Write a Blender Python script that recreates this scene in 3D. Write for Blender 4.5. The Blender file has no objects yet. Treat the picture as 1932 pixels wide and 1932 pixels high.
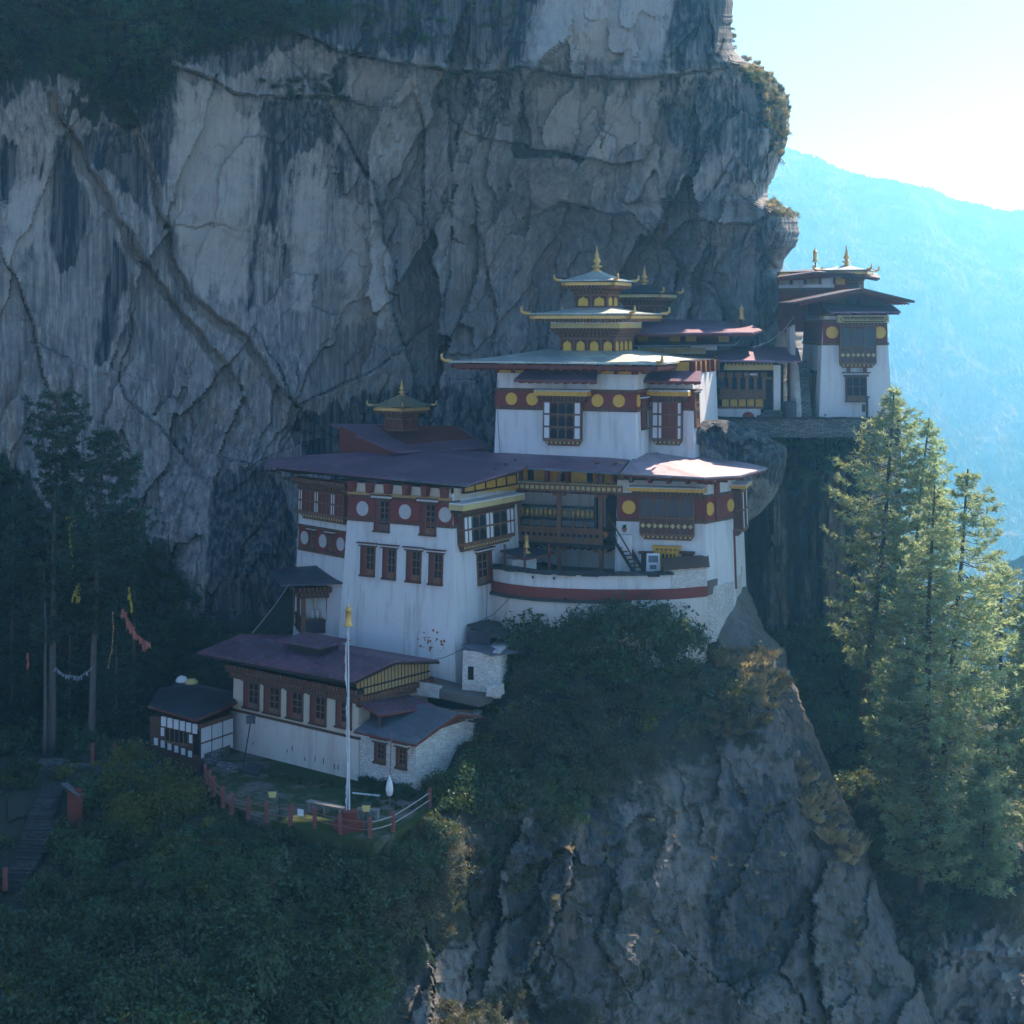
import bpy, bmesh, math, random
import numpy as np
from mathutils import Vector, Matrix
random.seed(7)
R = math.radians
SC = bpy.context.scene
COL = SC.collection

# ------------------------------------------------------------------ camera
K = 0.64 / 1932.0            # metres per photo pixel (1932 px frame) at one metre distance
HV = 600.0                   # eye level row
cam = bpy.data.cameras.new('camera')
cam.sensor_width = 36; cam.lens = 36 / 0.64
cam.shift_y = -(966 - HV) / 1932.0
cam.clip_start = 0.5; cam.clip_end = 30000
camo = bpy.data.objects.new('camera', cam); COL.objects.link(camo)
camo.rotation_euler = (R(90), 0, 0)
SC.camera = camo

# ------------------------------------------------------------------ sky, sun, exposure
SUN_AZ, SUN_EL = 40.0, 46.0   # degrees to the right of straight ahead, degrees up
w = bpy.data.worlds.new('World'); SC.world = w; w.use_nodes = True
nt = w.node_tree
sky = nt.nodes.new('ShaderNodeTexSky'); sky.sky_type = 'NISHITA'; sky.sun_disc = False
sky.sun_elevation = R(SUN_EL); sky.sun_rotation = R(SUN_AZ)
sky.altitude = 3000; sky.air_density = 1.0; sky.dust_density = 5.0; sky.ozone_density = 10.0
bg = nt.nodes['Background']; bg.inputs['Strength'].default_value = 0.15
nt.links.new(sky.outputs[0], bg.inputs[0])
sun = bpy.data.lights.new('sun', 'SUN'); sun.energy = 5.0; sun.angle = R(0.5); sun.color = (1, 0.93, 0.82)
suno = bpy.data.objects.new('sun', sun); COL.objects.link(suno)
az, el = R(SUN_AZ), R(SUN_EL)
sdir = Vector((math.sin(az) * math.cos(el), math.cos(az) * math.cos(el), math.sin(el)))
suno.rotation_euler = sdir.to_track_quat('Z', 'Y').to_euler()
suno.location = sdir * 200
SC.view_settings.view_transform = 'Standard'; SC.view_settings.look = 'None'
SC.view_settings.exposure = 0.97; SC.view_settings.gamma = 1
SC.cycles.max_bounces = 8; SC.cycles.diffuse_bounces = 3; SC.cycles.glossy_bounces = 2
SC.cycles.transmission_bounces = 2; SC.cycles.volume_bounces = 4; SC.cycles.transparent_max_bounces = 4
SC.cycles.use_denoising = True

# ------------------------------------------------------------------ helpers
def P(u, v, Y): return Vector(((u - 966) * K * Y, Y, (HV - v) * K * Y))
def L(u, v, z):
    return P(u, v, z / ((HV - v) * K))
def PU(u, Y, z): return Vector(((u - 966) * K * Y, Y, z))     # column u at a distance and a height

def tag(o, label=None, cat=None, group=None, kind=None):
    if label: o['label'] = label
    if cat: o['category'] = cat
    if group: o['group'] = group
    if kind: o['kind'] = kind
    return o
def thing(name, label, cat, loc=(0, 0, 0), group=None, rz=0):
    o = bpy.data.objects.new(name, None); COL.objects.link(o)
    o.location = loc; o.rotation_euler = (0, 0, rz); o.empty_display_size = .3
    return tag(o, label, cat, group)
def wpos(o):
    p = Vector(o.location)
    while o.parent: o = o.parent; p = p + Vector(o.location)
    return p
def copy_tree(o, parent=None):
    c = o.copy(); COL.objects.link(c)
    if parent: c.parent = parent
    for ch in list(o.children): copy_tree(ch, c)
    return c

SPLIT = {'rafter', 'white_panel', 'loft_post', 'panel', 'gutter', 'loft_panel', 'bracket', 'gable_post', 'red_panel', 'drain_hole', 'yellow_panel', 'side_lintel', 'loft_opening', 'pane', 'damp_streak', 'bare_brick_patch', 'verge_board', 'white_wall', 'rafters'}
class MB:
    """collects shapes (world coordinates) and links them as one mesh object"""
    def __init__(s): s.v = []; s.f = []; s.m = []; s.mi = 0; s.parts = []
    def add(s, vs, fs):
        b = len(s.v); s.parts.append((b, len(s.f))); s.v.extend([tuple(x) for x in vs])
        for f in fs: s.f.append([i + b for i in f]); s.m.append(s.mi)
        return s
    def hexa(s, p):      # p: 4 bottom (ccw from above), 4 top
        return s.add(p, [(3, 2, 1, 0), (4, 5, 6, 7), (0, 1, 5, 4), (1, 2, 6, 5), (2, 3, 7, 6), (3, 0, 4, 7)])
    def box(s, c, sx, sy, sz, rz=0):     # c: centre of base
        ca, sa = math.cos(rz), math.sin(rz); q = []
        for z in (0, sz):
            for x, y in ((-.5, -.5), (.5, -.5), (.5, .5), (-.5, .5)):
                x *= sx; y *= sy
                q.append((c[0] + x * ca - y * sa, c[1] + x * sa + y * ca, c[2] + z))
        return s.hexa(q)
    def prism(s, bot, top):
        n = len(bot)
        return s.add(list(bot) + list(top), [tuple(range(n - 1, -1, -1)), tuple(range(n, 2 * n))] +
                     [(i, (i + 1) % n, n + (i + 1) % n, n + i) for i in range(n)])
    def slab(s, pts, th):                # pts: top surface polygon, thickness straight down
        pts = [Vector(p) for p in pts]
        # make the polygon ccw seen from above
        ar = sum(pts[i].x * pts[(i + 1) % len(pts)].y - pts[(i + 1) % len(pts)].x * pts[i].y for i in range(len(pts)))
        if ar < 0: pts = pts[::-1]
        return s.prism([p - Vector((0, 0, th)) for p in pts], pts)
    def tube(s, pts, r, n=6, cap=True):
        pts = [Vector(p) for p in pts]; rr = r if hasattr(r, '__len__') else [r] * len(pts)
        rings = []; prev = None
        for i, p in enumerate(pts):
            d = (pts[min(i + 1, len(pts) - 1)] - pts[max(i - 1, 0)]).normalized()
            if prev is None:
                a = d.orthogonal().normalized()
            else:
                a = (prev - d * prev.dot(d)); a = a.normalized() if a.length > 1e-6 else d.orthogonal().normalized()
            prev = a; b = d.cross(a)
            rings.append([p + (a * math.cos(t) + b * math.sin(t)) * rr[i] for t in [2 * math.pi * k / n for k in range(n)]])
        vs = [q for ring in rings for q in ring]; fs = []
        for i in range(len(pts) - 1):
            for k in range(n):
                fs.append((i * n + k, i * n + (k + 1) % n, (i + 1) * n + (k + 1) % n, (i + 1) * n + k))
        if cap: fs += [tuple(range(n - 1, -1, -1)), tuple((len(pts) - 1) * n + k for k in range(n))]
        return s.add(vs, fs)
    def lathe(s, c, prof, n=12):         # prof: list of (radius, height)
        vs = []; fs = []
        for r, h in prof:
            for k in range(n):
                t = 2 * math.pi * k / n; vs.append((c[0] + r * math.cos(t), c[1] + r * math.sin(t), c[2] + h))
        for i in range(len(prof) - 1):
            for k in range(n): fs.append((i * n + k, i * n + (k + 1) % n, (i + 1) * n + (k + 1) % n, (i + 1) * n + k))
        fs += [tuple(range(n - 1, -1, -1)), tuple((len(prof) - 1) * n + k for k in range(n))]
        return s.add(vs, fs)
    def build(s, name, mats, parent=None, smooth=False, kind=None):
        if not isinstance(mats, (list, tuple)): mats = [mats]
        if name in SPLIT and len(s.parts) > 1:      # every piece an object of its own
            out = []
            for i, (v0, f0) in enumerate(s.parts):
                v1, f1 = s.parts[i + 1] if i + 1 < len(s.parts) else (len(s.v), len(s.f)); q = MB(); q.v = s.v[v0:v1]; q.f = [[k - v0 for k in f] for f in s.f[f0:f1]]; q.m = s.m[f0:f1]; q.parts = [(0, 0)]
                out.append(q.build(name, mats, parent, smooth, kind))
            return out[0]
        off = wpos(parent) if parent else Vector((0, 0, 0))
        me = bpy.data.meshes.new(name)
        me.from_pydata([(x - off.x, y - off.y, z - off.z) for x, y, z in s.v], [], s.f)
        for m in mats: me.materials.append(m)
        if len(mats) > 1: me.polygons.foreach_set('material_index', s.m)
        if smooth: me.polygons.foreach_set('use_smooth', [True] * len(me.polygons))
        me.update()
        o = bpy.data.objects.new(name, me); COL.objects.link(o)
        if parent: o.parent = parent
        if kind: o['kind'] = kind
        return o

def np_mesh(name, verts, faces, mats, parent=None, smooth=False, attrs=None, mat_idx=None):
    """fast mesh from numpy arrays; faces is an (n,3) or (n,4) array"""
    me = bpy.data.meshes.new(name); nv, nf, k = len(verts), len(faces), faces.shape[1]
    me.vertices.add(nv); me.vertices.foreach_set('co', np.ascontiguousarray(verts, np.float32).ravel())
    me.loops.add(nf * k); me.loops.foreach_set('vertex_index', np.ascontiguousarray(faces, np.int32).ravel())
    me.polygons.add(nf); me.polygons.foreach_set('loop_start', np.arange(0, nf * k, k, dtype=np.int32))
    if mat_idx is not None: me.polygons.foreach_set('material_index', np.asarray(mat_idx, np.int32))
    me.polygons.foreach_set('use_smooth', np.full(nf, smooth))
    for m in (mats if isinstance(mats, (list, tuple)) else [mats]): me.materials.append(m)
    me.update(calc_edges=True)
    for a, val in (attrs or {}).items():
        at = me.attributes.new(a, 'FLOAT', 'POINT'); at.data.foreach_set('value', np.ascontiguousarray(val, np.float32).ravel())
    o = bpy.data.objects.new(name, me); COL.objects.link(o)
    if parent: o.parent = parent
    return o

# ------------------------------------------------------------------ noise
def _hash(ix, iy, seed):
    h = (ix * 374761393 + iy * 668265263 + seed * 974634777) & 0x7fffffff
    h = ((h ^ (h >> 13)) * 1274126177) & 0x7fffffff
    h = ((h ^ (h >> 15)) * 362437) & 0x7fffffff
    return (h ^ (h >> 14)) & 0xffff
def perlin(x, y, seed=0):
    xi = np.floor(x).astype(np.int64); yi = np.floor(y).astype(np.int64); xf = x - xi; yf = y - yi
    def g(dx, dy):
        a = _hash(xi + dx, yi + dy, seed) / 65536.0 * 2 * np.pi
        return np.cos(a) * (xf - dx) + np.sin(a) * (yf - dy)
    sx = xf * xf * xf * (xf * (xf * 6 - 15) + 10); sy = yf * yf * yf * (yf * (yf * 6 - 15) + 10)
    a = g(0, 0) * (1 - sx) + g(1, 0) * sx; b = g(0, 1) * (1 - sx) + g(1, 1) * sx
    return (a * (1 - sy) + b * sy) * 1.5
def fbm(x, y, seed=0, oct=5, gain=.5):
    t = 0; a = 1.0
    for i in range(oct): t = t + a * perlin(x, y, seed + i * 17); x = x * 2.03; y = y * 2.03; a *= gain
    return t
def ridged(x, y, seed=0, oct=5):
    t = 0; a = 1.0
    for i in range(oct): t = t + a * (1 - 2 * np.abs(perlin(x, y, seed + i * 31))); x = x * 2.1; y = y * 2.1; a *= .5
    return t
def facets(x, y, cell, seed, tilt=1.0):
    """broken planar blocks: returns offset and distance to the block border (in cells)"""
    gx, gy = x / cell, y / cell; ix = np.floor(gx).astype(np.int64); iy = np.floor(gy).astype(np.int64)
    f1 = np.full(x.shape, 9.0); f2 = np.full(x.shape, 9.0); off = np.zeros(x.shape)
    for dx in (-1, 0, 1):
        for dy in (-1, 0, 1):
            cx, cy = ix + dx, iy + dy
            px = cx + _hash(cx, cy, seed) / 65536.0; py = cy + _hash(cx, cy, seed + 1) / 65536.0
            d = np.maximum(np.abs(gx - px) * 1.0, 0) + np.abs(gy - py) * .8
            o = (_hash(cx, cy, seed + 2) / 32768.0 - 1) + tilt * ((gx - px) * (_hash(cx, cy, seed + 3) / 32768.0 - 1) + (gy - py) * (_hash(cx, cy, seed + 4) / 32768.0 - 1))
            n = d < f1
            f2 = np.where(n, f1, np.minimum(f2, d)); off = np.where(n, o, off); f1 = np.where(n, d, f1)
    return off, f2 - f1
def seg_dist(x, y, pts):
    """distance to a polyline and the side (+ left of travel in image axes)"""
    best = np.full(x.shape, 1e9); side = np.zeros(x.shape)
    for (x0, y0), (x1, y1) in zip(pts[:-1], pts[1:]):
        dx, dy = x1 - x0, y1 - y0; t = np.clip(((x - x0) * dx + (y - y0) * dy) / (dx * dx + dy * dy), 0, 1)
        d = np.hypot(x - x0 - t * dx, y - y0 - t * dy); s = np.sign((x - x0) * dy - (y - y0) * dx)
        n = d < best; best = np.where(n, d, best); side = np.where(n, s, side)
    return best, side
def inpoly(x, y, poly):
    r = np.zeros(x.shape, bool); n = len(poly)
    for i in range(n):
        x0, y0 = poly[i]; x1, y1 = poly[(i + 1) % n]
        if y0 == y1: continue
        c = ((y0 > y) != (y1 > y)) & (x < (x1 - x0) * (y - y0) / (y1 - y0) + x0)
        r ^= c
    return r
def rbf(ctrl, x, y):
    c = np.array(ctrl, float); xy = c[:, :2] / 100; val = c[:, 2]; n = len(c)
    d = np.hypot(xy[:, None, 0] - xy[None, :, 0], xy[:, None, 1] - xy[None, :, 1])
    A = np.zeros((n + 3, n + 3)); A[:n, :n] = d; A[:n, n] = 1; A[:n, n + 1:] = xy; A[n, :n] = 1; A[n + 1:, :n] = xy.T
    wts = np.linalg.solve(A, np.concatenate([val, [0, 0, 0]]))
    out = np.full(x.shape, wts[n]) + wts[n + 1] * x / 100 + wts[n + 2] * y / 100
    for i in range(n): out = out + wts[i] * np.hypot(x / 100 - xy[i, 0], y / 100 - xy[i, 1])
    return out
def smoothstep(a, b, x):
    t = np.clip((x - a) / (b - a), 0, 1); return t * t * (3 - 2 * t)
# ------------------------------------------------------------------ materials
class NT:
    def __init__(s, name):
        s.mat = bpy.data.materials.new(name); s.mat.use_nodes = True; s.t = s.mat.node_tree; s.t.nodes.clear()
        s.out = s.n('ShaderNodeOutputMaterial')
    def n(s, typ, **kw):
        o = s.t.nodes.new(typ)
        for k, v in kw.items(): setattr(o, k, v)
        return o
    def l(s, a, b): s.t.links.new(a, b)
    def val(s, sock, x):
        if hasattr(x, 'is_output') or hasattr(x, 'links'): s.l(x, sock)
        else: sock.default_value = x
    def math(s, op, a, b=0.0, clamp=False):
        o = s.n('ShaderNodeMath', operation=op, use_clamp=clamp); s.val(o.inputs[0], a); s.val(o.inputs[1], b); return o.outputs[0]
    def mix(s, f, a, b, blend='MIX'):
        o = s.n('ShaderNodeMix', data_type='RGBA', blend_type=blend); s.val(o.inputs[0], f)
        s.val(o.inputs[6], a if not isinstance(a, tuple) else (*a, 1)); s.val(o.inputs[7], b if not isinstance(b, tuple) else (*b, 1)); return o.outputs[2]
    def coords(s, scale=(1, 1, 1), kind='Object', rot=(0, 0, 0)):
        tc = s.n('ShaderNodeTexCoord'); m = s.n('ShaderNodeMapping'); s.l(tc.outputs[kind], m.inputs[0])
        m.inputs['Scale'].default_value = scale; m.inputs['Rotation'].default_value = rot; return m.outputs[0]
    def noise(s, scale, co, detail=5, rough=.55, dist=0):
        o = s.n('ShaderNodeTexNoise'); s.l(co, o.inputs['Vector']); o.inputs['Scale'].default_value = scale
        o.inputs['Detail'].default_value = detail; o.inputs['Roughness'].default_value = rough; o.inputs['Distortion'].default_value = dist; return o.outputs['Fac']
    def ramp(s, f, stops):
        o = s.n('ShaderNodeValToRGB'); s.l(f, o.inputs[0]); r = o.color_ramp
        while len(r.elements) < len(stops): r.elements.new(.5)
        for e, (p, c) in zip(r.elements, stops): e.position = p; e.color = (c, c, c, 1) if not isinstance(c, tuple) else (*c, 1)
        return o.outputs[0]
    def attr(s, name): o = s.n('ShaderNodeAttribute', attribute_name=name); return o.outputs['Fac']
    def bump(s, h, strength, dist, normal=None):
        o = s.n('ShaderNodeBump'); o.inputs['Strength'].default_value = strength; o.inputs['Distance'].default_value = dist; s.l(h, o.inputs['Height'])
        if normal is not None: s.l(normal, o.inputs['Normal'])
        return o.outputs[0]
    def principled(s, col, rough=.8, metal=0.0, spec=.4, normal=None):
        o = s.n('ShaderNodeBsdfPrincipled'); s.val(o.inputs['Base Color'], col if not isinstance(col, tuple) else (*col, 1)); s.val(o.inputs['Roughness'], rough)
        o.inputs['Metallic'].default_value = metal; o.inputs['Specular IOR Level'].default_value = spec
        if normal is not None: s.l(normal, o.inputs['Normal'])
        s.l(o.outputs[0], s.out.inputs[0]); return o

def paint(name, col, rough=.7, var=.25, scale=2.0, bump=.25, bscale=14, metal=0.0, spec=.4, dirt=None, dirt_amt=.5, streak=False):
    """one coat of paint, plaster or timber with uneven wear, and stains of its own"""
    t = NT(name); co = t.coords()
    f = t.noise(scale, co, 6, .62)
    c = t.mix(f, tuple(x * (1 - var) for x in col), tuple(min(1, x * (1 + var * .6)) for x in col))
    if dirt:
        co2 = t.coords((1.3, 1.3, .16)) if streak else co
        g = t.noise(1.1, co2, 7, .68); m = t.ramp(g, [(.50, 0.0), (.72, 1.0)])
        c = t.mix(t.math('MULTIPLY', m, dirt_amt), c, dirt)
    h = t.noise(bscale, co, 4, .6)
    t.principled(c, rough, metal, spec, t.bump(h, bump, .05)); return t.mat

M = {}
M['white'] = paint('white_plaster', (.79, .77, .73), .9, .09, 1.2, .7, 7, spec=.2, dirt=(.40, .35, .30), dirt_amt=.7, streak=True)
M['cream'] = paint('cream_plaster', (.68, .58, .45), .9, .12, 1.2, .55, 7, spec=.2, dirt=(.40, .27, .18), dirt_amt=.45, streak=True)
M['offwhite'] = paint('lime_wash', (.72, .66, .58), .9, .10, 1.0, .6, 6, spec=.2, dirt=(.42, .27, .19), dirt_amt=.5, streak=True)
M['band'] = paint('red_earth_band', (.25, .062, .048), .85, .2, 2, .3, 9, spec=.2)
M['redwood'] = paint('red_painted_timber', (.20, .045, .030), .65, .3, 3, .2)
M['wood'] = paint('brown_carved_timber', (.135, .062, .036), .7, .5, 9, .5, 30)
M['carved'] = paint('painted_carved_timber', (.30, .135, .065), .65, .8, 11, .7, 30, dirt=(.06, .07, .10), dirt_amt=.8)
M['darkwood'] = paint('dark_timber', (.035, .022, .017), .7, .4, 5, .3)
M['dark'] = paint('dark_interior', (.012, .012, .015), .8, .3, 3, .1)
M['glass'] = paint('window_glass', (.02, .025, .035), .15, .2, 3, .05, spec=.6)
M['winwhite'] = paint('white_window_panel', (.80, .79, .77), .6, .08, 4, .1)
M['gold'] = paint('gilded_copper', (.82, .52, .16), .42, .35, 5, .4, 20, metal=.45)
M['yellow'] = paint('yellow_painted_board', (.74, .41, .055), .6, .3, 4, .4, 20, dirt=(.30, .16, .04), dirt_amt=.5)
M['palegold'] = paint('pale_yellow_board', (.66, .52, .22), .6, .25, 4, .4, 20, dirt=(.30, .20, .08), dirt_amt=.5)
M['straw'] = paint('ochre_board_gable', (.50, .33, .13), .7, .3, 3, .4, 16)
M['disc_white'] = paint('white_disc', (.56, .52, .49), .7, .15, 6, .1)
M['disc_gold'] = paint('gold_disc', (.80, .46, .06), .5, .2, 8, .2, metal=.2)
M['slate'] = paint('slate_capping', (.055, .055, .058), .8, .5, 3, .6, 6, dirt=(.10, .10, .05), dirt_amt=.6)
M['concrete'] = paint('worn_concrete', (.28, .26, .23), .9, .3, 2, .4)
M['postred'] = paint('red_fence_paint', (.24, .075, .065), .7, .3, 5, .3, dirt=(.4, .3, .25), dirt_amt=.4)
M['rail'] = paint('weathered_rail', (.30, .14, .11), .7, .3, 5, .3)
M['railwhite'] = paint('pale_rail', (.40, .34, .30), .7, .3, 5, .3)
M['cloth'] = paint('prayer_flag_cloth', (.70, .70, .70), .9, .25, 4, .3)
M['clothyellow'] = paint('yellow_flag_cloth', (.52, .42, .04), .9, .3, 6, .3)
M['clothred'] = paint('faded_red_flag_cloth', (.48, .16, .11), .9, .3, 6, .3)
M['lampyellow'] = paint('lamp_shade_paint', (.70, .58, .22), .6, .2, 6, .1)
M['green'] = paint('dark_green_paint', (.03, .06, .045), .5, .3, 6, .1)
M['cable'] = paint('black_cable', (.02, .02, .02), .6, .1, 3, .1)
M['terracotta'] = paint('terracotta_pot', (.40, .16, .08), .8, .2, 6, .2)
M['bark'] = paint('pine_bark', (.085, .058, .042), .95, .5, 5, .9, 8)
M['barkgrey'] = paint('grey_bark', (.14, .12, .10), .95, .4, 5, .9, 8)

def tin(name, col, rough, var, dirt, amt, metal=.15, rot=0, spec=.5, coat=0):
    """painted sheet roofing: sheets differ in tone, fade and rust in patches"""
    t = NT(name); co = t.coords((1, 1, 1), rot=(0, 0, rot))
    br = t.n('ShaderNodeTexBrick'); t.l(co, br.inputs['Vector']); br.inputs['Scale'].default_value = 1
    br.inputs['Brick Width'].default_value = .9; br.inputs['Row Height'].default_value = 2.6; br.inputs['Mortar Size'].default_value = .014
    br.inputs['Color1'].default_value = (.74, .74, .76, 1); br.inputs['Color2'].default_value = (1.18, 1.16, 1.14, 1); br.inputs['Mortar'].default_value = (.36, .36, .36, 1)
    br.inputs['Bias'].default_value = 0
    c = t.mix(t.noise(.8, co, 7, .65), tuple(x * (1 - var) for x in col), tuple(x * (1 + var) for x in col))
    c = t.mix(1.0, c, br.outputs[0], 'MULTIPLY')
    g = t.ramp(t.noise(2.2, t.coords((1, .35, 1), rot=(0, 0, rot)), 8, .7), [(.5, 0.0), (.68, 1.0)])
    c = t.mix(t.math('MULTIPLY', g, amt), c, dirt)
    h = t.math('ADD', t.math('MULTIPLY', br.outputs[1], -.6), t.noise(3, co, 3))
    rg = t.math('ADD', t.math('MULTIPLY', t.noise(1.5, co, 4), .25), rough - .12)
    pr = t.principled(c, rg, metal, spec, t.bump(h, .35, .05))
    if coat: pr.inputs['Coat Weight'].default_value = coat; pr.inputs['Coat IOR'].default_value = 2.0; pr.inputs['Coat Roughness'].default_value = .7
    return t.mat
M['tin_purple'] = tin('red_oxide_sheet_roof', (.225, .105, .165), .62, .18, (.13, .06, .08), .5, metal=.55, rot=R(-35), coat=.55)
M['tin_rust'] = tin('weathered_red_sheet_roof', (.20, .085, .115), .6, .4, (.17, .18, .23), .8, metal=.3, rot=R(-36))
M['tin_grey'] = tin('grey_sheet_roof', (.15, .165, .19), .5, .3, (.12, .07, .06), .5, rot=R(-36))
M['tin_dark'] = tin('dark_sheet_roof', (.055, .065, .08), .55, .3, (.09, .06, .05), .5, rot=R(-36))
M['tin_green'] = tin('pale_green_metal_roof', (.50, .56, .48), .58, .10, (.40, .40, .33), .35, metal=.5, rot=R(-15), coat=.8)

def masonry(name, c1, c2, mortar, sx=.45, sy=.16):
    t = NT(name); co = t.coords(kind='Object', rot=(R(90), 0, 0))
    d = t.n('ShaderNodeTexNoise'); t.l(co, d.inputs['Vector']); d.inputs['Scale'].default_value = 2.5
    v = t.n('ShaderNodeVectorMath', operation='ADD'); sc = t.n('ShaderNodeVectorMath', operation='SCALE'); t.l(d.outputs['Color'], sc.inputs[0]); sc.inputs['Scale'].default_value = .42
    t.l(co, v.inputs[0]); t.l(sc.outputs[0], v.inputs[1])
    br = t.n('ShaderNodeTexBrick'); t.l(v.outputs[0], br.inputs['Vector']); br.inputs['Scale'].default_value = 1
    br.inputs['Brick Width'].default_value = sx; br.inputs['Row Height'].default_value = sy; br.inputs['Mortar Size'].default_value = .018
    br.inputs['Color1'].default_value = (*c1, 1); br.inputs['Color2'].default_value = (*c2, 1); br.inputs['Mortar'].default_value = (*mortar, 1)
    c = t.mix(t.noise(3, co, 6, .7), t.mix(1.0, br.outputs[0], (.55, .55, .55), 'MULTIPLY'), t.mix(1.0, br.outputs[0], (1.35, 1.35, 1.3), 'MULTIPLY'))
    h = t.math('ADD', t.math('MULTIPLY', br.outputs[1], -1.0), t.noise(9, co, 4))
    t.principled(c, .95, 0, .2, t.bump(h, .6, .05)); return t.mat
M['stone'] = masonry('dry_stone_wall', (.13, .13, .125), (.26, .25, .235), (.05, .05, .05), .5, .13)
M['tin_brown'] = tin('brown_sheet_roof', (.13, .085, .075), .6, .3, (.10, .07, .06), .6, metal=.4)
M['tin_aged'] = tin('aged_gilt_sheet', (.30, .27, .15), .5, .3, (.16, .17, .14), .6, metal=.4)
M['clothgrey'] = paint('greyed_flag_cloth', (.30, .32, .36), .9, .3, 6, .3)
M['tin_glare'] = tin('glare_sheet_roof', (.37, .27, .31), .68, .18, (.30, .20, .22), .4, metal=.5, rot=R(-10), coat=.9)  # paler copy of the purple sheet, sun glare put into its colour
M['pathstone'] = masonry('worn_path_stone', (.035, .04, .042), (.075, .075, .075), (.03, .035, .035), .6, .2)
M['whitestone'] = masonry('whitewashed_rubble', (.66, .62, .57), (.77, .75, .71), (.55, .49, .43), .34, .15)

def rock_mat(name, pale, mid, dark, moss, sc=1.0, streak=1.0, bk=1.0):
    t = NT(name); co = t.coords((sc, sc, sc))
    n1 = t.noise(.14, co, 8, .62); n2 = t.noise(1.1, co, 9, .68)
    c = t.mix(t.ramp(n1, [(.33, 0.0), (.66, 1.0)]), mid, pale)
    c = t.mix(t.ramp(n2, [(.36, .5), (.58, 0.0)]), c, tuple(x * .6 for x in mid))
    # rusty and bluish mineral patches
    c = t.mix(t.math('MULTIPLY', t.ramp(t.noise(.35, t.coords((sc, sc, sc * .55)), 6, .6, .6), [(.56, 0.0), (.68, 1.0)]), .40), c, (.30, .17, .085))
    # water streaks running straight down
    s1 = t.noise(.75, t.coords((1, 1, .055)), 7, .68); s2 = t.noise(2.4, t.coords((1, 1, .035)), 5, .62)
    st = t.math('MULTIPLY', t.ramp(s1, [(.53, 0.0), (.66, 1.0)]), t.ramp(s2, [(.36, .25), (.58, 1.0)]))
    c = t.mix(t.math('MULTIPLY', t.math('MULTIPLY', st, .85), t.math('MULTIPLY', t.attr('streak'), streak)), c, dark)
    fs = t.noise(3.2, t.coords((1, 1, .022)), 5, .62)
    c = t.mix(t.math('MULTIPLY', t.ramp(fs, [(.34, .75), (.50, 0.0)]), t.attr('streak')), c, tuple(x * .45 for x in mid))
    c = t.mix(t.math('MULTIPLY', t.ramp(fs, [(.54, 0.0), (.68, .6)]), t.attr('streak')), c, tuple(min(.62, x * 1.4) for x in pale))
    sp = t.math('MULTIPLY', t.ramp(t.noise(1.6, t.coords((1, 1, .04), rot=(0, 0, .7)), 6, .65), [(.60, 0.0), (.70, 1.0)]), t.attr('streak'))
    c = t.mix(t.math('MULTIPLY', sp, .5), c, tuple(min(.6, x * 1.45) for x in pale))
    # the dark algae and lichen stains, broken up along their borders
    sm = t.math('ADD', t.attr('stain'), t.math('MULTIPLY', t.math('SUBTRACT', t.math('ADD', t.math('MULTIPLY', t.noise(2.2, t.coords((1, 1, .045)), 5, .6), .75), t.math('MULTIPLY', t.noise(1.3, t.coords((1, 1, .3)), 6, .7), .25)), .5), 1.5))
    c = t.mix(t.math('MULTIPLY', t.attr('rust'), t.ramp(n2, [(.35, .2), (.6, .8)])), c, t.mix(n2, (.16, .125, .09), (.24, .20, .15)))
    c = t.mix(t.ramp(sm, [(.38, 0.0), (.62, .94)]), c, t.mix(t.ramp(fs, [(.44, 0.0), (.60, 1.0)]), t.mix(n2, tuple(x * .6 for x in dark), tuple(x * 1.5 for x in dark)), tuple(x * .62 for x in mid)))
    pm = t.math('ADD', t.attr('pale'), t.math('MULTIPLY', t.math('SUBTRACT', n2, .5), .9))
    c = t.mix(t.ramp(pm, [(.42, 0.0), (.75, .75)]), c, tuple(min(.7, x * 1.25) for x in pale))
    mm = t.math('ADD', t.attr('moss'), t.math('MULTIPLY', t.math('SUBTRACT', t.noise(.9, co, 8, .7), .5), 1.6))
    c = t.mix(t.ramp(mm, [(.42, 0.0), (.62, .9)]), c, t.mix(n2, moss, tuple(x * .45 for x in moss)))
    nb = t.bump(t.noise(1.0, t.coords((sc * 1.4, sc * 1.4, sc * .22)), 8, .62), .45 * bk, .30)
    nb = t.bump(t.noise(4.0, t.coords((sc, sc, sc * .6)), 8, .72), .55, .09, nb)
    t.principled(c, .92, 0, .25, nb); return t.mat
M['cliff'] = rock_mat('gneiss_cliff', (.40, .365, .315), (.225, .22, .21), (.022, .033, .043), (.03, .055, .036))
M['lowrock'] = rock_mat('weathered_gneiss', (.195, .178, .155), (.135, .127, .115), (.032, .045, .056), (.055, .062, .04), streak=.8, bk=.45)
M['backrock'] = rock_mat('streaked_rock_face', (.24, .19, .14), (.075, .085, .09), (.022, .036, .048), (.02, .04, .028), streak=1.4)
M['soil'] = paint('bare_earth', (.17, .125, .095), .95, .4, .5, .6, 3, spec=.1, dirt=(.035, .06, .02), dirt_amt=.9)
M['dirt'] = paint('trodden_earth', (.20, .165, .14), .95, .3, .8, .5, 4, spec=.1)

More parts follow.
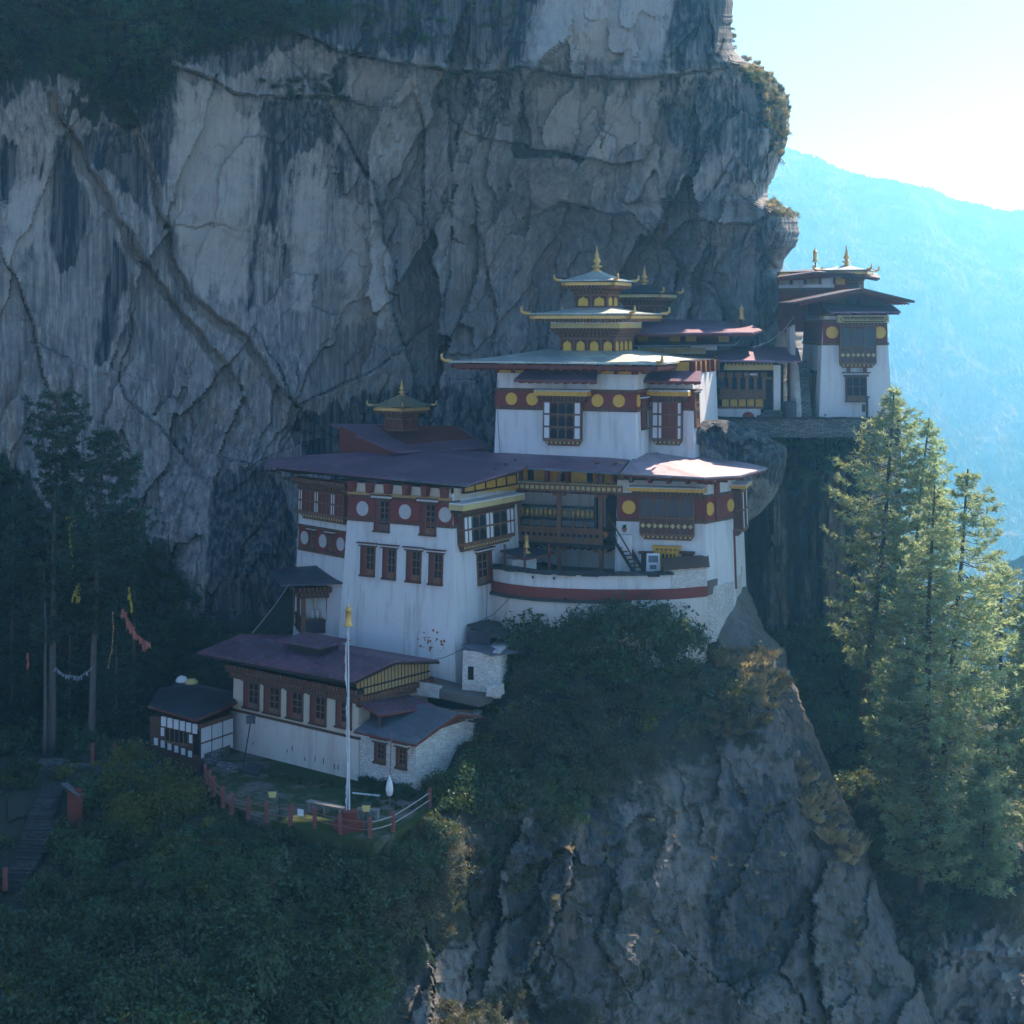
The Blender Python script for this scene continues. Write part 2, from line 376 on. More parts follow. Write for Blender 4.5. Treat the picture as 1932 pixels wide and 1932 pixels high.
def leaf_mat(name, cols, trans=.45, rough=.6):
    """leaves: every leaf island has its own tone; light also passes through"""
    t = NT(name); g = t.n('ShaderNodeNewGeometry'); f = g.outputs['Random Per Island']
    n = t.noise(.55, t.coords(), 3, .5)
    c = t.mix(f, cols[0], cols[1]); c = t.mix(t.math('MULTIPLY', t.ramp(n, [(.4, 0.0), (.65, 1.0)]), .8), c, cols[2])
    big = t.ramp(t.noise(.16, t.coords(), 3, .6), [(.34, .45), (.68, 1.8)])
    c = t.mix(1.0, c, big, 'MULTIPLY')
    oi = t.n('ShaderNodeObjectInfo')
    c = t.mix(t.math('MULTIPLY', oi.outputs['Random'], .5), c, tuple(x * .55 for x in cols[0]))
    d = t.n('ShaderNodeBsdfDiffuse'); t.l(c, d.inputs[0]); tr = t.n('ShaderNodeBsdfTranslucent'); t.l(t.mix(.35, c, (.30, .32, .05)), tr.inputs[0])
    gl = t.n('ShaderNodeBsdfGlossy'); gl.inputs['Roughness'].default_value = .45; gl.inputs[0].default_value = (.5, .5, .5, 1)
    m1 = t.n('ShaderNodeMixShader'); m1.inputs[0].default_value = trans; t.l(d.outputs[0], m1.inputs[1]); t.l(tr.outputs[0], m1.inputs[2])
    m2 = t.n('ShaderNodeMixShader'); m2.inputs[0].default_value = .05; t.l(m1.outputs[0], m2.inputs[1]); t.l(gl.outputs[0], m2.inputs[2])
    t.l(m2.outputs[0], t.out.inputs[0]); return t.mat
M['leaf_dark'] = leaf_mat('dark_green_leaves', [(.04, .085, .05), (.10, .17, .08), (.065, .115, .065)])
M['leaf_mid'] = leaf_mat('green_leaves', [(.05, .12, .05), (.10, .19, .07), (.07, .13, .06)])
M['leaf_yellow'] = leaf_mat('yellowing_leaves', [(.16, .17, .04), (.28, .25, .05), (.12, .14, .04)])
M['leaf_olive'] = leaf_mat('olive_scrub', [(.12, .13, .085), (.21, .20, .13), (.085, .10, .07)])
M['leaf_brown'] = leaf_mat('dry_brown_scrub', [(.14, .11, .075), (.21, .17, .12), (.09, .085, .065)])
M['grass_dry'] = leaf_mat('dry_straw_grass', [(.50, .38, .22), (.64, .51, .32), (.36, .28, .16)], .5)
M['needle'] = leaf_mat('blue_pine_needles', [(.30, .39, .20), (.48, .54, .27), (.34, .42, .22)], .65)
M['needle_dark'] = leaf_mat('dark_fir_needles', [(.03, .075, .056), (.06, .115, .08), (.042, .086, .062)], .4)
# ------------------------------------------------------------------ rock faces
SHEETS = {}
def build_sheet(name, mat, u, v, Y, attrs, smooth=False, extra_cols=None, extra_rows=None):
    """u, v, Y grids (rows x cols) -> a rock face; extra columns / rows lead the surface round the back"""
    X = (u - 966) * K * Y; Z = (HV - v) * K * Y; Yw = Y.copy()
    at = {k: a.copy() for k, a in attrs.items()}
    if extra_cols:
        for dx, dy in extra_cols:
            X = np.hstack([X, X[:, -1:] + dx]); Yw = np.hstack([Yw, Yw[:, -1:] + dy]); Z = np.hstack([Z, Z[:, -1:]])
            at = {k: np.hstack([a, a[:, -1:]]) for k, a in at.items()}
    if extra_rows:
        for dy, dz in extra_rows:
            X = np.vstack([X[:1], X]); Yw = np.vstack([Yw[:1] + dy, Yw]); Z = np.vstack([Z[:1] + dz, Z])
            at = {k: np.vstack([a[:1], a]) for k, a in at.items()}
    r, c = X.shape; idx = np.arange(r * c).reshape(r, c)
    f = np.stack([idx[1:, :-1], idx[1:, 1:], idx[:-1, 1:], idx[:-1, :-1]], -1).reshape(-1, 4)
    o = np_mesh(name, np.stack([X, Yw, Z], -1).reshape(-1, 3), f, mat, smooth=smooth, attrs={k: a.ravel() for k, a in at.items()})
    o['kind'] = 'structure'
    SHEETS[name] = (u, v, Y)
    return o
def axis(segs):
    out = []
    for a, b, st in segs: out += list(np.arange(a, b, st))
    out.append(segs[-1][1]); return np.array(out, float)
def edge_lookup(pts, v):
    p = np.array(pts, float); return np.interp(v, p[:, 0], p[:, 1])
def on_sheet(name, u, v):
    us, vs, Y = SHEETS[name]
    j = int(np.argmin(np.abs(vs[:, 0] - v))); i = int(np.argmin(np.abs(us[j] - u))); return Y[j, i]
def soft(x, y, polys, warp=14, seed=5, blur=16):
    """soft mask of polygons with broken, streaky borders"""
    xw = x + warp * .5 * fbm(x / 30, y / 90, seed, 3); yw = y + warp * 1.2 * fbm(x / 22, y / 70, seed + 3, 3) + warp * .7 * fbm(x / 6.5, y / 400, seed + 6, 3)
    m = np.zeros(x.shape)
    for p in polys:
        ins = inpoly(xw, yw, p); d, _ = seg_dist(xw, yw, list(p) + [p[0]])
        m = np.maximum(m, smoothstep(-blur, blur, np.where(ins, d, -d)))
    return m
def zA(pts): return [(x * .3655, y * .3655) for x, y in pts]
def zB(pts): return [(635.5 + x * .4751, y * .4751) for x, y in pts]

# --- the great cliff
vv = axis([(-1300, -60, 14), (-60, 1130, 3.6), (1130, 1700, 9)])
UR = edge_lookup([(-1300, 1440), (-300, 1400), (0, 1383), (60, 1380), (96, 1386), (112, 1400), (122, 1430), (140, 1455), (165, 1476), (190, 1490), (250, 1490), (285, 1480),
                  (310, 1468), (335, 1458), (360, 1449), (378, 1450), (388, 1478), (396, 1496), (412, 1505), (440, 1509), (462, 1502), (478, 1490), (495, 1478), (508, 1476), (520, 1486),
                  (560, 1506), (620, 1514), (700, 1520), (900, 1520), (1700, 1520)], vv)
UR = UR + 2.5 * perlin(vv / 9, vv * 0 + .5, 3) + 1.5 * perlin(vv / 4, vv * 0 + .5, 4)
ss = np.concatenate([np.linspace(-.6, 0, 30)[:-1], np.linspace(0, .12, 14)[:-1], np.linspace(.12, .93, 400)[:-1], np.linspace(.93, 1, 60)])
u = -260 + (UR[:, None] + 260) * ss[None, :]; v = np.repeat(vv[:, None], len(ss), 1)
ctrl = [(-250, -1300, 122), (500, -1300, 128), (1350, -1300, 130), (-250, -300, 114), (600, -300, 115), (1300, -300, 117),
        (-250, 100, 113), (0, 60, 112), (150, 130, 111.5), (300, 60, 113), (480, 60, 113.5), (620, 40, 114), (0, 300, 114.2), (0, 500, 113.2), (0, 800, 112), (-250, 900, 110), (0, 1000, 110.5),
        (230, 300, 116), (300, 600, 117), (300, 850, 115.5), (300, 1150, 111), (420, 400, 115.6), (450, 250, 115.8),
        (550, 200, 117.2), (560, 500, 118.6), (640, 520, 117.8), (560, 740, 117), (450, 900, 114.5), (450, 1100, 110), (540, 950, 114),
        (700, 250, 119.5), (800, 300, 120), (780, 500, 122.5), (700, 720, 120.5), (620, 850, 118), (800, 800, 121),
        (900, 100, 115.5), (1000, 60, 115), (930, 240, 120), (920, 500, 124.5), (900, 700, 123),
        (1100, 60, 114.5), (1080, 230, 118), (1080, 330, 120.5), (1080, 430, 125.5), (1080, 560, 127), (1080, 720, 124),
        (1300, 50, 115), (1260, 220, 118), (1300, 340, 119.5), (1280, 430, 121.5), (1250, 520, 125.5), (1330, 600, 124.5), (1400, 500, 122.5), (1400, 640, 123),
        (1400, 180, 117.3), (1430, 300, 117.5), (1440, 430, 119.5), (1440, 540, 121), (1440, 700, 120), (1300, 900, 118), (900, 1100, 116), (-250, 1700, 104), (600, 1700, 108), (1500, 1700, 112)]
Y = rbf(ctrl, u, v)
wu = u + 18 * fbm(u / 130, v / 130, 1, 3); wv = v + 18 * fbm(u / 130, v / 130, 9, 3)
centre = smoothstep(560, 760, u) * smoothstep(-10, 120, v)         # the shattered alcove; the left slabs are smoother
f1, e1 = facets(wu * .9 + wv * .28, wv * .38 - wu * .12, 120, 11, 1.4)
f2, e2 = facets(wu + wv * .25, wv * .34 - wu * .1, 50, 12, 1.3)
f3, e3 = facets(wu - wv * .2, wv * .42, 19, 13, 1.0)
low = smoothstep(640, 780, v) * smoothstep(640, 520, u)
rug = .06 + .34 * centre + .22 * low
Y = Y + f1 * (.30 + 1.25 * centre + .3 * low) + f2 * (.07 + .40 * centre + .28 * low) + f3 * (.015 + .09 * centre + .06 * low)
Y = Y + .045 * fbm(u / 4.6, v / 170, 27, 3) + .05 * centre * fbm((u + v * .7) / 7, (v - u * .7) / 90, 29, 3)
Y = Y - .34 * rug * ridged((u + .5 * v) / 60, (v - .4 * u) / 110, 21, 5) * .5 + .22 * fbm(u / 16, v / 46, 23, 4) * rug
# ledges, overhangs, cracks: (polyline, side that stands out, metres, fall-off, groove depth)
LINES = [
    ([(560, 60), (635, 95), (700, 108), (754, 119), (863, 136), (940, 134), (987, 128), (1060, 138), (1120, 147), (1190, 150), (1253, 140), (1310, 133), (1362, 126)], 1, 1.9, 60, 1.1),
    ([(615, 200), (640, 232), (664, 280), (690, 325), (707, 361), (721, 432), (745, 499), (737, 570), (755, 632), (775, 700)], -1, 1.5, 70, .9),
    ([(787, 190), (800, 240), (802, 304), (799, 380), (802, 447), (820, 520)], 1, .6, 40, .7),
    ([(842, 150), (847, 228), (851, 330), (852, 475), (838, 560)], -1, .7, 40, .6),
    ([(987, 131), (986, 200), (1000, 250), (997, 275)], 1, .8, 36, .8),
    ([(960, 268), (985, 273), (1030, 285), (1090, 296), (1130, 304), (1180, 308), (1215, 302), (1232, 255), (1240, 190)], 1, 1.3, 46, .3),
    ([(1030, 395), (1063, 380), (1134, 404), (1190, 402), (1225, 440), (1253, 462), (1290, 420), (1320, 412), (1370, 424), (1415, 423), (1450, 405)], 1, 1.6, 40, .5),
    ([(893, 360), (900, 420), (915, 470), (930, 540), (936, 600), (930, 660)], 1, .7, 30, .5),
    ([(329, 124), (402, 153), (439, 172), (490, 182), (548, 183), (600, 180), (658, 190)], 1, .9, 40, .6),
    ([(0, 470), (20, 510), (37, 541), (55, 590), (66, 621), (74, 665), (80, 705), (110, 760)], 1, .7, 40, .6),
    ([(245, 600), (240, 660), (222, 720), (235, 750), (300, 810), (350, 870)], -1, .8, 40, .6),
    ([(330, 430), (345, 425), (375, 430), (400, 420), (420, 425)], 1, .25, 30, .3),
    ([(520, 690), (545, 740), (560, 768), (600, 752), (660, 720), (720, 690), (780, 640)], -1, .9, 40, .7),
    ([(1330, 150), (1300, 230), (1310, 300), (1290, 340)], -1, .8, 50, .5),
    ([(1380, 300), (1360, 340), (1330, 380)], 1, .6, 30, .4),
    ([(1260, 470), (1300, 520), (1350, 540), (1370, 610)], -1, 1.0, 40, .4),
    ([(1415, 423), (1400, 480), (1392, 540), (1372, 600), (1362, 660)], 1, .9, 30, .4),
    ([(420, 860), (480, 880), (540, 850), (600, 830)], -1, .6, 30, .5),
]
wx = u + 5 * fbm(u / 60, v / 60, 41, 2) + 1.2 * fbm(u / 11, v / 11, 43, 2); wy = v + 5 * fbm(u / 60, v / 60, 47, 2) + 1.2 * fbm(u / 11, v / 11, 45, 2)
for pts, sd, amt, fall, gr in LINES:
    d, side = seg_dist(wx, wy, pts)
    Y = Y - np.where(side * sd > 0, amt * np.exp(-d / fall), 0) + gr * np.clip(.45 + .6 * fbm(u / 50, v / 50, 51, 2), 0, 1) * np.exp(-(d / 2.4) ** 2)
DIKES = [([(100, 180), (117, 234), (145, 290), (175, 340), (205, 385), (234, 439), (270, 500), (314, 559), (345, 600), (365, 621), (392, 655), (420, 694), (450, 740)], 11),
         ([(245, 215), (259, 256), (278, 305), (292, 351), (300, 400), (314, 450), (330, 505), (351, 548), (385, 588), (420, 610), (457, 632), (480, 668), (504, 705), (535, 750), (560, 770)], 10)]
dike = np.zeros(u.shape)
for pts, wd in DIKES:
    d, side = seg_dist(wx, wy, pts); wd = wd * (.85 + .5 * fbm(u / 60, v / 60, 57, 3))
    Y = Y + .30 * np.exp(-(d / wd) ** 4) + .22 * np.exp(-((d - wd * .7) / 3.0) ** 2) * (side > 0) - np.where(side > 0, .8 * smoothstep(wd * .5, wd * .9, d) * np.exp(-d / 40), 0)
    dike = np.maximum(dike, np.exp(-(d / wd) ** 4))
# the right rim rolls round to the far side
e = np.clip(1 - (UR[:, None] - u) / 70, 0, 1)
Y = Y + 7 * (1 - np.sqrt(np.clip(1 - e ** 2.4, 0, 1)))
def blob(x, y, cx, cy, rx, ry): return np.clip(1 - ((x - cx) / rx) ** 2 - ((y - cy) / ry) ** 2, 0, 1)
Y = Y - 2.6 * np.sqrt(blob(u, v, 1478, 440, 40, 70))
stain_polys = [zA(p) for p in (
    [(1340, 590), (1372, 830), (1320, 1180), (1290, 1480), (1262, 1650), (1308, 1610), (1340, 1190), (1425, 1140), (1448, 1000), (1495, 830), (1600, 780), (1740, 690), (1700, 530), (1500, 490), (1370, 530)],
    [(285, 880), (275, 1000), (252, 1230), (308, 1400), (400, 1392), (440, 1160), (470, 1075), (440, 960), (380, 880), (330, 700), (290, 680)],
    [(580, 1200), (640, 1330), (660, 1500), (605, 1700), (560, 1850), (488, 1860), (508, 1650), (550, 1420)],
    [(430, 700), (560, 640), (700, 700), (740, 900), (560, 920), (480, 860)], [(590, 880), (740, 830), (800, 1180), (700, 1040), (600, 960)],
    [(900, 380), (930, 560), (880, 760), (860, 1020), (800, 880), (720, 640), (700, 420), (800, 330)],
    [(1720, 700), (1800, 780), (1790, 1000), (1730, 1080), (1740, 850)], [(1570, 1150), (1610, 1150), (1590, 1560), (1550, 1560)], [(0, 700), (90, 760), (60, 1050), (0, 1040)],
    [(0, -200), (2600, -200), (1950, 0), (1950, 330), (1800, 270), (1560, 200), (1200, 400), (900, 260), (600, 500), (300, 300), (0, 560)],
    [(1730, 300), (1800, 300), (1780, 500), (1720, 500)])] + [zB(p) for p in (
    [(480, 300), (640, 290), (730, 300), (690, 440), (640, 520), (560, 580), (500, 480)],
    [(-80, -120), (840, -120), (780, 60), (740, 240), (560, 285), (420, 255), (240, 240), (60, 200), (-60, 120)],
    [(1250, 330), (1330, 300), (1500, 280), (1600, 330), (1760, 640), (1700, 780), (1600, 740), (1500, 800), (1400, 700), (1310, 560), (1260, 420)],
    [(1380, -100), (1580, -100), (1580, 260), (1480, 290), (1290, 300), (1290, 180)], [(1085, -50), (1140, 0), (1090, 200), (1050, 300), (1030, 290), (1060, 130)],
    [(690, 130), (740, 190), (720, 330), (650, 330)], [(740, 290), (760, 560), (720, 560), (730, 400)], [(1690, 860), (1850, 850), (1840, 1000), (1760, 1060), (1690, 1000)],
    [(1640, 900), (1700, 900), (1760, 1300), (1660, 1300)])] + [
    [(400, 905), (470, 880), (530, 900), (560, 1000), (540, 1300), (380, 1300), (390, 1050)], [(540, 800), (700, 730), (880, 720), (960, 640), (1000, 700), (960, 900), (600, 900)],
    [(-20, 860), (60, 920), (90, 1000), (60, 1130), (-20, 1130)]]
stain = soft(u, v, stain_polys)
rs = np.random.default_rng(3); strk = []
for (a, b, c, d), n in (((545, 650, 285, 330), 16), ((0, 110, 290, 420), 12), ((180, 300, 420, 520), 7), ((330, 470, 200, 260), 7), ((640, 720, 300, 380), 5), ((470, 545, 420, 480), 6), ((1000, 1230, 150, 180), 10), ((850, 1000, 300, 420), 7), ((1050, 1250, 0, 20), 6)):
    for i in range(n):
        x, y = rs.uniform(a, b), rs.uniform(c, d); w, h = rs.uniform(2.5, 9), rs.uniform(70, 260); k = -.08 if x < 800 else -.02
        strk.append([(x, y), (x + w, y), (x + w * .8 + k * h, y + h * .7), (x + w * .2 + k * h, y + h)])
stain = np.maximum(stain, .74 * soft(u, v, strk, 5, 77, 2.5))
stain = stain * (1 - .42 * centre)
stain = np.maximum(stain, .36 * smoothstep(.1, .7, fbm(u / 60, v / 220, 71, 4)) * centre)
rust = dike
pale = soft(u, v, [zB(p) for p in ([(745, 310), (1000, 330), (1250, 330), (1250, 590), (1060, 640), (760, 560)], [(840, -60), (1370, -60), (1280, 290), (750, 260)], [(1210, 860), (1360, 860), (1320, 970), (1230, 262)], [(1470, 590), (1600, 590), (1540, 760), (1400, 780)],
            [(40, 230), (330, 280), (350, 420), (120, 420), (20, 380)], [(20, 760), (140, 780), (220, 1010), (210, 1300), (0, 1300)])] +
            [zA(p) for p in ([(910, 420), (1150, 450), (1330, 620), (1290, 1450), (1200, 1600), (1000, 1500), (880, 1150), (860, 880)], [(1360, 1190), (1420, 1150), (1400, 1480), (1340, 1480)], [(100, 900), (270, 900), (240, 1300), (0, 1400), (40, 1000)], [(1500, 850), (1720, 800), (1600, 1700), (1480, 1600)])], 20, 9, 22)
moss = soft(u, v, [[(-260, -200), (560, -200), (640, 20), (520, 60), (330, 120), (230, 190), (120, 150), (-260, 240)], [(1386, 100), (1440, 118), (1495, 180), (1495, 300), (1470, 310), (1452, 240), (1420, 170)], [(1450, 372), (1510, 380), (1512, 262), (1460, 400)],
                   zA([(330, 500), (720, 330), (800, 560), (700, 680), (560, 620), (300, 640)]), [(-50, 830), (60, 900), (120, 980), (220, 1000), (330, 1030), (360, 1200), (-50, 1300)]], 24, 15, 22)
build_sheet('cliff', M['cliff'], u, v, Y, {'stain': stain, 'pale': pale * .75, 'moss': moss * .8, 'streak': (1 - .55 * centre) * np.ones(u.shape), 'rust': rust},
            extra_cols=[(-1.0, 8), (-4, 40), (-10, 90)], extra_rows=[(30, 18), (90, 20)])

# --- unseen prow of rock, added to keep sun off the slope and court
def overhang():
    n, k = 48, 32; a, p = np.meshgrid(np.linspace(0, 2 * np.pi, n, endpoint=False), np.linspace(-np.pi / 2, np.pi / 2, k)); sg = lambda q, e: np.sign(q) * np.abs(q) ** e
    x, y, z = sg(np.cos(p) * np.cos(a), .6), sg(np.cos(p) * np.sin(a), .7), sg(np.sin(p), .6); r = 1 + .08 * fbm(x * 2 + 3, z * 2 + y, 5, 4)
    idx = np.arange(n * k).reshape(k, n); f = np.stack([idx[:-1], np.roll(idx, -1, 1)[:-1], np.roll(idx, -1, 1)[1:], idx[1:]], -1).reshape(-1, 4)
    V = np.stack([26 + x * 18 * r, 121.5 + y * 5.5 * r, 53 + z * 24 * r + .5 * (y * 5.5)], -1).reshape(-1, 3); o = .0 * x.ravel()
    np_mesh('sun_block_rock', V, f, M['cliff'], smooth=True, attrs={'stain': o + .5, 'pale': o, 'moss': o + .3, 'streak': o + 1})['kind'] = 'structure'
overhang()
# --- dark rock face below the house on the right
vv = axis([(770, 1500, 5), (1500, 1800, 20)]); uu = axis([(1225, 1700, 5)])
u, v = np.meshgrid(uu, vv)
Y = rbf([(1225, 770, 112), (1480, 770, 110.5), (1680, 770, 109.5), (1400, 1000, 111), (1640, 1000, 110), (1500, 1250, 109), (1660, 1250, 108), (1250, 1300, 108), (1500, 1400, 106), (1700, 1500, 104), (1225, 1800, 104), (1700, 1800, 100)], u, v)
f2, _ = facets(u + v * .1, v * .35, 42, 33, 1.2)
Y = Y + f2 * .55 + .5 * fbm(u / 30, v / 120, 3, 5) - .3 * ridged(u / 26, v / 200, 8, 4) + 5 * smoothstep(1610, 1700, u) ** 2
Y = Y + 2.2 * smoothstep(905, 835, v)
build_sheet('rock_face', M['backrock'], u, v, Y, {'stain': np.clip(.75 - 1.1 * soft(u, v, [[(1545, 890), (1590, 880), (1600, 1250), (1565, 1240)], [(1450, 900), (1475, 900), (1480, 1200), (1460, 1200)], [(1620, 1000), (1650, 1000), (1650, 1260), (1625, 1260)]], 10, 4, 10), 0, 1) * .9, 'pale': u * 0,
            'moss': soft(u, v, [[(1225, 700), (1700, 700), (1700, 850), (1560, 880), (1400, 900), (1225, 900)], [(1300, 1200), (1500, 1180), (1700, 1320), (1700, 1800), (1300, 1800)]], 20, 3, 20) * .75, 'streak': u * 0 + 1}, extra_cols=[(-1, 10), (-6, 40)])

# --- the spur below the temple, falling away to the valley
PRO = [(1040, 1392), (1080, 1402), (1110, 1412), (1150, 1428), (1190, 1441), (1212, 1466), (1230, 1482), (1260, 1487), (1290, 1500), (1330, 1513), (1370, 1531), (1405, 1546), (1440, 1560), (1480, 1578), (1530, 1601), (1575, 1628), (1600, 1641), (1625, 1646), (1680, 1668), (1750, 1700), (1830, 1740), (1932, 1772), (2060, 1815), (2400, 1900)]
vv = axis([(1040, 1960, 3.8), (1960, 2400, 16)]); UR = edge_lookup(PRO, vv) + 3 * perlin(vv / 13, vv * 0 + .3, 5) + 2 * perlin(vv / 5, vv * 0 + .3, 6)
ss = np.concatenate([np.linspace(-.55, 0, 30)[:-1], np.linspace(0, .10, 8)[:-1], np.linspace(.10, 1, 440)])
u = -240 + (UR[:, None] + 240) * ss[None, :]; v = np.repeat(vv[:, None], len(ss), 1)
ctrl = [(1350, 1130, 99.3), (1400, 1150, 100.2), (1250, 1180, 97.6), (1100, 1190, 97.5), (1000, 1210, 96.5), (900, 1250, 95.6), (900, 1330, 93.5), (860, 1420, 89.5), (850, 1500, 86), (800, 1545, 82.5), (1200, 1400, 92.5), (1330, 1300, 95.5), (1440, 1260, 97), (1450, 1350, 95),
        (389, 1488, 89.6), (450, 1525, 85.5), (560, 1562, 82.2), (698, 1590, 80.3), (812, 1530, 84.5), (400, 1450, 99), (500, 1455, 99), (600, 1440, 99), (590, 1490, 96.5), (510, 1492, 97), (680, 1510, 94), (760, 1450, 96), (450, 1545, 85), (560, 1585, 82), (698, 1606, 80), (812, 1545, 84), (600, 1300, 98), (620, 1100, 112), (480, 1060, 115), (480, 1180, 110), (350, 1080, 115), (350, 1190, 109), (420, 1290, 99.5), (900, 1100, 103), (1200, 1060, 104), (1350, 1060, 103),
        (1000, 1600, 85.5), (950, 1750, 83.5), (1060, 1700, 85), (900, 1880, 80), (1000, 1900, 82.5), (820, 1800, 79.5), (1250, 1600, 88), (1300, 1750, 86.5), (1300, 1930, 84), (1500, 1500, 92.5), (1560, 1600, 92), (1600, 1750, 91), (1650, 1930, 88),
        (600, 1700, 77.5), (700, 1850, 76), (450, 1700, 76), (500, 1930, 71), (230, 1700, 78), (250, 1930, 69), (0, 1500, 87), (0, 1700, 79), (0, 1930, 69), (-240, 1930, 70), (-240, 1500, 88), (200, 1450, 90), (300, 1430, 93), (100, 1410, 98), (-240, 1400, 99), (200, 1300, 106), (180, 1180, 112), (0, 1200, 110), (-240, 1200, 108), (300, 1560, 84.5),
        (0, 2400, 55), (700, 2400, 62), (1400, 2400, 74), (1850, 2400, 82)]
Y = rbf(ctrl, u, v)
wu = u + 22 * fbm(u / 90, v / 90, 101, 4); wv = v + 22 * fbm(u / 90, v / 90, 109, 4)
rk = np.clip(smoothstep(840, 960, u) * smoothstep(1380, 1560, v + .18 * (u - 1200)) + smoothstep(1330, 1420, u) + smoothstep(740, 800, u) * smoothstep(1760, 1800, v), 0, 1)
f1, _ = facets(wu + wv * .25, wv * .4, 110, 61, 1.4); f2, _ = facets(wu - wv * .2, wv * .38, 44, 62, 1.3); f3, _ = facets(wu, wv, 14, 63, 1)
Y = Y + (f1 * .55 + f2 * .12 + f3 * .04) * (.25 + .75 * rk) - .07 * ridged(u / 44, v / 90, 66, 4) * (.5 + .5 * rk) + .05 * fbm(u / 9, v / 12, 68, 4)
wx = u + 7 * fbm(u / 24, v / 24, 141, 3); wy = v + 7 * fbm(u / 24, v / 24, 147, 3)
def zC(pts): return [(706 + x * .4386, 1129.8 + y * .4386) for x, y in pts]
for pts, sd, amt, fall, gr in [
    (zC([(650, 920), (600, 1050), (540, 1180), (540, 1370), (500, 1550)]), 1, 1.6, 40, .3), (zC([(640, 1640), (700, 1540), (770, 1400), (850, 1200), (860, 1060)]), 1, 1.9, 50, .5),
    (zC([(540, 1390), (620, 1370), (700, 1290)]), -1, .4, 20, .5), (zC([(640, 1640), (690, 1720), (740, 1640), (780, 1560), (730, 1500)]), 1, .9, 20, .4),
    (zC([(200, 1400), (250, 1600), (240, 1829)]), -1, 1.4, 40, .4), (zC([(400, 1130), (400, 1280), (430, 1500), (380, 1829)]), -1, .9, 40, .3),
    (zC([(1010, 1280), (960, 1450), (1020, 1560)]), 1, .8, 40, .4), (zC([(1930, 1180), (1890, 1290), (1890, 1560), (1932, 1750)]), 1, 1.2, 40, .4), (zC([(1300, 1500), (1450, 1620), (1560, 1700)]), -1, .8, 40, .3)]:
    d, side = seg_dist(wx, wy, pts); Y = Y - np.where(side * sd > 0, amt * np.exp(-d / fall), 0) + gr * np.exp(-(d / 3.2) ** 2)
Y = Y - 1.6 * np.sqrt(blob(u, v, 1440, 1905, 75, 70))
e = np.clip(1 - (UR[:, None] - u) / 60, 0, 1)
Y = Y + 5 * (1 - np.sqrt(np.clip(1 - e ** 2.4, 0, 1)))
stain = soft(u, v, [zC(p) for p in ([(560, 1030), (700, 950), (860, 1060), (800, 1330), (720, 1480), (640, 1640), (560, 1600), (540, 1390)], [(640, 1640), (700, 1550), (780, 1600), (740, 1720)], [(250, 1000), (400, 1050), (400, 1280), (300, 1500), (200, 1380)],
     [(870, 800), (1100, 880), (1080, 1400), (1000, 1500), (930, 1200)], [(1500, 780), (1800, 760), (1850, 1500), (1600, 1750), (1400, 1500)])] + [[(1430, 1130), (1540, 1420), (1640, 1640), (1600, 1650), (1520, 1500)]], 18, 25, 20)
pale = soft(u, v, [zC(p) for p in ([(430, 1380), (540, 1340), (500, 1600), (420, 1700)], [(260, 1560), (430, 1480), (380, 1829), (250, 1829)], [(1560, 560), (1690, 580), (1690, 740), (1560, 780)], [(1890, 1240), (1932, 1180), (1932, 1500), (1880, 1560)], [(1400, 980), (1560, 900), (1600, 1050), (1420, 1000)], [(100, 1640), (240, 1600), (220, 1829), (60, 1829)],
     [(800, 600), (880, 580), (940, 760), (830, 760)], [(1380, 20), (1560, 20), (1600, 120), (1400, 130)])] , 16, 29, 14)
moss = np.clip(1 - rk * .80 + .25 * fbm(u / 50, v / 70, 77, 4) * (.3 + rk), 0, 1) * smoothstep(1385, 1330, u - .4 * (v - 1200))
moss = np.maximum(moss, .55 * smoothstep(.0, .5, fbm(u / 60, v / 90, 83, 4)) * smoothstep(1440, 1400, u - .45 * (v - 1200)))
build_sheet('rock_spur', M['lowrock'], u, v, Y, {'stain': stain * .62, 'pale': np.clip(pale - .05, 0, 1) * .6, 'moss': moss, 'streak': rk * .6},
            extra_cols=[(-.5, 3), (-2, 10), (-4, 30)])

# --- lower slope on the right where the pines root
vv = axis([(1290, 1960, 6), (1960, 2500, 30)]); uu = axis([(1560, 2240, 6), (2240, 3000, 14)])
u, v = np.meshgrid(uu, vv)
Y = rbf([(1560, 1290, 110), (1800, 1290, 116), (2200, 1290, 122), (1620, 1400, 106), (1720, 1500, 102), (1800, 1560, 101), (1932, 1560, 104), (1735, 1720, 94.5), (1900, 1700, 97), (1800, 1932, 92), (1932, 1932, 92), (2200, 1900, 95), (1560, 2500, 84), (2200, 2500, 84)], u, v)
f1, _ = facets(u + v * .3, v * .6, 60, 91, 1.2); f2, _ = facets(u, v, 25, 92, 1.2)
Y = Y + .7 * f1 + .35 * f2 - .3 * ridged(u / 50, v / 60, 95, 5)
Y = Y + 7 * smoothstep(60, -40, v - (1420 + .10 * (u - 1560)) )
build_sheet('slope', M['lowrock'], u, v, Y, {'stain': .55 * smoothstep(0, .5, fbm(u / 60, v / 60, 4, 3)), 'pale': soft(u, v, [[(1880, 1620), (1932, 1580), (2000, 1932), (1770, 1932), (1760, 1800), (1860, 1760)]], 20, 5, 20) * .7,
            'moss': np.clip(.85 - soft(u, v, [[(1870, 1440), (2240, 1400), (2240, 2500), (1760, 2500), (1760, 1800), (1860, 1700)]], 20, 6, 20) * .7, 0, 1), 'streak': u * 0 + .5}, extra_rows=[(25, -6), (80, -30)])

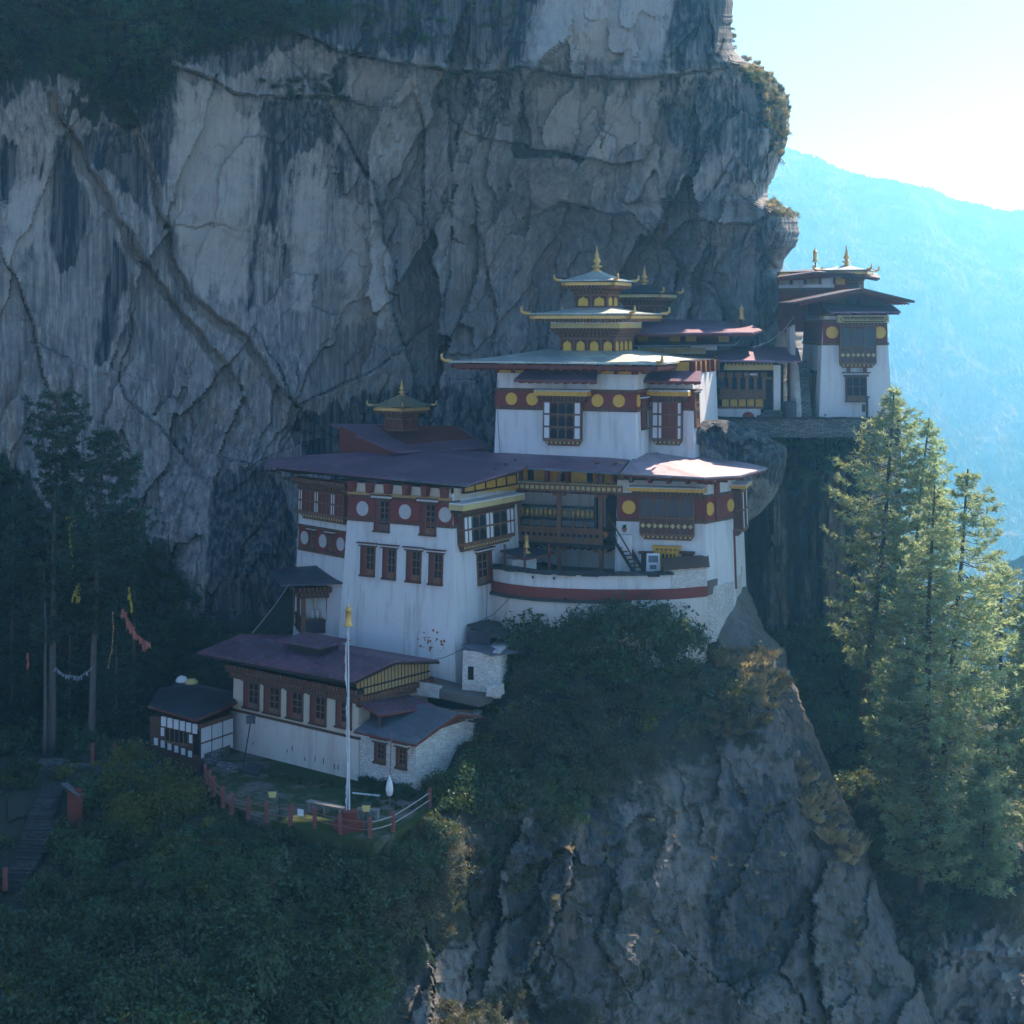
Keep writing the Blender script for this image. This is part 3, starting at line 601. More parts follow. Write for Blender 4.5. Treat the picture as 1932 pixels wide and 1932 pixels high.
# --- court in front of the long house: trodden earth with grassy banks
TZ = -25.85
def court():
    edge = [(384, 1470), (402, 1492), (427, 1508), (470, 1536), (520, 1550), (556, 1560), (604, 1572), (646, 1580), (704, 1590), (735, 1578), (770, 1556), (818, 1530)]
    back = [(800, 1478), (785, 1470), (667, 1440), (429, 1392), (400, 1400)]
    mb = MB(); pts = [L(a, b, TZ) for a, b in edge] + [PU(a, L(a, b, TZ).y + 2.5, TZ) for a, b in back]
    mb.slab(pts, 1.3)
    t = NT('court_earth'); co = t.coords()
    c = t.mix(t.noise(.8, co, 8, .65), (.13, .11, .095), (.215, .185, .16))
    g = t.ramp(t.math('ADD', t.noise(.33, co, 6, .6), t.math('MULTIPLY', t.noise(3, co, 4), .25)), [(.52, 0.0), (.62, 1.0)])
    c = t.mix(g, c, t.mix(t.noise(6, co, 3), (.035, .055, .018), (.075, .09, .03)))
    t.principled(c, .95, 0, .1, t.bump(t.noise(6, co, 6, .7), .6, .05))
    mb.build('courtyard_ground', t.mat, kind='structure')
court()

# --- far wooded mountainside, closer wooded shoulder, valley floor
def far_hill(name, ridge, Y0, Y1, drop, mat, du, seed, amp, tree):
    """ridge: (u, v) skyline; the slope falls towards us below it"""
    us = np.concatenate([np.arange(ridge[0][0], 1390, 14), np.arange(max(1390, ridge[0][0]), 2150, du), np.arange(2150, ridge[-1][0], 14)]); vr = np.interp(us, [p[0] for p in ridge], [p[1] for p in ridge])
    n = 620; s = (np.linspace(0, 1, n) ** 1.15)[:, None]
    Yg = Y0 + (Y1 - Y0) * s + 0 * us[None]; Zr = (HV - vr) * K * Y0
    Zg = Zr[None] - drop * s ** 1.05 + 0 * Yg; Xg = (us[None] - 966) * K * Y0 + 0 * Yg
    gully = ridged(Xg / amp[2] + .5 * fbm(Xg / 300, Yg / 300, seed), Yg / (amp[2] * 3), seed, 4)
    Zg = Zg + amp[0] * gully * smoothstep(0, .08, s) ; Yg = Yg + amp[1] * fbm(Xg / amp[2], Zg / amp[2], seed + 5, 3) * smoothstep(0, .1, s)
    t1 = np.abs(perlin(Xg / tree + .4 * perlin(Yg / 20, Xg / 20, 77), Yg / tree, seed + 9)); t2 = perlin(Xg / (tree * 5), Yg / (tree * 5), seed + 13)
    Zg = Zg + tree * (1.6 * np.clip(.55 - t1 * 1.4, -.2, 1) * (.8 + .6 * t2))
    Xb = np.vstack([Xg[:1], Xg]); Yb = np.vstack([Yg[:1] + Y0 * .3, Yg]); Zb = np.vstack([Zg[:1] - Y0 * .16, Zg])
    r, c = Xb.shape; idx = np.arange(r * c).reshape(r, c)
    f = np.stack([idx[1:, :-1], idx[1:, 1:], idx[:-1, 1:], idx[:-1, :-1]], -1).reshape(-1, 4)
    o = np_mesh(name, np.stack([Xb, Yb, Zb], -1).reshape(-1, 3), f, mat); o['kind'] = 'structure'; return o
t = NT('distant_forest'); co = t.coords()
t.principled(t.mix(t.ramp(t.noise(.03, co, 6, .6), [(.44, 0.0), (.60, 1.0)]), t.mix(t.noise(.3, co, 3), (.035, .055, .03), (.07, .085, .045)), (.20, .17, .11)), .9, 0, .1); M['forest'] = t.mat
far_hill('mountain', [(900, 262), (1300, 246), (1440, 262), (1490, 286), (1540, 300), (1580, 320), (1620, 332), (1680, 346), (1760, 362), (1830, 388), (1880, 398), (1932, 402), (2050, 440), (2300, 500), (2900, 620)], 2100, 700, 800, M['forest'], 1.7, 3, (22, 54, 150), 7.0)
far_hill('wooded_shoulder', [(1700, 1420), (1800, 1230), (1860, 1120), (1900, 1075), (1960, 1060), (2100, 1000), (2400, 960), (2800, 900)], 440, 230, 170, M['forest'], 1.6, 8, (6, 10, 40), 4)
t = NT('valley_ground'); co = t.coords()
t.principled(t.mix(t.noise(.004, co, 6, .6), (.04, .055, .03), (.16, .14, .08)), .95, 0, .1)
MB().add([(-9000, -9000, -640), (9000, -9000, -640), (9000, 9000, -640), (-9000, 9000, -640)], [(0, 1, 2, 3)]).build('valley_floor', t.mat, kind='structure')

# --- the sunlit mountain air
def haze():
    mb = MB(); mb.hexa([(-9200, -9200, -641), (9200, -9200, -641), (9200, 9200, -641), (-9200, 9200, -641), (-9200, -9200, 262), (9200, -9200, 262), (9200, 9200, 262), (-9200, 9200, 262)])
    t = NT('mountain_air'); vp = t.n('ShaderNodeVolumePrincipled'); vp.inputs['Color'].default_value = (.22, .64, .97, 1); vp.inputs['Absorption Color'].default_value = (1, 1, 1, 1); vp.inputs['Density'].default_value = HAZE_D; vp.inputs['Anisotropy'].default_value = .74
    t.l(vp.outputs[0], t.out.inputs[1])
    o = mb.build('haze', t.mat); o['kind'] = 'stuff'
HAZE_D = .00080
haze()
# ------------------------------------------------------------------ building kit
def q1(x, y): return 812 + .3289 * x, 437.8 + .3289 * y
def q2(x, y): return 459 + .3107 * x, 706 + .3107 * y
def q3(x, y): return 847.3 + .3289 * x, 833.2 + .3289 * y
def q4(x, y): return 247.1 + .3472 * x, 1129.8 + .3472 * y
def q5(x, y): return 1271 + .2558 * x, 423.7 + .2558 * y
def q6(x, y): return .4933 * x, 670.8 + .4933 * y
UPZ = Vector((0, 0, 1))

class Face:
    """a wall plane: along (a), up and outward (n); distances in metres from its lower left corner"""
    def __init__(s, A, B, batter=0.0):
        d = Vector(B) - Vector(A); d.z = 0; s.w = d.length; s.a = d / s.w
        s.n = Vector((s.a.y, -s.a.x, 0)); s.up = UPZ - s.n * batter; s.O = Vector(A)
    def pt(s, x, t, d=0.0): return s.O + s.a * x + s.up * t + s.n * d
    def px(s, u, v, d=0.0):
        r = P(u, v, 1.0); N = s.a.cross(s.up); o = s.O + s.n * d
        p = r * (o.dot(N) / r.dot(N)) - o
        t = p.z; return p.dot(s.a), t
    def rect(s, q, x0, y0, x1, y1, d=0.0):
        xm, ym = (x0 + x1) / 2, (y0 + y1) / 2
        return s.px(*q(x0, ym), d)[0], s.px(*q(x1, ym), d)[0], s.px(*q(xm, y1), d)[1], s.px(*q(xm, y0), d)[1]
    def box(s, mb, x0, x1, t0, t1, d0, d1):
        return mb.hexa([s.pt(x0, t0, d1), s.pt(x1, t0, d1), s.pt(x1, t0, d0), s.pt(x0, t0, d0), s.pt(x0, t1, d1), s.pt(x1, t1, d1), s.pt(x1, t1, d0), s.pt(x0, t1, d0)])
    def poly(s, mb, pts, d0, d1):
        n = len(pts); f = [s.pt(x, t, d1) for x, t in pts]; b = [s.pt(x, t, d0) for x, t in pts]
        return mb.add(b + f, [tuple(range(n - 1, -1, -1)), tuple(range(n, 2 * n))] + [(i, (i + 1) % n, n + (i + 1) % n, n + i) for i in range(n)])
    def arch(s, mb, x0, x1, t0, t1, d0, d1):
        w = x1 - x0; h = min(w * .7, (t1 - t0) * .45)
        return s.poly(mb, [(x0, t0), (x1, t0), (x1, t1 - h), (x1 - w * .12, t1 - h * .45), (x1 - w * .3, t1 - h * .4), (x0 + w / 2, t1), (x0 + w * .3, t1 - h * .4), (x0 + w * .12, t1 - h * .45), (x0, t1 - h)], d0, d1)
    def dentils(s, mb, x0, x1, t0, t1, d0, d1, pitch, duty=.55):
        n = max(1, round((x1 - x0) / pitch)); p = (x1 - x0) / n
        for i in range(n): s.box(mb, x0 + p * (i + .5 - duty / 2), x0 + p * (i + .5 + duty / 2), t0, t1, d0, d1)

def offset_poly(pts, d):
    """move every edge outwards by d (ccw polygon in plan)"""
    n = len(pts); out = []
    def line(i):
        p, r = pts[i], pts[(i + 1) % n]; e = Vector((r.x - p.x, r.y - p.y)); e.normalize(); nn = Vector((e.y, -e.x))
        return Vector((p.x, p.y)) + nn * d, e
    for i in range(n):
        p, e = line(i - 1); r, f = line(i); den = e.x * f.y - e.y * f.x
        t = ((r.x - p.x) * f.y - (r.y - p.y) * f.x) / den; out.append(Vector((p.x + e.x * t, p.y + e.y * t, pts[i].z)))
    return out
class Shell:
    """battered walls over a plan given at height zref; faces in plan order"""
    def __init__(s, th, pts, zref, z0, z1, batter, mat, name='wall', build=True):
        pts = [Vector((p[0], p[1], zref)) for p in pts]; s.batter = batter
        s.f0 = [Vector((p.x, p.y, z0)) for p in offset_poly(pts, batter * (zref - z0))]
        s.f1 = [Vector((p.x, p.y, z1)) for p in offset_poly(pts, batter * (zref - z1))]
        s.z0, s.z1, s.th = z0, z1, th; n = len(pts)
        s.F = [Face(s.f0[i], s.f0[(i + 1) % n], batter) for i in range(n)]
        if build: s.wall = MB().prism(s.f0, s.f1).build(name, mat, th)
def hit(A, a, u):
    k = (u - 966) * K; return (k * A[1] - A[0]) / (a[0] - k * a[1])
def quad_plan(cu, cY, ang, left_u, depth=None, right_u=None):
    """plan of a rectangular house from its near right corner"""
    t = R(ang); a = (math.cos(t), -math.sin(t)); b = (math.sin(t), math.cos(t)); C = ((cu - 966) * K * cY, cY)
    wl = hit(C, (-a[0], -a[1]), left_u); dp = depth or hit(C, b, right_u)
    pt = lambda x, y: (C[0] + a[0] * x + b[0] * y, C[1] + a[1] * x + b[1] * y)
    return [pt(-wl, 0), pt(0, 0), pt(0, dp), pt(-wl, dp)]
def zof(v, Y): return (HV - v) * K * Y

def trim(th, F, x0, x1, t0, t1, d, name='cornice', top=None, pitch=.26, fascia=None, fh=.46):
    """stepped timber cornice: boards, rows of dentils, optional painted fascia on top"""
    mb = MB(); h = t1 - t0; fas = fascia is not None; hb = h * (1 - fh) if fas else h
    n = 2 if hb > .3 else 1; hs = hb / n
    for i in range(n):
        dd = d * (.45 + .4 * i / max(1, n - 1)) if n > 1 else d * .7; e = dd * .5
        mb.mi = 0; F.box(mb, x0 - e, x1 + e, t0 + i * hs, t0 + i * hs + hs * .42, -.05, dd)
        mb.mi = 1; F.dentils(mb, x0 - e, x1 + e, t0 + i * hs + hs * .42, t0 + (i + 1) * hs, -.05, dd + .05, pitch)
        mb.mi = 2; F.box(mb, x0 - e, x1 + e, t0 + i * hs + hs * .42, t0 + (i + 1) * hs, -.05, dd - .06)
    o = mb.build(name, [M['wood'], M['carved'], M['darkwood']], th)
    if fas:
        m2 = MB(); m2.mi = 0; F.box(m2, x0 - d * .6, x1 + d * .6, t1 - h * fh, t1 - .05, -.05, d + .06)
        m2.mi = 1; F.dentils(m2, x0 - d * .6, x1 + d * .6, t1 - .05, t1 + .03, -.05, d + .09, .2, .6); m2.build('fascia', [fascia, M['winwhite']], o)
    return o
def band(th, F, x0, x1, t0, t1, mat=None, tr=.2):
    mb = MB(); F.box(mb, x0, x1, t0, t1, -.05, .035); mb.build('red_band', mat or M['band'], th)
    for a, b in ((t0 - tr, t0), (t1, t1 + tr)):
        mb = MB(); mb.mi = 0; F.box(mb, x0 - .03, x1 + .03, a, b, -.05, .06); mb.mi = 1; F.dentils(mb, x0, x1, a + tr * .2, b - tr * .15, -.05, .13, .22); mb.build('dentil_course', [M['wood'], M['carved']], th)
def disc(th, F, x, t, r, mat, name='medallion', d=.06):
    n = 28; pts = [(x + r * math.cos(2 * math.pi * i / n), t + r * math.sin(2 * math.pi * i / n)) for i in range(n)]
    mb = MB(); F.poly(mb, pts, .0, d); return mb.build(name, mat, th)
def window(th, F, r, side='l', lint=.24, rows=3, cols=2, red=.38, d=.10, name='window'):
    """small timber window: a red jamb board on one side, carved lattice, dotted lintel wider than the opening"""
    x0, x1, t0, t1 = r; w = x1 - x0
    mb = MB(); mb.mi = 0
    F.box(mb, x0 - .05, x1 + .05, t0 - .10, t0, -.1, d + .10)                                # sill
    F.box(mb, x0 - .02, x0 + .07, t0, t1, -.1, d); F.box(mb, x1 - .07, x1 + .02, t0, t1, -.1, d)
    F.box(mb, x0, x1, t1 - .08, t1, -.1, d)
    lx0, lx1 = (x0 + w * red, x1) if side == 'l' else (x0, x1 - w * red)
    if red:
        mb.mi = 1
        if side == 'l': F.box(mb, x0 + .07, lx0, t0, t1 - .08, -.1, d - .03)
        else: F.box(mb, lx1, x1 - .07, t0, t1 - .08, -.1, d - .03)
    mb.mi = 2; lw = lx1 - lx0; hh = (t1 - .08 - t0)
    for i in range(cols + 1): F.box(mb, lx0 + lw * i / cols - .03, lx0 + lw * i / cols + .03, t0, t1 - .08, -.1, d - .01)
    F.box(mb, lx0, lx1, t0, t0 + hh * .22, -.1, d - .03)
    for i in range(1, rows): F.box(mb, lx0, lx1, t0 + hh * (.22 + .78 * i / rows) - .03, t0 + hh * (.22 + .78 * i / rows) + .03, -.1, d - .012)
    mb.mi = 0; F.box(mb, x0 - .14, x1 + .14, t1, t1 + lint * .4, -.1, d + .06); F.box(mb, x0 - .24, x1 + .24, t1 + lint * .75, t1 + lint, -.1, d + .16)
    mb.mi = 3; F.dentils(mb, x0 - .22, x1 + .22, t1 + lint * .4, t1 + lint * .75, -.1, d + .14, .15, .5)
    o = mb.build(name, [M['wood'], M['redwood'], M['carved'], M['winwhite']], th)
    pn = MB()
    for i in range(cols):
        a, b = lx0 + lw * i / cols + .03, lx0 + lw * (i + 1) / cols - .03
        for j in range(rows): F.arch(pn, a + .01, b - .01, t0 + hh * (.22 + .78 * j / rows) + .02, t0 + hh * (.22 + .78 * (j + 1) / rows) - .03, -.06, d - .045)
    F.box(pn, lx0, lx1, t0, t1 - .08, -.08, d - .055); pn.build('pane', M['dark'], o); return o
def rabsel(th, F, r, spec, rows, depth=.45, skirt=.35, cor=.5, fascia=None, over=.35, pane='dark', lower=0.0, name='bay_window', wood='carved'):
    """projecting timber bay: spec is a string of columns, w = white panel, p = dark arched pane, r = red panel"""
    x0, x1, t0, t1 = r
    mb = MB(); mb.mi = 0; F.box(mb, x0, x1, t0, t1, -.05, depth)
    wd = {'w': .8, 'p': 1.0, 'r': 1.0, 'n': .55, 'P': 2.0}; tot = sum(wd[c] for c in spec); un = (x1 - x0) / tot
    hl = (t1 - t0) * lower; hh = (t1 - t0 - hl) / rows
    wp, pp, rp = MB(), MB(), MB(); x = x0
    for c in spec:
        cw = wd[c] * un
        for j in range(rows):
            a, b, e, f = x + .05, x + cw - .05, t0 + hl + hh * j + .07, t0 + hl + hh * (j + 1) - .05
            if c in 'wn': F.box(wp, a, b, e, f, depth - .02, depth + .015)
            elif c == 'r': F.box(rp, a, b, e, f, depth - .02, depth + .015)
            else: F.arch(pp, a, b, e, f, depth - .02, depth + .012)
        mb.mi = 1; F.box(mb, x - .03, x + .03, t0, t1, depth - .02, depth + .05)
        x += cw
    mb.mi = 1; F.box(mb, x1 - .03, x1 + .03, t0, t1, depth - .02, depth + .05)
    for j in range(rows + 1): F.box(mb, x0 - .03, x1 + .03, t0 + hl + hh * j - .035, t0 + hl + hh * j + .035, depth - .02, depth + .06)
    if hl:
        mb.mi = 2; n = max(3, int((x1 - x0) / .34))
        for i in range(n):
            a = x0 + (x1 - x0) * (i + .5) / n; c2 = t0 + hl * .5; s_ = min((x1 - x0) / n * .42, hl * .4)
            F.poly(mb, [(a - s_, c2), (a, c2 - s_), (a + s_, c2), (a, c2 + s_)], depth - .02, depth + .03)
    # narrow returns of the bay
    mb.mi = 1
    for k in range(rows + 1): F.box(mb, x0 - .025, x0, t0 + hl + hh * k - .03, t0 + hl + hh * k + .03, 0, depth)
    # stepped skirt below
    if skirt:
        n = 3
        for i in range(n):
            e = .09 * i; mb.mi = 1 if i % 2 == 0 else 0
            F.box(mb, x0 + e, x1 - e, t0 - skirt * (i + 1) / n, t0 - skirt * i / n, -.05, depth * (1 - .28 * i) + (.05 if i == 0 else 0))
        mb.mi = 2; F.dentils(mb, x0 + .08, x1 - .08, t0 - skirt * .66, t0 - skirt * .36, 0, depth * .8, .28, .45)
    o = mb.build(name, [M['wood'], M[wood], M['palegold']], th)
    if wp.v: wp.build('white_panel', M['winwhite'], o)
    if pp.v: pp.build('pane', M[pane], o)
    if rp.v: rp.build('red_panel', M['redwood'], o)
    if cor: trim(th, F, x0 - over * .4, x1 + over * .4, t1, t1 + cor, depth + over, 'window_cornice', fascia=fascia)
    return o
SERTOG = [(.30, 0), (.34, .05), (.22, .10), (.12, .16), (.16, .22), (.34, .30), (.36, .34), (.14, .40), (.10, .46), (.22, .56), (.24, .66), (.16, .80), (.09, .86), (.17, .92), (.17, .95), (.07, 1.0), (.12, 1.06), (.12, 1.09), (.05, 1.14), (.085, 1.19), (.085, 1.22), (.03, 1.28), (.055, 1.33), (.02, 1.5)]
def spire(parent, c, h, name='spire'):
    s = h / 1.5; MB().lathe(c, [(r * s * .92, z * s) for r, z in SERTOG], 14).build(name, M['gold'], parent, smooth=True)
BANNER = [(.10, 0), (.30, .02), (.29, .07), (.21, .20), (.19, .30), (.19, .78), (.23, .80), (.23, .84), (.12, .92), (.06, .96), (.09, 1.0), (.04, 1.08), (.01, 1.14)]
def banner(parent, c, h, name='finial'):
    s = h / 1.14; MB().lathe(c, [(r * s * .8, z * s) for r, z in BANNER], 12).build(name, M['gold'], parent, smooth=True)
def horn(parent, p, out, s=.5):
    """upturned corner ornament"""
    p = Vector(p); o = Vector(out).normalized(); pts = [p - o * s * .5, p + o * s * .35, p + o * s * .75 + UPZ * s * .25, p + o * s * .8 + UPZ * s * .75, p + o * s * .6 + UPZ * s * .95]
    MB().tube(pts, [s * .22, s * .24, s * .2, s * .13, s * .04], 6).build('corner_finial', M['gold'], parent, smooth=True)
def hip(mb, c, ang, se, z0, st, z1, th=.16, sy=None, n=5, lift=.0):
    """hip roof, slightly dished, over a square (or se x sy) eave; top square st"""
    t = R(ang); a = Vector((math.cos(t), -math.sin(t), 0)); b = Vector((math.sin(t), math.cos(t), 0)); sy = sy or se; rings = []
    for i in range(n + 1):
        f = i / n; hx = (se * (1 - f) + st * f) / 2; hy = (sy * (1 - f) + st * f) / 2; z = z0 + (z1 - z0) * (f ** 1.25)
        rings.append([Vector((c[0], c[1], z)) + a * (sx * hx) + b * (sb * hy) + UPZ * (lift * (1 - f) ** 4) for sx, sb in ((-1, -1), (1, -1), (1, 1), (-1, 1))])
    vs = [p for r in rings for p in r]; m = len(vs); vs += [p - UPZ * th for p in rings[0]]
    fs = [(i * 4 + k, i * 4 + (k + 1) % 4, (i + 1) * 4 + (k + 1) % 4, (i + 1) * 4 + k) for i in range(n) for k in range(4)]
    fs += [tuple(n * 4 + k for k in range(4)), (m + 3, m + 2, m + 1, m)] + [(m + k, m + (k + 1) % 4, (k + 1) % 4, k) for k in range(4)]
    mb.add(vs, fs); return [rings[0][k] for k in range(4)]
def sq(c, ang, s, z0, z1, th, mat, name, sy=None, s1=None):
    t = R(ang); a = Vector((math.cos(t), -math.sin(t), 0)); b = Vector((math.sin(t), math.cos(t), 0)); sy = sy or s; s1 = s1 or s
    pts = lambda k, z: [Vector((c[0], c[1], z)) + a * (x * k / 2) + b * (y * (sy + k - s) / 2) for x, y in ((-1, -1), (1, -1), (1, 1), (-1, 1))]
    o = MB().prism(pts(s, z0), pts(s1, z1)).build(name, mat, th) if th is not None else None
    p = pts(s, z0); return [Face(p[i], p[(i + 1) % 4]) for i in range(4)]
def pavilion(th, c, ang, zs, sb, sc, se, roof, eave_fascia, cols, sp, panel='disc_gold', st=.5, tier=None, hornsz=.45):
    """gilded lantern: body, flaring bracket cornice, hipped roof; zs = base, body top, cornice top, eave, roof top"""
    zb, z1, z2, z3, z4 = zs
    F = sq(c, ang, sb, zb, z1, th, M['wood'], 'lantern_body')
    pm = MB(); fm = MB()
    for f in F:
        cw = f.w / cols; h = z1 - zb
        for i in range(cols):
            f.arch(pm, cw * i + cw * .2, cw * (i + 1) - cw * .2, h * .16, h * .82, 0, .03)
        for i in range(cols + 1): f.box(fm, cw * i - .05, cw * i + .05, 0, h, -.05, .06)
        f.box(fm, 0, f.w, 0, h * .1, -.05, .05); f.box(fm, 0, f.w, h * .88, h, -.05, .07)
    pm.build('panel', M[panel], th); fm.build('lantern_frame', M['carved'], th)
    cm = MB(); n = 3
    for i in range(n):
        s = sb + (sc - sb) * (i + .6) / n; za, zc = z1 + (z2 - z1) * i / n, z1 + (z2 - z1) * (i + 1) / n
        Fs = sq(c, ang, s, za, zc, None, None, '')
        for f in Fs:
            cm.mi = 0; f.box(cm, 0, f.w, 0, (zc - za) * .45, -.4, 0)
            cm.mi = 1; f.dentils(cm, -.03, f.w + .03, (zc - za) * .45, zc - za, -.4, .05, max(.16, .28 - .02 * i)); cm.mi = 2; f.box(cm, .05, f.w - .05, (zc - za) * .45, zc - za, -.4, -.05)
    cm.build('bracket_cornice', [M['wood'], M['carved'], M['darkwood']], th)
    if tier:
        Fs = sq(c, ang, tier[0], tier[1], tier[2], th, M['palegold'], 'yellow_fascia')
        dm = MB()
        for f in Fs: f.dentils(dm, 0, f.w, tier[2] - tier[1], tier[2] - tier[1] + .09, -.2, .05, .22)
        dm.build('dentil_course', M['winwhite'], th)
    rm = MB(); cr = hip(rm, c, ang, se, z3, st, z4, .08, lift=.05); rm.build('roof', roof, th)
    um = MB(); Fs = sq(c, ang, se - .25, z3 - .3, z3 - .1, None, None, '')
    for f in Fs: um.mi = 0; f.box(um, 0, f.w, 0, .2, -.3, 0); um.mi = 1; f.dentils(um, 0, f.w, -.18, 0, -.25, -.06, .24)
    um.build('eave_fascia', [eave_fascia, M['carved']], th)
    for p in cr: horn(th, p, (p.x - c[0], p.y - c[1], 0), hornsz)
    if sp: spire(th, (c[0], c[1], z4 - .08), sp)
# ------------------------------------------------------------------ central temple with its three gilded tiers
def central_temple():
    ang = 22; t = R(ang); a = Vector((math.cos(t), -math.sin(t), 0)); b = Vector((math.sin(t), math.cos(t), 0))
    C = P(1199, 774, 100.3); zr = C.z
    th = thing('temple', 'tall white temple with three tiers of gilded roofs and gold discs on its red band', 'temple', (C.x, C.y, -9.2))
    wl = hit(C, -a, 936); w2 = hit(C, b, 1226); D = C + b * w2; w3 = hit(D, a, 1308); E = D + a * w3
    pl = [C - a * wl, C, D, E, E + b * 6, C - a * wl + b * (w2 + 6)]
    sh = Shell(th, pl, zr, -9.6, -3.55, .03, M['white']); F, S, G, H = sh.F[:4]
    def tt(f, x, y): return f.px(*q1(x, y))[1]
    t0, t1 = tt(F, 780, 1007), tt(F, 780, 918)
    band(th, F, 0.05, F.w - .05, t0, t1); band(th, S, .05, S.w, t0, t1); band(th, G, 0, G.w, t0, t1); band(th, H, 0, 1.2, t0, t1)
    r = None
    for x, y in ((466, 958), (585, 961), (960, 967), (1083, 969)):
        X, T = F.px(*q1(x, y)); disc(th, F, X, (t0 + t1) / 2, .40, M['disc_gold'])
    X, T = S.px(*q1(1190, 970)); disc(th, S, X, (t0 + t1) / 2, .40, M['disc_gold'])
    r = F.rect(q1, 650, 975, 862, 1190, .4); rabsel(th, F, r, 'wpppw', 3, .42, .42, .74, fascia=M['yellow'], over=.3)
    r = G.rect(q1, 1272, 975, 1440, 1190, .4); rabsel(th, G, (r[0], min(r[1], G.w - .1), r[2], r[3]), 'wnrrn', 3, .42, .38, .74, fascia=M['yellow'], over=.3)
    r = S.rect(q1, 1206, 960, 1236, 1125); window(th, S, (r[0], r[1], r[2], r[3]), 'l', red=.75, cols=1)
    r = (.25, 1.3, t0 - 1.2, t1 - .1); window(th, H, r, 'l', red=.3)
    # open loft under the eaves: red posts, yellow boards, shadow between
    zt = -3.55
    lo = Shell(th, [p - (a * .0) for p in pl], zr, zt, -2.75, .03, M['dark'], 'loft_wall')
    mb = MB(); pm = MB()
    for f in lo.F[:4]:
        n = max(2, int(f.w / 1.15))
        for i in range(n + 1):
            x = f.w * i / n; f.box(mb, x - .09, x + .09, 0, .8, -.1, .22)
        for i in range(n):
            if (i * 7 + n) % 5 != 1: f.box(pm, f.w * i / n + .12, f.w * (i + 1) / n - .22, .02, .74, -.1, .05)
    mb.build('loft_post', M['redwood'], th); pm.build('loft_panel', M['yellow'], th)
    # little pent roofs above the bays
    for f, x0, x1, q in ((F, 520, 990, 845), (G, 1205, 1580, 850)):
        xa, xb = f.px(*q1(x0, q))[0], f.px(*q1(x1, q))[0]; tz = tt(f, (x0 + x1) / 2, q)
        m2 = MB(); m2.slab([f.pt(xa, tz, 1.25), f.pt(xb, tz, 1.25), f.pt(xb - .3, tz + .62, .05), f.pt(xa + .3, tz + .62, .05)], .1); o = m2.build('pent_roof', M['tin_purple'], th)
        m2 = MB(); f.box(m2, xa, xb, tz - .17, tz - .02, 1.14, 1.27); f.dentils(m2, xa + .1, xb - .1, tz - .24, tz - .10, .2, 1.2, .6, .2); m2.build('rafter', M['redwood'], o)
    # great lower roof
    FC = P(1243, 688, 98.2); se = 14.2; rc = FC - a * (se / 2) + b * (se / 2); rm = MB()
    cr = hip(rm, (rc.x, rc.y), ang, se, FC.z, 3.2, -1.95, .12, n=6, lift=.10); rm.build('lower_roof', M['tin_green'], th)
    Fs = sq((rc.x, rc.y), ang, se - .3, FC.z - .36, FC.z - .12, None, None, ''); um = MB()
    for f in Fs: um.mi = 0; f.box(um, 0, f.w, 0, .24, -.2, 0); um.mi = 1; f.dentils(um, .3, f.w - .3, -.12, .1, -1.6, -.12, .62, .25)
    um.build('lower_eave', [M['redwood'], M['redwood']], th)
    for p in cr[:3]: horn(th, p, (p.x - rc.x, p.y - rc.y, 0), .55)
    m2 = MB(); sqf = sq((rc.x, rc.y), ang, se - 1.0, FC.z - .40, FC.z - .22, th, M['darkwood'], 'ceiling_board')
    # middle tier
    c = P(1126, 600, 106.6); cc = (c.x, c.y); Z = lambda v, Y=104.6: zof(v, Y)
    pavilion(th, cc, ang, (-2.3, Z(637), Z(619), Z(592.5), Z(580)), 3.75, 4.9, 7.2, M['tin_green'], M['gold'], 4, 0, 'disc_gold', 2.2, tier=(4.75, Z(619), Z(610)), hornsz=.5)
    Fs = sq(cc, ang, 4.3, Z(610), Z(600), th, M['darkwood'], 'tier_neck')
    # top tier with the spire
    th2 = th
    pavilion(th2, cc, ang, (Z(581, 105.6), Z(555, 105.6), Z(537, 105.6), Z(530, 105.6), Z(511, 106.6)), 2.25, 3.2, 3.95, M['tin_green'], M['gold'], 2, 1.75, 'disc_gold', .35, hornsz=.42)
    # lightning wire down the front corner
    MB().tube([F.pt(.25, 5.6, .05), F.pt(.28, 3, .08), F.pt(.5, .2, .06)], .018, 5).build('earth_wire', M['rail'], th)
    return th
central_temple()

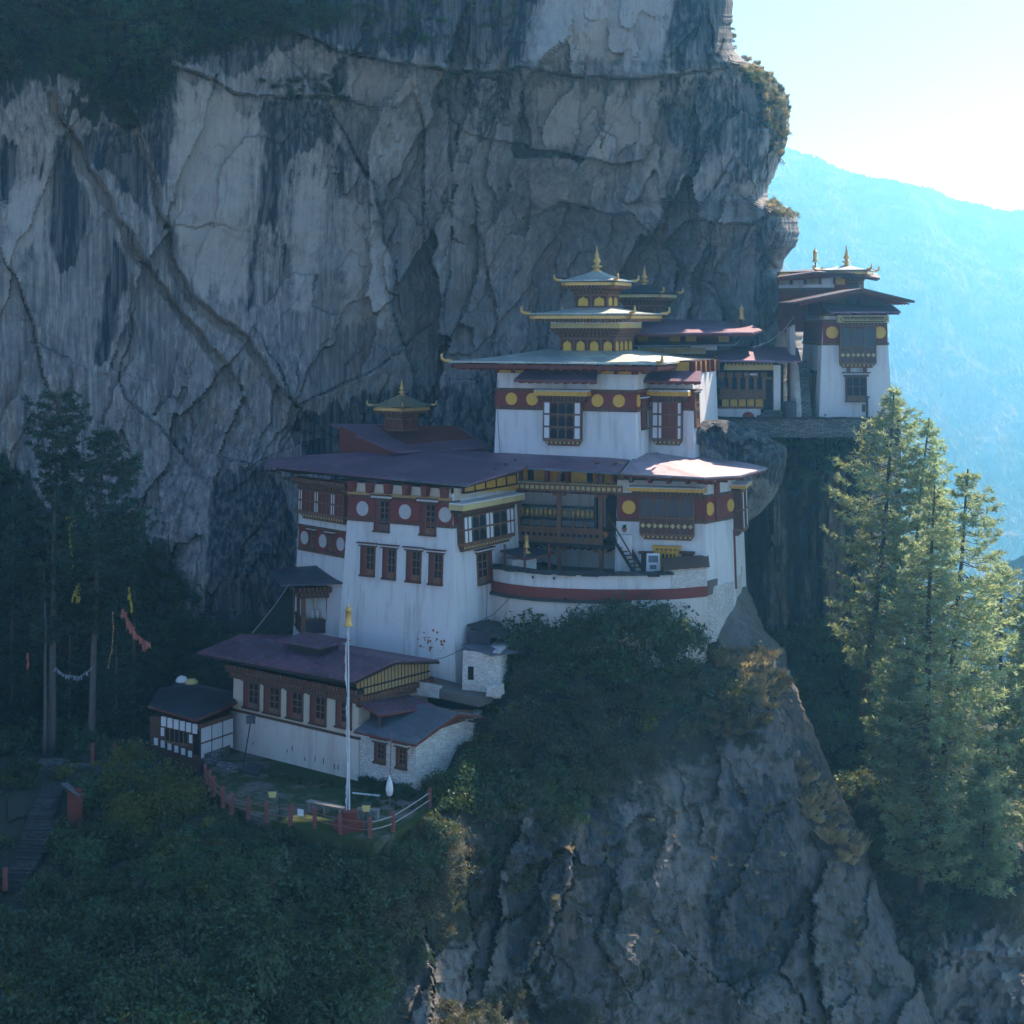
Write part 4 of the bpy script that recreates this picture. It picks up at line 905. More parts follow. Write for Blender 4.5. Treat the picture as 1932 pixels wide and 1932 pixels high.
# ------------------------------------------------------------------ gilded lantern and rear hall under the overhang
def rear_hall():
    ang = 8
    pl = quad_plan(1378, 111.5, ang, 1170, depth=6); zr = zof(650, 111.5)
    th = thing('rear_hall', 'dim hall with red sheet roof tucked under the rock overhang behind the temple', 'temple hall', (pl[1][0], pl[1][1], -6.7))
    sh = Shell(th, pl, zr, -6.8, zof(630, 111.5), .02, M['wood']); F, S = sh.F[:2]
    rect = lambda x0, y0, x1, y1: F.rect(q5, x0, y0, x1, y1)
    # loft boards and eaves
    pm = MB(); mb = MB()
    zt = zof(645, 111.5) - sh.z0; ztop = zof(629, 111.5) - sh.z0
    for i in range(7):
        x = F.w * i / 7; F.box(mb, x - .08, x + .08, zt, ztop, -.05, .25)
        if i % 3 != 2: F.box(pm, x + .2, x + F.w / 7 - .2, zt, ztop, -.05, .06)
    mb.build('loft_post', M['redwood'], th); pm.build('loft_panel', M['yellow'], th)
    A = lambda u, v, Y: P(u, v, Y)
    m = MB(); m.slab([A(1160, 628, 109.5), A(1420, 627, 108.6), A(1438, 622.5, 111), A(1408, 607, 119), A(1150, 598, 119)], .12); m.build('roof', M['tin_purple'], th)
    m = MB(); m.slab([A(1165, 630.5, 109.8), A(1418, 629.5, 108.9), A(1430, 626, 111), A(1420, 626, 113), A(1165, 629, 113)], .18); m.build('eave_board', M['redwood'], th)
    m = MB(); m.slab([A(1166, 652, 110), A(1385, 650, 109.3), A(1392, 645, 111), A(1166, 644, 111.6)], .08); m.build('pent_roof', M['tin_grey'], th)
    r = rect(-230, 905, 205, 955); trim(th, F, r[0], r[1], r[2] - .5, r[3], .5, fascia=M['palegold'])
    r = rect(130, 893, 320, 925); m = MB(); F.box(m, r[0], r[1], r[2], r[3], -.02, .56); m.build('white_fascia', M['winwhite'], th)
    disc(th, F, *F.px(*q5(90, 985)), .3, M['disc_white'])
    # bell-shaped finial on the tip of the roof
    p = A(1399, 612, 113); m = MB().tube([p - UPZ * .3, p + UPZ * .5], .05, 6); m.build('finial_pole', M['darkwood'], th); banner(th, p + UPZ * .35, 1.05)
rear_hall()
def rear_lantern():
    c = P(1216, 600, 114.5); th = thing('roof_lantern', 'smaller gilded roof lantern half hidden behind the top of the temple', 'roof lantern', (c.x, c.y, .2)); Z = lambda v: zof(v, 113)
    pavilion(th, (c.x, c.y), 24, (Z(601), Z(575), Z(559), Z(553), Z(535)), 2.3, 3.2, 3.9, M['tin_dark'], M['palegold'], 2, 1.35, 'wood', .3, hornsz=.4)
rear_lantern()
def porch_house():
    ang = 4; pl = quad_plan(1478, 110, ang, 1305, depth=4); zr = zof(770, 110)
    th = thing('porch_house', 'low house with row of carved posts and yellow panels behind the stone terrace', 'house', (pl[1][0], pl[1][1], -6.75))
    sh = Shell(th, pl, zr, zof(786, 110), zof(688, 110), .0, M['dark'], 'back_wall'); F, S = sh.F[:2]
    rect = lambda x0, y0, x1, y1, d=0.0: F.rect(q5, x0, y0, x1, y1, d)
    m = MB()
    r = rect(160, 1355, 640, 1422); F.box(m, r[0], r[1], r[2], r[3], -.1, .30)
    r = rect(207, 1195, 312, 1356); F.box(m, r[0], r[1], r[2], r[3], -.1, .22)
    r = rect(735, 1035, 786, 1345); F.box(m, r[0], r[1], r[2] - .2, r[3], -.1, .3); m.build('white_wall', M['white'], th)
    r = rect(160, 1195, 207, 1352); window(th, F, r, 'r', red=.3, cols=1)
    m = MB(); pm = MB(); ym = MB()
    for i in range(6):
        x = 340 + i * 62; r = rect(x, 1090, x + 26, 1290); F.box(m, r[0], r[1], r[2], r[3], -.05, .32); F.box(m, r[0] - .1, r[1] + .1, r[3] - .35, r[3], -.05, .36)
    r = rect(330, 1250, 660, 1282); F.box(m, r[0], r[1], r[2], r[3], -.05, .28); r = rect(330, 1340, 660, 1356); F.box(m, r[0], r[1], r[2], r[3], -.05, .34)
    for i in range(5):
        x = 356 + i * 62; r = rect(x, 1287, x + 50, 1340); F.box(ym, r[0], r[1], r[2], r[3], -.05, .24)
        r = rect(x, 1215, x + 46, 1250); F.box(m, r[0], r[1], r[2], r[3], -.05, .16)
    m.build('carved_post', M['carved'], th); ym.build('yellow_panel', M['yellow'], th)
    r = rect(664, 1140, 726, 1352); m = MB(); F.box(m, r[0], r[1], r[2], r[3], -.1, .05); d = m.build('door', M['darkwood'], th)
    m = MB(); F.box(m, r[0] - .1, r[0], r[2], r[3] + .1, -.1, .2); F.box(m, r[1], r[1] + .1, r[2], r[3] + .1, -.1, .2); F.box(m, r[0], r[1], r[3], r[3] + .15, -.1, .25); m.build('frame', M['carved'], d)
    r = rect(370, 1035, 732, 1072); m = MB(); F.box(m, r[0], r[1], r[2], r[3], -.05, .5); F.dentils(m, r[0], r[1], r[3], r[3] + .12, -.05, .55, .25); m.build('painted_frieze', M['palegold'], th)
    r = rect(525, 1100, 615, 1110, .4); m = MB(); F.box(m, r[0], r[1], r[2] - .02, r[3] + .02, .3, .36); m.build('tube_lamp', M['winwhite'], th)
    m = MB(); m.slab([P(1352, 679, 108.2), P(1512, 681, 108), P(1505, 656, 113), P(1362, 653, 113)], .12); m.build('roof', M['tin_purple'], th)
    m = MB(); m.slab([P(1300, 727, 108.6), P(1372, 730, 108), P(1345, 700, 111), P(1298, 697, 111)], .12); m.build('side_roof', M['tin_dark'], th)
porch_house()

# ------------------------------------------------------------------ house on the cliff edge at the right
def edge_tower():
    Y = 110; pl = quad_plan(1675, Y, -1, 1551, depth=6.5); zr = zof(646, Y); z0 = zof(792, Y)
    th = thing('tower_house', 'battered white tower house on the cliff edge with brown gable and yellow discs', 'tower house', (pl[1][0], pl[1][1], z0))
    sh = Shell(th, pl, zr, z0 - .15, zof(596, Y), .05, M['white']); F, Lf = sh.F[0], sh.F[3]
    tt = lambda y: F.px(*q5(1350, y))[1]
    t0, t1 = tt(868), tt(722)
    for f in (F, Lf, sh.F[1]): band(th, f, .05 + (t0 * .05), f.w - .05 - t0 * .05, t0, t1)
    for x in (1168, 1519): disc(th, F, F.px(*q5(x, 792))[0], (t0 + t1) / 2, .42, M['disc_gold'])
    r = F.rect(q5, 1228, 745, 1490, 1020, .35)
    rabsel(th, F, r, 'PPP', 1, .4, .35, .0, lower=.42, pane='glass')
    m = MB(); x0, x1 = F.px(*q5(1198, 700))[0], F.px(*q5(1574, 700))[0]
    F.box(m, x0, x1, tt(724), tt(678), -.05, .55); fr = m.build('frieze_board', M['palegold'], th)
    # lettering-like carving: framed cartouche with raised strokes
    m = MB(); xa, xb, ya, yb = x0 + .35, x1 - .35, tt(716), tt(686); hm = (ya + yb) / 2; tk = .035
    for p, q in (((xa, ya), (xb, ya)), ((xa, yb), (xb, yb))): F.box(m, p[0], q[0], p[1] - tk, p[1] + tk, .5, .58)
    for s, x in ((-1, xa), (1, xb)): F.poly(m, [(x, ya), (x + s * .22, hm), (x, yb), (x - s * .05, yb), (x + s * .14, hm), (x - s * .05, ya)], .5, .58)
    rnd = random.Random(5); x = xa + .12
    while x < xb - .12:
        w_ = rnd.choice((.10, .14, .18)); F.box(m, x, x + .035, ya + .08, yb - .06, .5, .575)
        F.box(m, x, x + w_, yb - .10, yb - .06, .5, .575)
        if rnd.random() < .6: F.box(m, x + w_ - .04, x + w_, hm - .05, yb - .06, .5, .575)
        x += w_ + .06
    m.build('carved_script', M['darkwood'], fr)
    m = MB(); F.dentils(m, x0, x1, tt(678), tt(668), -.05, .6, .2); m.build('dentil_course', M['winwhite'], th)
    trim(th, F, x0 + .25, x1 - .25, tt(748), tt(724), .5)
    r = F.rect(q5, 1268, 1120, 1418, 1298); window(th, F, r, 'l', red=0, cols=3, rows=2, d=.22, lint=.3)
    m = MB()
    for x in (1285, 1408): X = F.px(*q5(x, 1070))[0]; F.box(m, X - .1, X + .1, tt(1098), tt(1035), -.05, .3)
    m.build('bracket', M['redwood'], th)
    m = MB(); r = F.rect(q5, 1112, 1398, 1124, 1410); F.box(m, r[0], r[1], r[2], r[3], -.02, .01); m.build('drain_hole', M['dark'], th)
    # left flank: cream panels under the eaves, red side door
    m = MB(); T = lambda y: Lf.px(*q5(1050, y))[1]
    Lf.box(m, 0.2, Lf.w - .2, t1 + .25, sh.z1 - sh.z0, -.05, .06); m.build('cream_frieze', M['straw'], th)
    m = MB()
    for i in range(7): Lf.box(m, .5 + i * .85, .62 + i * .85, t1 + .25, sh.z1 - sh.z0, -.05, .2)
    m.build('rafter', M['redwood'], th)
    xd0, xd1 = sorted((Lf.px(*q5(1024, 1180))[0], Lf.px(*q5(1052, 1180))[0]))
    m = MB(); Lf.box(m, xd0, xd1, .9, 3.3, -.05, .08); d = m.build('door', M['redwood'], th); m = MB(); Lf.box(m, xd0 - .1, xd1 + .1, 3.3, 3.5, -.05, .2); m.build('frame', M['darkwood'], d)
    # roof: two slopes, brown pediment, pent roof over the front
    yf, yb = 107.6, 117.5; ap = P(1628, 543.4, yf); le = P(1496, 569.5, yf); re = P(1726, 567, yf)
    back = lambda p: Vector((p.x * 1.0, yb, p.z))
    m = MB(); m.slab([le, ap, back(ap), back(le)], .14); m.slab([ap + Vector((.003, 0, .004)), re, back(re), back(ap) + Vector((.003, 0, .004))], .14); m.build('roof', M['tin_brown'], th)
    z1 = sh.z1; m = MB(); fy = F.O.y + .25
    g = [Vector((F.O.x + .3, fy, z1)), Vector((F.O.x + F.w - .3, fy, z1)), Vector((F.O.x + F.w - .3, fy, re.z + .30)), Vector((ap.x, fy, ap.z - .22)), Vector((F.O.x + .3, fy, le.z + .25))]
    m.add(g + [p + Vector((0, 5.4, 0)) for p in g], [(0, 1, 2, 3, 4), (9, 8, 7, 6, 5)] + [(i, 5 + i, 5 + (i + 1) % 5, (i + 1) % 5) for i in range(5)]); m.build('gable', M['wood'], th)
    m = MB()
    for x in (F.O.x + .35, ap.x - .5, ap.x + .15, F.O.x + F.w - .7): m.box((x, fy - .12, z1), .22, .2, 1.15 if abs(x - ap.x) < 1 else .75)
    m.box((ap.x - .35, fy - .06, z1), .55, .1, 1.1); m.build('gable_post', M['darkwood'], th)
    m = MB(); m.tube([le + Vector((0, .1, -.1)), ap + Vector((0, .1, -.13)), re + Vector((0, .1, -.1))], .1, 4)
    for i in range(9): m.tube([le + Vector((.5 + i * .18, .3 + i * 1.0, -.25 + i * .03)), ap + Vector((0, .3 + i * 1.0, -.25))], .06, 4); m.tube([re + Vector((-.3, .3 + i * 1.0, -.25)), ap + Vector((0, .3 + i * 1.0, -.25))], .06, 4)
    m.build('rafters', M['redwood'], th)
    m = MB(); a0 = P(1566, 588, 107.9); a1 = P(1700, 588, 107.9); m.slab([a0, a1, Vector((a1.x - .2, 110, a1.z + .55)), Vector((a0.x - .1, 110, a0.z + .55))], .1); pr = m.build('pent_roof', M['tin_purple'], th)
    m = MB()
    for i in range(12): x = a0.x + .15 + i * (a1.x - a0.x - .3) / 11; m.box((x, 108.9, a0.z - .2), .1, 2.0, .12)
    m.build('rafter', M['redwood'], pr)
    return th
edge_tower()
def upper_house():
    Y = 117; A = lambda u, v, y=Y: P(u, v, y); z0 = zof(600, Y)
    th = thing('upper_house', 'small white and red house with sunlit roof peeping above the tower house gable', 'house', (A(1560, 600).x, Y, z0))
    pl = [A(1470, 0, 118.5), A(1520, 0, 116.5), A(1574, 0, 116.3), A(1620, 0, 116.4), A(1615, 0, 121), A(1490, 0, 121)]
    sh = Shell(th, pl, z0, z0 - 1.0, zof(537, Y), .0, M['band']); F1, F2 = sh.F[0], sh.F[1]
    for f in (F1, F2):
        m = MB(); t = f.px(*q5(1075, 465))[1]; f.box(m, 0, f.w, t, t + .75, -.05, .05); m.build('white_course', M['white'], th)
        m = MB(); m.mi = 0; f.box(m, 0, f.w, t - .25, t, -.05, .08); m.mi = 1; f.dentils(m, 0, f.w, t - .2, t - .02, -.05, .15, .22); m.build('dentil_course', [M['wood'], M['carved']], th)
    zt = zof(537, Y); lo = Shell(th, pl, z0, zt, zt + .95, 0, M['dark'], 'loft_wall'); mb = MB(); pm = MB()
    for f in lo.F[:3]:
        n = max(2, int(f.w / .9))
        for i in range(n + 1): f.box(mb, f.w * i / n - .08, f.w * i / n + .08, 0, .95, -.1, .15)
        for i in range(0, n, 2): f.box(pm, f.w * i / n + .1, f.w * (i + 1) / n - .1, 0, .9, -.1, .05)
    mb.build('loft_post', M['redwood'], th); pm.build('loft_panel', M['yellow'], th)
    m = MB(); m.slab([A(1466, 523, 115.4), A(1538, 512.5, 115), A(1600, 514, 115), A(1660, 524.5, 115.6), A(1655, 516, 122), A(1590, 503, 122), A(1475, 512, 123)], .14); m.build('roof', M['tin_brown'], th)
    m = MB(); m.slab([A(1470, 525.5, 115.6), A(1538, 515.2, 115.2), A(1600, 516.6, 115.2), A(1656, 526.5, 115.8), A(1650, 520, 121), A(1480, 520, 121)], .16); m.build('eave_board', M['redwood'], th)
    c = A(1597, 0, 117.4); Z = lambda v: zof(v, 116.2)
    pavilion(th, (c.x, c.y), 20, (Z(548), Z(530), Z(517), Z(510), Z(499.5)), 2.1, 2.9, 3.7, M['tin_green'], M['gold'], 2, 1.55, 'wood', .3, hornsz=.42)
    p = A(1538, 504, 118); MB().tube([p - UPZ * .6, p + UPZ * .5], .05, 6).build('finial_pole', M['darkwood'], th); banner(th, p + UPZ * .38, 1.05)
upper_house()

# ------------------------------------------------------------------ block house, wing and their wide red roof
def block_house():
    ang = 31; C = P(855, 995, 95); zr = C.z; pl = quad_plan(855, 95, ang, 655, right_u=976); z0 = -22.0
    th = thing('block_house', 'big white block house with white discs on its red band and four lower windows', 'house', (pl[1][0], pl[1][1], z0))
    sh = Shell(th, pl, zr, z0, -10.45, .05, M['white']); F, S = sh.F[:2]
    tt = lambda f, x, y: f.px(*q2(x, y))[1]
    t0, t1 = tt(F, 970, 893), tt(F, 970, 770); ins = t0 * .05
    band(th, F, ins + .03, F.w - ins - .03, t0, t1); band(th, S, ins + .03, ins + .75, t0, t1)
    for x, y in ((727, 803), (985, 831), (1228, 843)): disc(th, F, F.px(*q2(x, y))[0], (t0 + t1) / 2 - .02, .45, M['disc_white'])
    for x0, x1 in ((800, 890), (1078, 1172)):
        y = 850 if x0 < 900 else 872; r = F.rect(q2, x0, y - 85, x1, y + 100); window(th, F, r, 'l', lint=.36, rows=4)
    for x0, x1, y0, y1 in ((716, 800, 1045, 1218), (850, 928, 1058, 1238), (994, 1080, 1072, 1256), (1130, 1212, 1088, 1272)):
        window(th, F, F.rect(q2, x0, y0, x1, y1), 'l', red=.42)
    # cream frieze and painted brackets under the eaves
    z1 = sh.z1 - z0; m = MB(); F.box(m, ins + .25, F.w - ins - .25, t1 + .25, z1 + .28, -.05, .05); S.box(m, ins + .25, ins + 5, t1 + .25, z1 + .45, -.05, .04); m.build('cream_frieze', M['cream'], th)
    m = MB(); F.box(m, ins + .1, F.w - ins - .1, t1 + .22, t1 + .4, -.05, .22); m.build('cornice_board', M['straw'], th)
    m = MB()
    for i in range(6):
        x = ins + .5 + i * (F.w - 2 * ins - 1) / 5; F.poly(m, [(x - .15, t1 + .4), (x + .15, t1 + .4), (x + .24, z1 + .4), (x - .24, z1 + .4)], -.05, .5)
    m.build('bracket', M['redwood'], th)
    r = S.rect(q2, 1335, 838, 1640, 1000, .45); rabsel(th, S, (r[0], min(r[1], S.w + .2), r[2], r[3]), 'nnppnnppnn', 2, .5, .5, .85, fascia=M['palegold'], over=.4)
    window(th, S, S.rect(q2, 1418, 1078, 1505, 1265), 'r', red=.35)
    # yellow boarded gable under the verge
    g = [S.px(*q2(1318, 715)), S.px(*q2(1640, 704)), S.px(*q2(1655, 588)), S.px(*q2(1480, 636)), S.px(*q2(1330, 684))]
    m = MB(); S.poly(m, g, -.1, .25); gb = m.build('yellow_gable', M['yellow'], th); m = MB()
    for i in range(6):
        x = g[0][0] + (g[1][0] - g[0][0]) * i / 5; S.box(m, x - .04, x + .04, g[0][1], g[0][1] + .55 + .20 * i, .2, .3)
    S.box(m, g[0][0], g[1][0], g[0][1] + .52, g[0][1] + .6, .2, .3); S.box(m, g[0][0], g[1][0], g[0][1] - .1, g[0][1], .1, .32); m.build('batten', M['darkwood'], gb)
    # peeling plaster and a drain pipe
    m = MB(); rnd = random.Random(3)
    for i in range(26):
        x, y = rnd.gauss(1420, 0) * 0 + rnd.uniform(1560, 1705), rnd.uniform(170, 285); X, T = F.px(*q4(x, y)); n = 6; r0 = rnd.uniform(.03, .11)
        F.poly(m, [(X + r0 * rnd.uniform(.6, 1.4) * math.cos(k * 1.05), T + r0 * rnd.uniform(.5, 1.2) * math.sin(k * 1.05)) for k in range(n)], -.02, .006)
    m.build('bare_brick_patch', M['terracotta'], th)
    m = MB(); x, t = F.px(*q4(1490, 150)); F.box(m, x - .03, x + .03, 0.6, t + 1.8, -.02, .015); m.build('plaster_seam', M['offwhite'], th)
    # the roof: long low sheets over the block, the wing and the gallery
    A = P; m = MB()
    m.slab([A(499, 878, 104.3), A(748, 903, 97.2), A(882, 914, 93.4), A(994, 880, 99.2), A(940, 853, 104), A(791, 848, 104.8), A(583, 858, 108), A(505, 866, 108.5)], .12); m.build('roof', M['tin_purple'], th)
    m = MB(); m.slab([A(998, 881, 99.2), A(1168, 890.5, 97.7), A(1196, 858, 101.4), A(935, 851, 104.2)], .12); m.build('gallery_roof', M['tin_purple'], th)
    m = MB(); m.tube([A(740, 904, 96.9), A(884, 917.5, 93.2)], .07, 6); m.tube([A(995, 884, 99), A(1172, 894, 97.4)], .07, 6); m.build('gutter', M['tin_grey'], th)
    m = MB(); m.slab([A(520, 882, 104), A(748, 906.5, 97.5), A(874, 917, 93.9), A(985, 885, 99.2), A(960, 885, 101), A(560, 890, 105)], .16); m.build('eave_board', M['darkwood'], th)
    m = MB(); m.slab([A(622, 799, 109.5), A(745, 851.5, 103.8), A(800, 849, 104.6), A(930, 843, 106.5), A(866, 805, 111), A(740, 801, 111)], .12); m.build('upper_roof', M['tin_purple'], th)
    b = [A(640, 0, 108.3), A(742, 0, 104.6), A(915, 0, 107), A(860, 0, 110), A(650, 0, 110.5)]
    m = MB(); tp = [.9, -1.0, -.95, .2, .9]; m.prism([Vector((p.x, p.y, -9.8)) for p in b], [Vector((p.x, p.y, z - 8.0)) for p, z in zip(b, (.62, -.62, -.62, .6, .62))]); m.build('attic_wall', M['redwood'], th)
    return th
block_house()
def small_lantern():
    c = P(758, 600, 107.6); Z = lambda v: zof(v, 106.4); th = thing('small_lantern', 'little gold roof lantern with spire on the wide red sheet roof', 'roof lantern', (c.x, c.y, Z(812)))
    pavilion(th, (c.x, c.y), 40, (Z(814), Z(790), Z(772), Z(767), Z(746)), 1.5, 2.2, 2.95, M['tin_aged'], M['gold'], 2, 1.15, 'redwood', .25, hornsz=.32)
small_lantern()
def west_wing():
    pl = quad_plan(652, 99.6, 48, 561, depth=4); zr = zof(1049, 99.6)
    th = thing('house_wing', 'set back wing with a long red window gallery left of the block house', 'house wing', (pl[1][0], pl[1][1], -20))
    sh = Shell(th, pl, zr, -20.5, -10.6, .03, M['white']); F = sh.F[0]
    tt = lambda x, y: F.px(*q2(x, y))[1]
    t0, t1 = tt(475, 1072), tt(475, 948); band(th, F, .3, F.w - .1, t0, t1)
    for x in (375, 487, 595): disc(th, F, F.px(*q2(x, 1000))[0], (t0 + t1) / 2, .42, M['disc_white'])
    for x in (425, 535): X = F.px(*q2(x, 1000))[0]; window(th, F, (X - .32, X + .32, t0 + .1, t1 - .1), 'l', red=.4, lint=.18)
    r = F.rect(q2, 338, 718, 645, 850, .35); rabsel(th, F, (r[0], min(r[1], F.w), r[2], r[3]), 'nnrrrnnrrrnnrr', 2, .4, .5, .75, over=.35)
    m = MB(); F.box(m, .2, F.w, r[3] + .7, sh.z1 - sh.z0 + .4, -.05, .2); m.build('eave_wall', M['redwood'], th)
west_wing()

# ------------------------------------------------------------------ shrine house at the right end of the court
def shrine_house():
    Y = 97.5; A = P(1163, 983, 98.9); C = P(1331, 983, Y); D = P(1381, 975, 99.9); E = P(1402, 975, 104.5)
    th = thing('shrine_house', 'white shrine house with gilded door and broad dark window bay above the court', 'shrine', (C.x, C.y, -18))
    zr = C.z; pl = [A, C, D, E, Vector((A.x + .6, 105.5, 0))]
    sh = Shell(th, pl, zr, -18.2, -10.0, .035, M['white']); F, G, H = sh.F[:3]
    tt = lambda f, x, y: f.px(*q3(x, y))[1]
    t0, t1 = tt(F, 1200, 444), tt(F, 1200, 318); i = t0 * .035
    band(th, F, i, F.w - .05, t0, t1); band(th, G, .05, G.w - .05, t0, t1); band(th, H, .05, H.w - .3, t0, t1)
    disc(th, F, F.px(*q3(1032, 372))[0], (t0 + t1) / 2, .42, M['disc_gold']); disc(th, G, G.px(*q3(1494, 378))[0], (t0 + t1) / 2, .42, M['disc_gold']); disc(th, G, G.px(*q3(1612, 372))[0], (t0 + t1) / 2, .40, M['disc_gold'])
    r = F.rect(q3, 1096, 312, 1404, 530, .4); rabsel(th, F, r, 'PPPP', 1, .45, .4, .55, fascia=M['yellow'], lower=.42, pane='glass', over=.45, wood='carved')
    r = (.5, 2.6, t0 - .9, t1 + .1); rabsel(th, H, r, 'wpw', 2, .6, .45, .5, fascia=M['yellow'], over=.3)
    X = G.px(*q3(1533, 360))[0]; m = MB(); G.box(m, X - .22, X + .22, t0 - .1, t1 + .9, -.05, .16); m.build('pilaster', M['redwood'], th)
    m = MB(); X = H.px(*q3(1647, 600))[0]; H.box(m, .25, .4, t0 - 4.6, t0 - .9, -.05, .12); m.build('down_pipe', M['redwood'], th)
    # gilded doorway
    r = F.rect(q3, 1188, 640, 1318, 748); m = MB(); F.box(m, r[0], r[0] + .38, r[2] - .4, r[3], -.05, .22); F.box(m, r[1] - .12, r[1], r[2] - .4, r[3], -.05, .22)
    F.box(m, r[0] - .12, r[1] + .1, r[3], r[3] + .2, -.05, .3); F.box(m, r[0] - .2, r[1] + .18, r[3] + .34, r[3] + .48, -.05, .45); F.dentils(m, r[0] - .15, r[1] + .12, r[3] + .2, r[3] + .34, -.05, .4, .26, .5); F.dentils(m, r[0], r[1], r[3] - .22, r[3], -.05, .27, .24, .5)
    d = m.build('doorway', M['yellow'], th); m = MB(); F.box(m, r[0] + .38, r[1] - .12, r[2] - .4, r[3], -.3, .02); m.build('door_leaf', M['dark'], d)
    m = MB()
    for x0, x1 in ((1090, 1178), (1322, 1412)): q = F.rect(q3, x0, 628, x1, 642); F.box(m, q[0], q[1], q[2], q[3], -.05, .3); F.box(m, q[0] + .15, q[1] - .1, q[2] - 1.6, q[2], -.05, .08)
    m.build('side_lintel', M['wood'], th)
    m = MB(); z1 = sh.z1 - sh.z0; F.box(m, i, F.w, t1 + .3, z1, -.05, .02); m.build('upper_course', M['offwhite'], th)
    m = MB()
    for f in (F, G, H):
        n = max(2, int(f.w / 1.1))
        for k in range(n + 1): f.box(m, f.w * k / n - .1, f.w * k / n + .1, z1 - .1, z1 + .45, -.4, .7)
    m.build('rafter', M['redwood'], th)
    A_ = P; m = MB()
    m.slab([A_(1172, 891.5, 97.4), A_(1328, 900.5, 95.3), A_(1394, 897, 97), A_(1448, 882.5, 100.5), A_(1346, 858, 104.8), A_(1303, 849.5, 105.2), A_(1209, 856, 101.6), A_(1197, 861, 100.8)], .12); m.build('roof', M['tin_glare'], th)
    m = MB(); m.slab([A_(1176, 895, 97.6), A_(1328, 904, 95.6), A_(1392, 900.5, 97.2), A_(1440, 887, 100.3), A_(1360, 880, 102), A_(1200, 885, 100)], .16); m.build('eave_board', M['redwood'], th)
    m = MB(); m.tube([A_(1172, 894.5, 97.2), A_(1330, 903.5, 95.1)], .07, 6); m.build('gutter', M['tin_grey'], th)
    return th
shrine_house()

